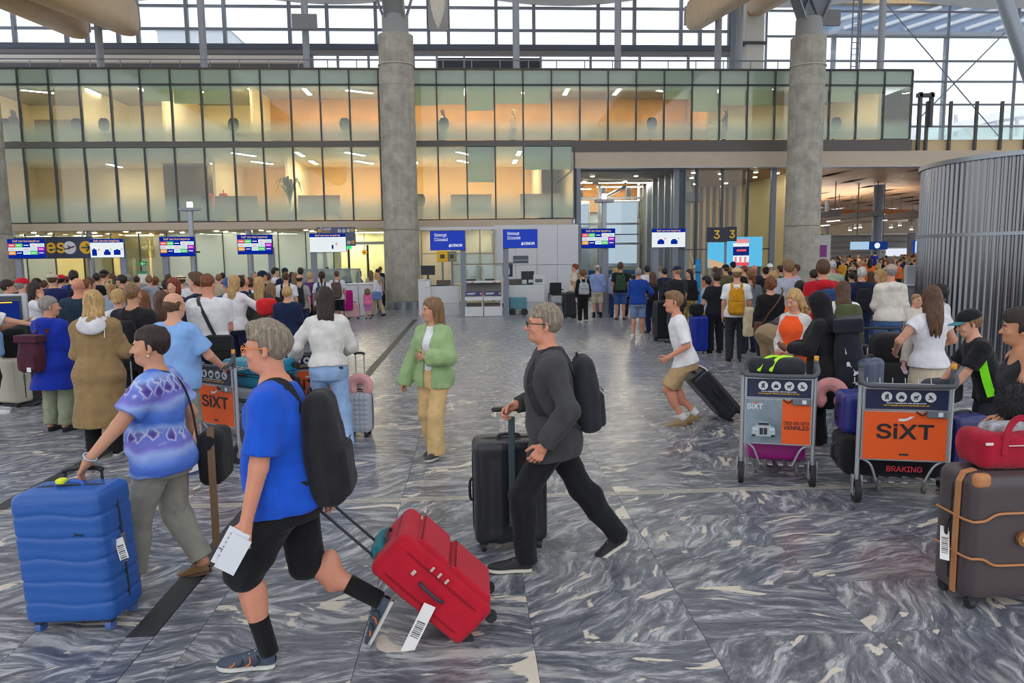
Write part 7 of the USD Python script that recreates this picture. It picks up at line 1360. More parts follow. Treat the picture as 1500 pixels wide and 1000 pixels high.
# --- woman in the green jacket
b4=base(636,560,7.35)
f4=person('person with long fair hair in an open green jacket and tan trousers walking alone',b4,152,AT(630,437,7.35)[2],'f',150,1.02,0,-.02,tyaw=0,hyaw=-.62,la=((-.03,.20,1.13),(-.9,-.2,-.6)),hwrist=(((1,.0,.05),(0,.2,1)),None),ra=((.33,.10,.80),(.5,-1,0)),lf=(-.09,.14,.10,-6,0),rf=(.09,-.12,.10,14,-4),tone='light',hair=('long','light'),hairlen=.30,
            top=dict(kind='tee',col=(222,222,228),sleeve=.3,hem=-.02,fit=.012,tuck=True),over=dict(kind='jacket',col=(146,172,122),sleeve=2.3,open=.052,hem=-.15,fit=.024,cuff=1.6),bottom=dict(col=(206,174,122),fit=.018,cuff=.035),shoes=(54,54,56),sole=(190,190,186))
m=MB()
for q,(z,y) in enumerate(((.40,.13),(.33,.150),(.26,.14))):m.cbox(f4.TP(.058,y,z),(.012,.012,.012),None,.003)
m.put(f4.t,'buttons',PC(210,206,196,.4));MB().cbox(f4.TP(-.02,.142,.33),(.03,.006,.05),f4.T,.002).put(f4.t,'red_print',PC(186,60,70,.7));MB().cbox(f4.TP(.01,.142,.30),(.05,.006,.03),f4.T,.002).put(f4.t,'blue_print',PC(90,100,150,.7))
# --- woman in the white sweater and faded jeans, from behind
b5=base(482,565,7.7)
f5=person('person with long dark hair in a white sweater and faded jeans seen from behind',b5,14,AT(478,418,7.7)[2],'f',145,1.02,0,.10,hyaw=-.1,la=((-.33,.34,1.00),(-.8,-.5,-.6)),ra=((.16,.34,1.02),(.7,-.5,-.8)),lf=(-.10,.20,.088,0,4),rf=(.13,-.26,.13,26,-14),drop=.02,hair=('long','dark'),hairlen=.34,
            top=dict(kind='sweater',col=(214,212,208),sleeve=2.0,fit=.034,hem=-.01,flare=-.01,cuff=1.5),bottom=dict(mat=denim(C(128,154,190)),fit=.016,cuff=.03),shoes=(222,222,220),sole=(206,204,198))
MB().cbox(f5.TP(.12,-.125,-.03),(.05,.02,.03),f5.T,.005).put(f5.t,'belt_clip',BLK)
gs=suitcase('small silver case with raised dots carrying a pink neck pillow',(AT(527,620,8.3)[0],8.3,0),.31,.24,.52,(176,182,196),-8,None,'dots',.42,.05,res=34);p_=AT(528,566,8.25);torus_pillow('pink neck pillow lying on the small silver dotted case',(gs.loc[0]+.02,8.27,.585),np.array([[1,0,0],[0,.98,-.2],[0,-.2,-.98]]),.095,.062,(222,164,164),.5)
ct5=luggage_cart('luggage trolley mostly hidden by the woman in the white sweater',(AT(455,560,8.35)[0],8.35,0),10,'word');soft_bag('travel_bag','brown leather bag on the trolley hidden by the woman in the white sweater','bag',(AT(455,530,8.5)[0],8.75,.17),(.42,.4,.72),(140,84,52),10)
# --- man in the pale blue T-shirt with the loaded trolley
b6=base(258,560,7.0)
f6=person('balding person in a pale blue T-shirt pushing the trolley with teal and silver cases',b6,-24,AT(250,428,7.0)[2],'m',150,1.2,.08,.06,la='push',ra=((.24,.36,1.00),(.8,-.5,-.6)),hair=('ring','brown'),top=dict(kind='tee',col=(128,168,222),sleeve=.75,fit=.026,hem=-.10),bottom=dict(kind='shorts',col=(130,138,126),len=1.0),shoes=(220,220,226),sole=(60,70,110))
cb=luggage_cart('luggage trolley with orange advert pushed by the man in pale blue',(b6[0]+.22,b6[1]+.45,0),-36,'word');c6=np.array([b6[0]+.22,b6[1]+.45]);dv=np.array([math.sin(math.radians(36)),math.cos(math.radians(36))])
for k,(z,cc,lab,dd) in enumerate(((.165,(150,156,166),'silver suitcase lying lowest on the trolley of the man in pale blue',.27),(.437,(160,166,176),'silver suitcase lying between another silver case and the teal one',.27),(.71,(28,120,150),'teal suitcase lying on top of two silver ones',.28))):q=c6+dv*.46;lying(lab,(q[0]+.06,q[1],z),.46,dd,.70,cc,54)
# --- tan coat, royal blue coat, left edge
b7=base(146,560,7.7)
f7=person('person in a long tan coat with a white lined hood and fair hair',b7,12,AT(146,424,7.7)[2]-.01,'f',145,1.12,0,.03,la='front',ra='fwd',hair=('wavy','blond'),hairlen=.20,tone='fair',top=dict(kind='coat',col=(146,120,82),sleeve=2.0,hem=-.60,fit=.036,flare=.03,lining=(206,206,210)),bottom=dict(col=(24,24,28)),shoes=(40,40,44),sole=(210,210,210))
put(f7.t,'drawstring',*tube_vf(curve([f7.TP(.10,-.10,.50),f7.TP(.115,-.135,.42),f7.TP(.11,-.14,.33)],8),.006,5),PC(226,226,226,.6));MB().cbox(f7.TP(0,-.19,-.42),(.006,.006,.3),None).put(f7.t,'back_vent',PC(60,48,34,.8))
suitcase('beige suitcase standing in front of the tan coat',(b7[0]-.02,8.15,0),.42,.26,.64,(196,184,150),5,None,'rib',.3)
b8=base(80,560,8.9)
f8=person('grey haired person in a royal blue coat and pale green trousers',b8,-12,AT(78,434,8.9)[2],'f',120,1.18,0,.02,hyaw=-.7,la='front',ra='front',hair=('short','grey'),tone='light',top=dict(kind='coat',col=(20,46,156),sleeve=2.0,hem=-.36,fit=.032,flare=.03),bottom=dict(col=(140,148,124),fit=.02,crop=.02),shoes=(30,28,30))
backpack(f8,'maroon rucksack with white emblem on the person in the royal blue coat',(74,34,50),.31,.44,.17,.10,-.09,flap=True,logo=((.055,.008,.055),(224,224,226),(.05,-.115,-.17)))
b9=base(-16,560,10.1)
f9=person('person at the frame edge in a white T-shirt reaching to the touch kiosk',b9,-62,1.74,'f',105,1.05,0,.1,la=((-.18,.42,1.22),(-.5,-.5,-.9)),ra=((.14,.56,1.20),(.5,-.5,-1)),hair=('pony','brown'),top=dict(kind='tee',col=(214,214,218),sleeve=.8,fit=.025),bottom=dict(col=(28,28,32),crop=.12),shoes=(226,226,228),sole=(220,220,220));soft_bag('denim_jacket','pale denim jacket tied at the waist of the person at the frame edge','jacket',(b9[0]+.10,b9[1]-.16,.78),(.42,.16,.36),(108,140,176),10,mat=denim(C(108,140,176)))
suitcase('ivory hard suitcase beside the white sneaker at the frame edge',(AT(22,590,10.6)[0],10.6,0),.44,.27,.70,(196,192,174),-20,None,'vert');suitcase('red suitcase standing behind the ivory one',(AT(50,590,11.0)[0],11.05,0),.40,.26,.72,(206,44,34),10,None,'vert')
for x,y,z,sz,lab in ((32,11.0,.72,(.46,.34,.36),'black holdall on top of the red and ivory suitcases'),(22,10.6,.705,(.40,.28,.40),'black rucksack lying above the ivory suitcase')):q=AT(x,560,y);soft_bag('travel_bag',lab,'bag',(q[0],y,z),sz,(28,28,32),15)
# --- running boy
b11=base(1004,540,8.45)
f11=person('boy running left in a white T-shirt and sand coloured shorts',b11,80,1.72,'m',130,.86,0,.24,hpitch=.0,la=((-.20,.22,.86),(-.3,-1,-.1)),ra=(tgt(b11,80,1.72,(2.56,8.66,.68)),(.3,-1,.3)),lf=(-.08,.03,.10,12,0),rf=(.08,-.14,.13,24,-4),drop=.10,tone='pink',hair=('quiff','light'),top=dict(kind='tee',col=(226,226,230),sleeve=.9,fit=.02,hem=-.08),bottom=dict(kind='shorts',col=(180,152,112),len=.92,fit=.02),shoes=(150,128,88),sole=(130,110,76),socks=((220,220,222),.06),curl=1.2)
pc=G(1066,614);ks=suitcase('black hard suitcase with white edge tilted behind the running boy',(pc[0]+.07,pc[1]+.05,.04),.44,.26,.76,(30,32,38),92,-42,'facet',.16,.10,res=16);put(ks,'white_edge',*tube_vf(curve([(-.222,-.10,.72),(-.20,-.10,.765),(.20,-.10,.765),(.222,-.10,.72)],14),.012,6),PC(206,208,210,.5))
# --- right group: hijab, orange vest, bending man
b12=base(1203,560,7.35)
f12=person('person in a black headscarf and cape reading a phone, huge black backpack',b12,62,AT(1190,431,7.35)[2]+.02,'f',145,1.1,0,.08,hpitch=.25,la=((-.10,.36,1.12),(-.8,-.3,-.9)),ra=((.10,.36,1.10),(.8,-.3,-.9)),tone='brown',hair=('hijab',(24,24,28)),top=dict(kind='coat',col=(28,27,30),sleeve=1.85,hem=-.45,fit=.034,flare=.05),bottom=dict(col=(24,24,28),fit=.02),shoes=(126,104,84),sole=(200,196,186),curl=.9)
bp=backpack(f12,'huge black roll top backpack with white curved mark on the person in the headscarf',(34,36,44),.50,.72,.28,.12,pocket=False,flap=True,mat=cloth(C(34,37,46),.2,300.,.5));Tb=f12.T;lb=f12.TP(0,-.125-.14-.012,.12)-Tb[2]*.36;cc=f12.TP(0,-.277,.12)-lb
V=[(-.246,.02,.06),(-.246,.012,-.08),(-.246,-.03,-.135),(-.246,-.085,-.10),(-.246,-.04,-.105),(-.246,-.012,-.07)];V=np.array(V)*(1,1.5,1.5);V=np.vstack([V,V-(.003,0,0)]);put(bp,'white_mark',V@Tb+cc,np.array([[0,1,5],[1,2,5],[2,4,5],[2,3,4],[6,11,7],[7,11,8],[8,11,10],[8,10,9]]),PC(206,208,212,.6),False)
hw=wpt(f12,(f12.hand0[0]+f12.hand1[0])/2+f12.hand0[1]*.09);ph=thing('mobile_phone','white phone held by the person in the black headscarf','phone',hw);MB().cbox((0,0,.02),(.16,.08,.010),np.array([unit([1,.2,-.35]),unit([-.2,1,0]),unit([.35,0,1])]),.003).put(ph,'phone_case',PC(206,208,214,.3));MB().cbox((0,0,.027),(.145,.068,.004),np.array([unit([1,.2,-.35]),unit([-.2,1,0]),unit([.35,0,1])])).put(ph,'display',PC(60,66,84,.15))
torus_pillow('pink neck pillow hanging below the huge black backpack',wpt(f12,(-.36,-.10,.62)),np.array([[.8,-.5,0],[.5,.8,0],[0,0,1.0]])@np.diag([1,1,-1.0]),.115,.07,(196,136,136),.45)
b13=base(1166,520,8.3);f13=person('fair haired person in an orange hi-vis vest beside the headscarf',b13,120,AT(1166,424,8.3)[2],'f',125,1.0,0,.12,hpitch=.3,la='front',ra='front',hair=('wavy','blond'),hairlen=.22,top=dict(kind='sweater',col=(206,204,200),sleeve=2.0,fit=.02),over=dict(kind='vest',col=(250,92,40),sleeve=0,fit=.026,hem=-.16),bottom=dict(col=(30,32,38)))
b14=base(1130,520,9.6);f14=person('person bending far forward in khaki trousers and a dark brown jumper',b14,-70,1.78,'m',100,1.08,.02,1.15,la=((-.2,.62,.50),(-.5,0,-1)),ra=((.2,.62,.50),(.5,0,-1)),hair=('short','brown'),top=dict(kind='sweater',col=(66,56,52),sleeve=2.0,hem=.06),bottom=dict(col=(146,124,94),fit=.022),shoes=(50,46,44));put(f14.t,'belt',*tube_vf([f14.TP(.175*math.cos(a),.135*math.sin(a),.02) for a in np.linspace(0,2*np.pi,25)],.022,6),PC(34,36,60,.7))
# --- woman carrying a child, cap boy, woman at the right edge
b15=base(1358,560,7.3)
f15=person('person with long brown hair in a white top and cream skirt holding a small child',b15,4,AT(1366,420,7.3)[2],'f',150,1.05,0,0,hyaw=-.35,hpitch=.15,la=((-.24,.22,1.02),(-1,-.5,-.3)),ra=((.20,.24,1.04),(1,-.5,-.3)),hair=('long','brown'),hairlen=.36,top=dict(kind='tee',col=(220,220,226),sleeve=.35,fit=.02,hem=-.06),bottom=dict(kind='skirt',col=(206,194,172),len=.62),shoes=(200,190,176))
bc=(b15[0]+.01,b15[1]+.30);child=person('small child with pink shoes clinging to the woman in the white top',bc,184,.86,'f',120,1.0,0,.08,la=((-.20,.34,.80),(-1,.2,.3)),ra=((.22,.34,.80),(1,.2,.3)),lf=(-.50,.40,.16,30,10),rf=(.50,.40,.16,30,-10),drop=-.0,tone='fair',hair=('short','sandy'),top=dict(kind='sweater',col=(214,206,196),sleeve=1.5),bottom=dict(col=(206,198,188),fit=.02,crop=.16),shoes=(216,150,172),sole=(226,220,220),z=.72)
b16=base(1452,560,6.2)
f16=person('boy in a black and lime T-shirt and black cap leaning to a hand',b16,72,1.54,'m',165,.95,0,.38,hpitch=.15,la=((-.16,.52,.74),(-.6,-.2,-1)),ra=((.16,.50,.80),(.6,-.2,-1)),hair=('short','light'),cap=((22,24,28),(62,128,142),1),top=dict(kind='tee',col=(22,23,26),sleeve=.8,fit=.025),bottom=dict(kind='shorts',col=(40,44,56)),shoes=(60,60,66));sp=[f16.TP(-.19,.02,.40),f16.TP(-.205,.05,.30),f16.TP(-.20,.07,.12),f16.TP(-.205,.08,-.04)];put(f16.t,'lime_panel',*ribbon_vf(curve(sp,12),-f16.T[0],.07,.006),cloth(C(120,220,30)),False);put(f16.t,'watch',*tube_vf([f16.hand0[0]-f16.hand0[1]*.03+.032*(math.cos(q)*np.cross(f16.hand0[1],f16.hand0[3])+math.sin(q)*f16.hand0[3]) for q in np.linspace(0,2*np.pi,15)],.009,6),BLK)
b17=base(1512,620,4.75)
f17=person('dark haired person in a black sleeveless top at the right frame edge',b17,66,1.64,'f',220,1.14,.03,.20,tyaw=.1,hyaw=-.15,hpitch=-.05,la=(tgt(b17,66,1.64,AT(1462,618,4.42)),(-.7,-.5,-.8)),ra=(tgt(b17,66,1.64,AT(1480,622,4.7)),(.7,-.5,-.8)),tone='tan',hair=('thick','dark'),top=dict(kind='tank',col=(34,34,38),sleeve=0,fit=.02,scoop=True),bottom=dict(col=(40,42,50)),curl=.7)
tr_=suitcase('large dark brown suitcase with tan piping under the red bag',(AT(1458,870,3.90)[0],3.93,0),.56,.33,.80,(66,58,60),0,None,'plain',0,res=18,r=.07);TAN=PC(176,120,76,.5)
for z0,sg in ((.535,1),(.32,-1)):P=[(x,-.174,z0+sg*.045*(1/(1+math.exp(-((.5*.34)-abs(x))*60)))) for x in np.linspace(-.27,.27,41)];put(tr_,'tan_piping',*tube_vf([(-.288,.12,z0),(-.288,-.10,z0),(-.284,-.14,z0)]+P+[(.284,-.14,z0),(.288,.1,z0)],.008,6),TAN)
MB().cyl((.03,-.19,.43),(.03,-.168,.43),.042,24).put(tr_,'emblem',PC(150,104,64,.35,.5));MB().cyl((.03,-.194,.43),(.03,-.188,.43),.022,18).put(tr_,'emblem_centre',PC(206,170,110,.3,.7));put(tr_,'tan_strap',*ribbon_vf(np.array([(-.286,-.06,.08),(-.289,-.06,.4),(-.286,-.06,.74),(-.262,-.06,.79),(-.20,-.06,.806)]),np.array([(-1,0,0),(-1,0,0),(-1,0,.2),(-.7,0,.7),(0,0,1)]),.045,.006),TAN,False)
for sx in (-1,1):v,f=rbox_vf((.10,.06,.085),.028,8);put(tr_,'corner_patch',v+(sx*.215,-.140,.765),f,TAN)
tag_strip(tr_,(-.30,.02,.44),(-.3,-.5,-.75),(-.3,-1,0.2),.20,.055)
rb=soft_bag('holdall','crimson red holdall on top of the dark brown suitcase','bag',(AT(1468,690,3.95)[0],3.95,.805),(.46,.28,.215),(156,22,46),0,.07);put(rb,'handle',*ribbon_vf(curve([(-.11,-.145,.10),(-.09,-.13,.22),(-.02,-.10,.29),(.06,-.10,.29),(.10,-.13,.22),(.11,-.145,.10)],24),(0,-1,0.2),.034,.010),cloth(C(156,22,46)),False);put(rb,'zip',*tube_vf([(x,-.146,.15) for x in np.linspace(-.10,.2,6)],.004,5),PC(206,190,190,.4,.5));v,f=rbox_vf((.26,.14,.08),.035,10,lambda p,n:.014*(meshkit.fbm(p*22,2)-.5));put(rb,'striped_scarf',v+(0,0,.215),f,PC(150,150,156,.8,var=.5,vs=22.));put(rb,'badge',*[q+(np.array([-.19,-.135,.16]) if i==0 else 0) for i,q in enumerate(cham_vf(np.array([.045,.01,.016]),.003))],PC(214,200,200,.5),False)
q=AT(1462,576,4.35);ft=thing('fur_hat','black fluffy fur hat resting behind the crimson holdall','hat',(q[0]-.05,4.12,1.03));sp=trimesh.creation.icosphere(4,.125);sv=np.array(sp.vertices)*(1,.9,.95);put(ft,'crown',sv+(0,0,.10),sp.faces,PC(28,28,32,.9));rg=np.random.default_rng(4);m=MB();d_=rg.normal(size=(900,3));d_ /= np.linalg.norm(d_,axis=1)[:,None];m_v,m_f=[],[]
for i,d in enumerate(d_):s_=unit(np.cross(d,[.3,.2,1]))*.004;k=d*.165+rg.normal(size=3)*.02;m_v+=[d*.115*(1,.9,.95)+s_+(0,0,.10),d*.115*(1,.9,.95)-s_+(0,0,.10),k*(1,.9,.95)+(0,0,.10)];m_f.append([3*i,3*i+1,3*i+2])
pth=put(ft,'fur',np.array(m_v),np.array(m_f),PC(36,36,42,.8),False);stage.GetPrimAtPath(pth).SetCustomDataByKey('kind','stuff')
q=wpt(f16,f16.hand1[0]);soft_bag('grey_jacket','bundled grey jacket over the arm of the boy in the cap','jacket',(q[0]+.04,q[1],q[2]-.16),(.36,.20,.24),(62,66,76),0)
# --- trolleys of the right group
g1=G(1136,708);c1=luggage_cart('luggage trolley with car advert and magenta case below',(g1[0],g1[1]+.0,0),-18,'car',.60);soft_bag('suitcase','magenta case lying on the deck of the trolley with the car advert','suitcase',(g1[0]+.15,g1[1]+.40,.165),(.50,.56,.26),(150,20,120),-18,.06,.004,shell(C(150,20,120),.4));c1b=soft_bag('backpack','black and lime backpack in the basket of the trolley with the car advert','backpack',(g1[0]+.06,g1[1]+.20,.95),(.50,.26,.16),(44,46,52),-18,.07)
for k in (0,1):put(c1b,'lime_stripe',*ribbon_vf(curve([(-.16+.1*k,-.135,.05),(-.12+.1*k,-.10,.14),(-.04+.1*k,0,.168),(.06+.1*k,.08,.15)],10),(0,-.6,1),.03,.006),PC(170,230,30,.6),False)
soft_bag('suitcase','magenta case standing behind the trolley with the car advert','suitcase',(g1[0]+.46,g1[1]+.98,0.0),(.30,.36,.70),(150,24,120),-18,.06,.004,shell(C(150,24,120),.4))
g2=G(1318,737);c2=luggage_cart('luggage trolley with large orange advert and a black bag below',(g2[0],g2[1],0),-14,'word',.68);dz=soft_bag('duffel_bag','black duffel bag with red lettering under the large orange advert','bag',(g2[0]+.08,g2[1]+.34,.165),(.84,.46,.34),(24,24,28),-14,.09);v,f=text('BRAKING',.045,FRONT,np.array([.06,-.237,.07]),.004,True);put(dz,'lettering',v,f,PC(214,60,76,.5),False);put(dz,'side_handle',*tube_vf(curve([(-.43,-.10,.12),(-.47,-.10,.14),(-.47,-.10,.24),(-.43,-.10,.26)],10),.012,6),BLK)
v=suitcase('dark blue glossy case on the black duffel bag',(g2[0]+.09,g2[1]+.38,.45),.80,.36,.40,(34,40,110),-14,None,'rib');sl=suitcase('slim blue grey case with chrome handle behind the large orange advert trolley',(AT(1268,590,7.05)[0],7.05,0),.30,.22,.98,(70,80,104),25,None,'vert',.10)
ds=suitcase('dark blue case standing between trolley and dark brown suitcase',(AT(1412,690,5.8)[0],5.85,0),.36,.26,.66,(40,44,96),10,None,'rib')
# pushchair
q=G(1300,560);pc_=thing('pushchair','black folded hood pushchair beside the woman holding a child','pushchair',(AT(1302,540,9.0)[0],9.0,0),-15);v,f=rbox_vf((.46,.55,.42),.16,12);put(pc_,'hood',v+(0,0,.80),f,cloth(C(22,22,26)));v,f=rbox_vf((.42,.5,.34),.08,10);put(pc_,'seat',v+(0,-.05,.48),f,cloth(C(30,30,34)))
for sx in (-.24,.24):put(pc_,'frame_tube',*tube_vf([(sx,-.34,.12),(sx,.1,.55),(sx,.42,1.02)],.014,8),BLK);put(pc_,'frame_tube',*tube_vf([(sx,.32,.12),(sx,-.1,.60)],.014,8),BLK);
for sx in (-.24,.24):
    for y in (-.34,.32):MB().cyl((sx-.02,y,.1),(sx+.02,y,.1),.10,18).put(pc_,'wheel',PC(40,40,44,.6),None,True);MB().cyl((sx-.024,y,.1),(sx+.024,y,.1),.055,14).put(pc_,'wheel_hub',PC(206,196,170,.5))
MB().tube([(-.24,.42,1.02),(.24,.42,1.02)],.016,8).put(pc_,'push_bar',BLK)
# ================================================================ THE QUEUES
TOPK={'T':('tee',.75),'S':('shirt',2.0),'J':('jacket',2.0),'H':('hoodie',2.0),'W':('sweater',2.0),'P':('polo',.7),'N':('tank',0)}
NV,BK_,WH,GR,BE,OL,LB=(26,34,62),(26,26,30),(214,214,218),(130,132,138),(186,168,142),(70,72,54),(140,164,204)
def crowd(px,py,Y,face,sex,hair,top,bottom,label,bp=None,**kw):
    p=AT(px,py,Y);H=float(np.clip(p[2]-(.025 if kw.get('cap') else .012),.9,1.96));k,c=top;bt=dict(col=bottom[1],kind={'t':'trousers','s':'shorts','k':'skirt'}[bottom[0]],fit=.014,**({'len':.62} if bottom[0]=='k' else {}))
    tp=dict(kind=TOPK[k][0],col=c,sleeve=TOPK[k][1],fit=.022,hem=-.10 if k in 'TSP' else-.08);tp.update(kw.pop('tp',{}))
    fg=person(label,p[:2],face,H,sex,1060/Y,kw.pop('build',1.05),hair=hair,top=tp,bottom=bt,**kw)
    if bp:backpack(fg,bp[0],bp[1],*(bp[2] if len(bp)>2 else (.29,.44,.16)))
    return fg
CR=crowd
# left queue
CR(10,409,13.5,-60,'f',('bun','dark'),('T',(214,170,180)),('t',NV),'person with a dark top bun in a pink shirt near the frame edge')
CR(32,405,13.0,-40,'m',('short','grey'),('S',LB),('t',BK_),'bearded person in a red cap and pale blue shirt with a black backpack',('black backpack on the bearded person in the red cap',(36,36,40)),cap=((190,24,44),(190,24,44)))
CR(53,406,16.0,5,'f',('long','brown'),('J',BK_),('t',BK_),'person in a black cap with long brown hair behind the phone caller',cap=(BK_,BK_))
CR(50,413,12.2,-70,'f',('long','dark'),('W',WH),('t',(70,90,130)),'person in a white sweater telephoning, black tote on the shoulder',la='down',ra='phone')
CR(76,398,14.6,8,'m',('short','brown'),('J',(24,36,82)),('t',NV),'person in a navy jacket and beige cap with back turned',cap=((190,178,160),(190,178,160)),build=1.15)
CR(89,401,17.0,0,'m',('short','black'),('T',WH),('t',NV),'person in a red cap with dark hair behind the navy jacket',cap=((190,24,44),(190,24,44)))
CR(107,396,16.5,14,'m',('thick','dark'),('S',(26,62,140)),('t',BK_),'dark haired person in a bright blue shirt with a black backpack',('black backpack on the person in the bright blue shirt',BK_))
CR(113,405,11.2,10,'m',('none','brown'),('W',(34,52,70)),('t',NV),'bald person in a dark teal jumper',tone='pink',build=1.15)
CR(125,408,14.0,-10,'m',('crop','auburn'),('T',WH),('t',BK_),'person with cropped reddish hair beside the bald head',tone='pink')
CR(131,406,15.5,-50,'f',('long','brown'),('W',BK_),('t',BK_),'person with long brown hair looking right beside the reddish hair')
CR(141,399,17.5,0,'m',('short','dark'),('S',BK_),('t',NV),'dark haired person in black left of the black cap');CR(152,394,18.0,-15,'m',('short','brown'),('T',BE),('t',BK_),'person in a black cap and beige T-shirt above the blonde braid',cap=(BK_,BK_),build=1.12)
CR(161,408,13.5,8,'f',('pony','blond'),('J',(150,166,190)),('t',NV),'person with a blond tail, green cap and light blue jacket',cap=((70,72,56),(70,72,56)))
CR(165,403,19.0,0,'f',('curly','brown'),('W',(90,80,70)),('t',BK_),'brown curly head behind the green cap');CR(177,402,16.5,82,'f',('bun','dark'),('W',(120,98,74)),('t',BK_),'person in profile in a brown cardigan with dark hair tied up');CR(187,401,19.0,60,'m',('short','grey'),('J',(92,98,112)),('t',NV),'grey haired person in profile behind the brown cardigan')
CR(218,403,18.5,0,'m',('short','light'),('H',(150,154,166)),('t',NV),'person in a grey hoodie with back turned');CR(227,406,20.0,0,'f',('curly','auburn'),('W',BK_),('t',BK_),'auburn curly head right of the grey hoodie');CR(238,408,13.5,-50,'m',('short','dark'),('J',(24,34,84)),('t',NV),'person in a navy jacket leaning to the red haired woman',lean=.15)
CR(253,406,11.6,176,'f',('bob','red'),('W',NV),('t',BK_),'red haired person facing the camera',tone='fair');CR(265,401,16.0,10,'m',('short','brown'),('T',WH),('t',BE),'person in a banded straw hat and white shirt',cap=((214,200,160),(214,200,160),'brim'))
CR(287,397,10.2,72,'m',('quiff','brown'),('J',(22,30,54)),('t',(22,30,54)),'tall person in a navy suit jacket in profile',la='front',tone='fair')
CR(172,423,10.0,6,'f',('lowbun','blond'),('H',WH),('t',BK_),'person with blond pinned hair in a white hooded top');CR(193,413,8.7,-6,'m',('crop','light'),('T',(30,30,34)),('t',BK_),'person with cropped hair in a black T-shirt wearing a black backpack',('black backpack on the person with cropped hair',(26,27,30),(.28,.42,.15)),build=1.12,tone='light')
CR(208,425,10.8,40,'f',('long','auburn'),('J',(132,132,40)),('t',NV),'person in an olive green jacket behind the cropped head');CR(236,425,9.2,20,'f',('long','brown'),('W',BK_),('t',BK_),'brown haired person half hidden behind the balding head')
f10=CR(303,399,9.4,-4,'m',('crop','auburn'),('P',WH),('t',(34,44,76)),'broad person in a white polo shirt with a black messenger bag',hpitch=.2,la='front',ra='front',tone='pink',build=1.22);mbp=wpt(f10,(.17,-.17,.82));mg=thing('messenger_bag','black messenger bag hanging on the back of the white polo shirt','bag',mbp,-4);v,f=rbox_vf((.34,.12,.30),.045,10,lambda p,n:.01*(meshkit.fbm(p*10,3)-.5));put(mg,'bag',v+(.02,-.02,.14),f,cloth(C(30,31,35)));v,f=rbox_vf((.35,.05,.19),.02,8);put(mg,'flap',v+(.02,-.07,.19),f,cloth(C(34,35,39)));o_=mbp;pts=curve([np.array(wpt(f10,q))-o_ for q in ((.16,-.20,1.06),(.05,-.195,1.30),(-.07,-.13,1.52),(-.10,-.01,1.58),(-.05,.13,1.46),(.12,.17,1.2))],26);a_=math.radians(4);put(mg,'strap',*ribbon_vf(pts@np.array([[math.cos(a_),math.sin(a_),0],[-math.sin(a_),math.cos(a_),0],[0,0,1]]),pts-np.array([0,.2,.3]),.045,.008),BLK,False)
CR(333,406,13.0,-150,'f',('short','brown'),('S',(40,84,130)),('t',NV),'person in a blue cap looking down behind the white polo',cap=((60,84,140),(60,84,140)),hpitch=.3);f28=CR(343,402,12.6,-20,'f',('long','blond'),('S',(224,222,226)),('t',NV),'blond person in a white blouse reaching for the red bag',ra=((.52,.30,1.05),(.6,-.6,-.6)));q=AT(391,452,12.4);soft_bag('rucksack','bright red rucksack held by the blond person in the white blouse','bag',(q[0],q[1],q[2]-.12),(.34,.26,.30),(206,40,44),20)
CR(351,404,13.8,10,'m',('thick','dark'),('J',NV),('t',NV),'dark haired person in navy right of the white blouse');CR(358,404,15.0,20,'m',('none','brown'),('T',WH),('t',BE),'bald person in a white T-shirt with a dark strap',('small dark backpack on the bald person in the white T-shirt',BK_,(.24,.36,.12)),tone='pink');CR(355,402,18.0,0,'f',('short','brown'),('W',BK_),('t',BK_),'dark brown head between the bald head and the queue');CR(366,407,16.5,0,'f',('curly','brown'),('W',BK_),('t',BK_),'brown bushy head left of the long blond hair')
CR(371,396,22.0,-70,'m',('crop','grey'),('T',WH),('t',BK_),'greying person in profile beside the grey column');CR(379,405,13.2,6,'f',('long','blond'),('J',(66,68,56)),('t',BK_),'person with very long blond hair in an olive jacket',hairlen=.42,build=1.12);CR(384,395,17.5,-60,'m',('short','black'),('T',BK_),('t',BK_),'person in a navy cap and black T-shirt looking right',cap=(NV,NV));CR(396,414,14.2,10,'f',('long','light'),('W',BK_),('t',BK_),'smaller light brown head right of the olive jacket')
CR(403,392,23.0,-90,'m',('thick','black'),('J',WH),('t',BK_),'staff member with black hair and yellow collar behind the queue',over=dict(kind='vest',col=(206,220,60),sleeve=0,hem=.2,neck=.5));CR(417,391,21.0,0,'m',('short','dark'),('T',NV),('t',BK_),'tall person in a navy cap behind the white T-shirt',cap=(NV,NV));CR(418,398,17.5,4,'m',('short','brown'),('T',WH),('t',(34,40,60)),'person in a white T-shirt with a slim black backpack',('slim black backpack on the white T-shirt',(34,36,44),(.24,.44,.12)))
CR(420,418,12.2,4,'m',('short','blond'),('W',(24,36,68)),('t',(84,128,184)),'blond boy in a navy jumper and light jeans',build=1.1);CR(438,401,18.5,2,'m',('ring','dark'),('T',(152,152,150)),('t',(34,50,86)),'balding person in a grey T-shirt with a large black backpack',('large black roll top backpack on the balding person in grey',(40,42,46),(.30,.52,.16)));CR(432,399,20.5,0,'f',('long','light'),('W',BE),('t',BK_),'light brown hair left of the large black backpack');CR(440,392,23.0,0,'m',('thick','dark'),('T',GR),('t',BK_),'dark bushy head above the balding person');CR(427,398,22.5,0,'f',('short','dark'),('T',WH),('t',BK_),'short dark head beside the navy cap')
CR(454,398,20.0,-20,'m',('short','blond'),('S',(84,46,104)),('t',NV),'blond person in a purple checked shirt');CR(471,397,19.0,4,'f',('pony','dark'),('T',WH),('t',BK_),'person with a dark ponytail and a teal backpack',('teal backpack on the person with the dark ponytail',(40,66,84)));f46=CR(493,396,22.2,0,'m',('crop','brown'),('T',(200,204,208)),('s',(24,26,34)),'person in black shorts with a brown backpack beside the magenta case',('brown backpack with red stripe on the person in black shorts',(92,74,68),(.34,.50,.18)),tone='pink')
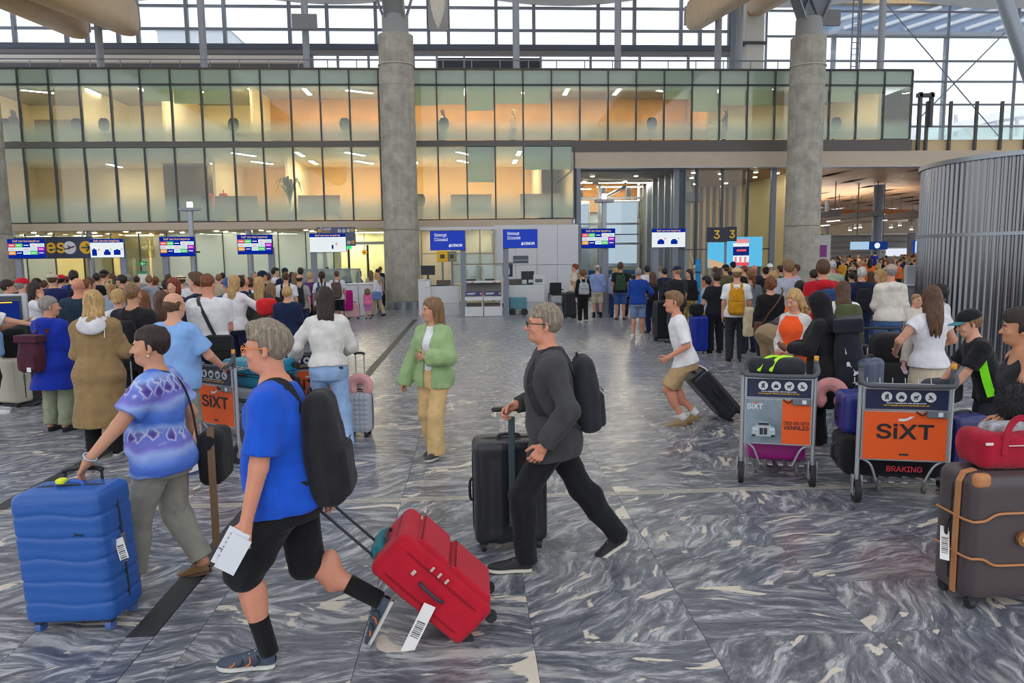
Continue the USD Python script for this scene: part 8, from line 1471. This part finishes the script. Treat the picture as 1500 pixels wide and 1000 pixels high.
CR(479,391,28.6,180,'m',('short','dark'),('S',NV),('t',NV),'staff member standing behind the grey glass hood');CR(507,394,28.2,160,'f',('bun','black'),('J',BK_),('t',BK_),'black clad person in front of the lit doorway');CR(526,396,27.6,-70,'f',('long','brown'),('W',GR),('t',NV),'person with long brown hair in grey at the white counter');CR(543,396,27.9,10,'f',('long','light'),('W',(206,196,180)),('t',BK_),'person with long hair, cream top and black trousers by the doorway');CR(552,399,25.6,60,'f',('long','blond'),('S',WH),('t',BE),'blond person in a white shirt and beige trousers beside the girl in pink',lf=(-.1,.2,.088,0,0),rf=(.1,-.22,.12,24,0));CR(553,394,28.0,0,'m',('thick','black'),('T',GR),('t',BK_),'black haired person beside the concrete column');CR(557,390,30.75,0,'f',('short','auburn'),('J',NV),('t',NV),'auburn person half hidden by the concrete column')
CR(538,422,24.4,4,'f',('bob','light'),('T',(226,110,160)),('s',(206,120,186)),'small girl in a pink T-shirt and pink shorts',build=1.05);q=AT(513,466,24.5);suitcase('pink suitcase beside the person in black shorts',(q[0]+.1,24.6,0),.42,.26,.55,(214,170,176),0,None,'rib');mb_=soft_bag('backpack','magenta backpack standing on the pink suitcase','backpack',(q[0]-.05,24.45,.30),(.34,.18,.68),(170,20,120));q=AT(552,435,25.2);soft_bag('handbag','denim blue handbag of the blond person in beige trousers','bag',(q[0],q[1],q[2]-.1),(.34,.16,.30),(104,130,176))
for i,(px,py,Y,hr,cc,lab) in enumerate(((20,412,19,'brown',NV,'brown head above the touch kiosk'),(64,410,18,'brown',BK_,'brown bushy head right of the phone caller'),(200,404,21,'dark',GR,'dark head behind the cropped hair'),(246,402,22,'brown',WH,'brown head behind the straw hat'),(320,401,20,'light',BE,'light haired head left of the blue cap'),(326,399,23,'black',NV,'black haired head far behind the white polo'),(392,400,21,'brown',OL,'brown head right of the navy cap'),(462,394,25.3,'light',WH,'light haired head beside the purple checked shirt'),(96,404,20,'dark',BK_,'dark head between red cap and bright blue shirt'))):CR(px,py,Y,0,'f' if i%2 else 'm',('short' if i%3 else 'thick',hr),('W',cc),('t',BK_),lab)
# right queue
CR(842,386,24.0,78,'f',('bun','red'),('T',(214,200,180)),('t',(196,176,166)),'person with a red bun in cream with a tan backpack',('tan backpack on the person with the red bun',(176,146,110)));suitcase('black suitcase with white tag beside the person with the red bun',(AT(834,465,23.4)[0],23.4,0),.42,.26,.85,(30,32,36),20,None,'rib')
CR(854,395,22.0,0,'f',('curly','auburn'),('W',(24,24,28)),('t',(24,24,28)),'person in black walking away with a pale grey backpack',('pale grey backpack on the person in black',(160,166,172),(.32,.36,.14)),shoes=(220,220,222),lf=(-.09,.10,.085,0,0),rf=(.09,-.10,.12,24,0))
CR(875,387,23.5,-8,'m',('short','grey'),('W',(132,150,198)),('s',(190,184,160)),'grey capped person in a pale blue jumper and khaki shorts',cap=((176,172,170),(176,172,170)),shoes=(36,32,32),socks=((30,30,32),.1));CR(901,392,23.6,0,'f',('long','blond'),('S',(150,166,206)),('t',(40,60,110)),'blond person in pale blue behind the green backpack');CR(889,397,25.5,0,'f',('short','brown'),('T',(206,170,180)),('t',NV),'person in a pink top behind the khaki shorts');suitcase('grey blue suitcase behind the khaki shorts',(AT(886,458,24.9)[0],24.9,0),.60,.3,.75,(96,110,126),0,None,'rib')
CR(909,384,22.6,-10,'m',('thick','brown'),('T',(26,27,34)),('s',(54,84,140)),'person in a black T-shirt and denim shorts with a green backpack',('dark green backpack over the denim shorts',(44,70,54),(.32,.50,.17)),tone='tan',shoes=(90,64,48));CR(935,392,17.8,-4,'m',('short','grey'),('S',(26,66,150)),('s',(120,138,176)),'grey haired person in a bright blue shirt and pale blue shorts',la='front',ra=((.32,.22,1.02),(.6,-.7,-.4)),tone='pink',shoes=(224,224,226),sole=(214,214,214),build=1.08)
suitcase('large black suitcase beside the bright blue shirt',(AT(972,498,16.9)[0],16.9,0),.50,.3,.95,(28,29,33),0,None,'rib',.25);CR(922,400,24.0,0,'m',('short','black'),('T',BK_),('t',NV),'black haired head left of the bright blue shirt');CR(948,389,22.5,0,'m',('thick','black'),('T',WH),('t',NV),'black haired person in white behind the bright blue shirt');CR(956,398,18.6,6,'f',('wavy','brown'),('T',BK_),('t',NV),'person with wavy brown hair and a black backpack beside the large black suitcase',('black backpack under the wavy brown hair',BK_));CR(966,389,25.6,0,'f',('short','sandy'),('T',BE),('t',BK_),'sandy head behind the navy suit');CR(974,392,20.5,0,'m',('short','black'),('J',NV),('t',NV),'dark haired person in a navy suit with a dark backpack',('dark backpack on the navy suit',(40,42,50)))
CR(992,388,16.4,28,'m',('short','sandy'),('T',(34,36,42)),('t',(60,66,80)),'stout person in a navy cap and black T-shirt',cap=(NV,NV),build=1.22,belly=.06,tone='pink');CR(1010,394,19.5,140,'f',('long','dark'),('W',BK_),('t',(150,124,60)),'dark haired person facing left behind the stout person',hyaw=-.4);CR(1019,387,22.0,160,'f',('long','brown'),('W',BE),('t',NV),'person in a beige cap beside the blue pole',cap=(BE,BE));t=thing('blue_pole','upright blue rolled mat carried beside the beige cap','mat',(AT(1022,430,20.6)[0],20.6,0));MB().tube([(0,0,0),(0,0,1.9)],.075,14).put(t,'roll',cloth(C(40,140,206)));MB().tube([(0,0,.9),(0,0,.94)],.08,14).tube([(0,0,1.5),(0,0,1.54)],.08,14).put(t,'straps',BLK)
CR(1035,405,16.6,70,'m',('thick','black'),('S',(166,184,214)),('t',(170,188,214)),'boy with dark hair in pale blue clothes',tone='tan');CR(1050,398,14.6,4,'m',('short','dark'),('T',(26,28,36)),('t',(26,28,36)),'person in black T-shirt and trousers behind the royal blue suitcase',la=((-.34,.08,.84),(-.5,-1,0)),tone='pink',build=1.1,shoes=(40,40,42));suitcase('royal blue suitcase with white paper tag in the queue',(AT(1022,513,14.7)[0]-.02,14.6,0),.37,.26,.78,(22,44,140),-4,None,'vert',wheel=(160,160,164));soft_bag('handbag','small black bag on the royal blue suitcase','bag',(AT(1020,460,14.6)[0],14.6,.79),(.30,.2,.24),BK_)
CR(1063,386,19.4,20,'m',('short','brown'),('T',(96,92,62)),('t',BK_),'person in a black cap and olive T-shirt',cap=(BK_,BK_));CR(1048,390,21.5,0,'m',('short','brown'),('T',GR),('t',NV),'brown head between the two blue screens');CR(1080,390,13.4,-20,'m',('short','light'),('T',(226,226,228)),('t',(44,46,54)),'person in a beige cap and white T-shirt with a mustard backpack',('mustard yellow backpack on the white T-shirt',(190,134,26),(.30,.50,.18)),cap=((196,172,130),(196,172,130)),tone='fair');soft_bag('beige_jacket','beige jacket hanging at the hip under the mustard backpack','jacket',(AT(1092,470,13.2)[0]+.02,13.1,.50),(.20,.14,.56),(196,182,150))
CR(1090,388,19.0,40,'m',('crop','red'),('T',BK_),('t',BK_),'red haired person right of the mustard backpack');CR(1074,382,22.0,0,'m',('short','dark'),('T',NV),('t',NV),'navy cap high above the mustard backpack',cap=(NV,NV));CR(1101,396,14.6,6,'f',('pony','auburn'),('T',(104,108,118)),('t',NV),'person with a long auburn ponytail in grey');CR(1105,387,19.5,0,'m',('none','brown'),('T',NV),('t',BK_),'bald head above the auburn ponytail',tone='pink');CR(1122,390,18.5,-10,'m',('short','black'),('T',BK_),('t',BK_),'person in a black cap beside the blue screen edge',cap=(BK_,BK_));CR(1128,385,22.0,178,'m',('short','grey'),('H',(190,192,196)),('t',NV),'person in a white cap facing the camera',cap=((226,226,228),(226,226,228)))
f23=CR(1129,406,11.9,-6,'f',('curly','auburn'),('W',(24,24,28)),('t',(24,24,28)),'person with short curly auburn hair in a black jumper',build=1.22);o_=wpt(f23,(.10,-.15,.80));hb=thing('shoulder_bag','brown shoulder bag across the black jumper','bag',o_,-6);v,f=rbox_vf((.26,.08,.22),.03,8);put(hb,'bag',v+(-.25,.06,.0),f,PC(84,52,40,.6));pts=curve([np.array(q) for q in ((-.24,.02,.1),(-.16,-.02,.26),(-.03,-.03,.44),(.06,.02,.60),(.08,.14,.66))],20);put(hb,'strap',*ribbon_vf(pts,(0,-1,.2),.028,.008),PC(84,56,44,.6),False)
CR(1133,398,14.8,0,'f',('curly','blond'),('T',OL),('t',BK_),'blond curly head above the auburn curls');CR(1155,380,12.8,10,'m',('thick','light'),('T',(160,164,178)),('t',NV),'tall person in a plain grey T-shirt',tone='pink');CR(1166,386,17.5,80,'m',('crop','brown'),('T',(196,164,186)),('t',BK_),'person in a pale mauve T-shirt behind the tall person in grey',tone='tan');CR(1143,388,19.0,30,'f',('short','dark'),('T',OL),('t',BK_),'dark head left of the tall person in grey');CR(1172,411,11.4,0,'f',('bun','black'),('T',(236,120,60)),('t',BK_),'person with a dark bun in an orange top',tone='brown')
f30=CR(1206,380,11.0,-12,'m',('thick','brown'),('H',(176,20,36)),('t',NV),'tall person in a red hooded jacket with a blue backpack',('large blue backpack on the red hooded jacket',(34,60,104),(.34,.54,.22,.18,.05)),tone='pink',build=1.1);CR(1220,381,16.5,-30,'m',('short','white'),('S',(176,186,160)),('t',BE),'white haired person in pale green behind the red jacket');CR(1192,394,15.0,0,'m',('short','dark'),('J',(24,36,66)),('t',NV),'person in navy left of the red jacket');f33=CR(1237,411,9.6,-20,'f',('wavy','brown'),('T',(224,220,216)),('t',(70,110,130)),'person in white carrying a huge olive rucksack',('huge olive green trekking rucksack with side straps',(72,80,50),(.38,.66,.26,.12,.04)),lean=.15)
CR(1263,390,13.6,-14,'m',('short','white'),('J',(24,34,66)),('t',NV),'white haired person in a navy jacket with a black backpack',('black backpack on the white haired person',(28,30,36)));CR(1290,394,14.2,75,'f',('wavy','blond'),('W',(206,200,186)),('t',(60,90,140)),'blond person in profile beside the cream hoodie',tone='fair');CR(1306,385,11.7,-4,'m',('short','grey'),('H',(216,210,200)),('t',(70,102,150)),'person in a cream hoodie, beige cap and jeans',cap=((168,150,138),(168,150,138)),la='front',tone='pink',build=1.12);CR(1377,417,10.0,30,'m',('thick','black'),('T',WH),('t',BK_),'black haired head just behind the woman with the child');CR(1248,398,17.5,0,'m',('short','dark'),('J',BK_),('t',BK_),'dark head left of the white haired person');CR(1276,397,18.5,0,'f',('long','brown'),('W',(60,60,66)),('t',BK_),'long brown hair right of the white haired person')
# the crowd deep in the far hall
rg=random.Random(11);FCOL=[('black',BK_),('navy',NV),('white',WH),('olive',OL),('beige',BE),('orange',(220,110,50)),('grey',GR),('mustard',(206,150,40)),('dark blue',(30,44,90)),('cream',(210,200,180))];FH=['black','brown','dark','blond','grey','auburn']
for i in range(58):
    px=1206+(i*3.22)%184+rg.uniform(-1,1);Y=26+(i*7%29)*1.02+rg.uniform(-.4,.4);nm,cc=FCOL[(i*3+i//10)%10];hr=FH[(i*5+i//6)%6];p=AT(px,392,Y)
    if abs(p[0]-AT(1285,392,40)[0])<.6 and abs(Y-40)<1 or (p[0]-11.25)**2+(Y-13.2)**2<9:continue
    zone='before the shelves' if px<1270 else ('near the far column' if px<1310 else ('below the departure board' if px<1350 else 'by the drum edge'))
    person(f'distant {hr} haired person in a {nm} top {zone}, {"front" if Y < 36 else ("middle" if Y < 46 else "back")} rows',p[:2],rg.choice([0,20,-30,90,180,200]),rg.uniform(1.58,1.86),'f' if i%2 else 'm',1060/Y,1.0+rg.uniform(0,.15),hair=(rg.choice(['short','thick','crop']) if i%2==0 else rg.choice(['long','bob','bun']),hr),top=dict(kind='tee',col=cc,sleeve=rg.choice([.8,2.0])),bottom=dict(col=rg.choice([BK_,NV,(60,60,66),(80,90,120)])),group='crowd in the far hall')
CR(1345,384,26.5,0,'m',('short','red'),('T',(206,84,84)),('t',NV),'person in an orange cap and salmon shirt with a dark backpack',('dark backpack on the salmon shirt',(26,30,44)),cap=((240,84,40),(240,84,40)));CR(1252,384,27.5,60,'m',('short','black'),('T',BK_),('t',BK_),'tall black haired person in the far hall left of the blue child');q=AT(1280,395,29.0);person('man in dark clothes carrying a child in blue in the far hall',q[:2],0,1.78,'m',36,hair=('short','dark'),top=dict(kind='tee',col=(40,40,46)),bottom=dict(col=NV));person('child in a blue T-shirt riding high above the far crowd',(q[0],29.0-.02),0,.98,'m',36,hair=('short','dark'),top=dict(kind='tee',col=(24,40,150)),bottom=dict(kind='shorts',col=NV),lf=(-.14,.22,.25,10,0),rf=(.14,.22,.25,10,0),z=1.05);CR(1246,391,25.5,0,'f',('short','brown'),('T',BK_),('t',BK_),'person in a straw hat in front of the far crowd',cap=((206,190,150),(206,190,150),'brim'))
# people glimpsed in the upper offices
for px,col_,hr,lab in ((20,(60,60,64),'dark','seated dark figure in the upper office near the frame edge'),(648,(206,190,180),'auburn','auburn haired person in the upper office right of the middle column'),(752,(190,150,110),'blond','blond person in the upper office beside the dark doorway'),(1062,(70,50,44),'dark','dark figure in the upper office beside the light streak')):
    p=AT(px,180,FY+2.0);person(lab,(p[0],FY+2.0),70,1.66,'f',34,hair=('long',hr),top=dict(kind='sweater',col=col_,sleeve=2.0),bottom=dict(col=BK_),z=ZM0-.02)
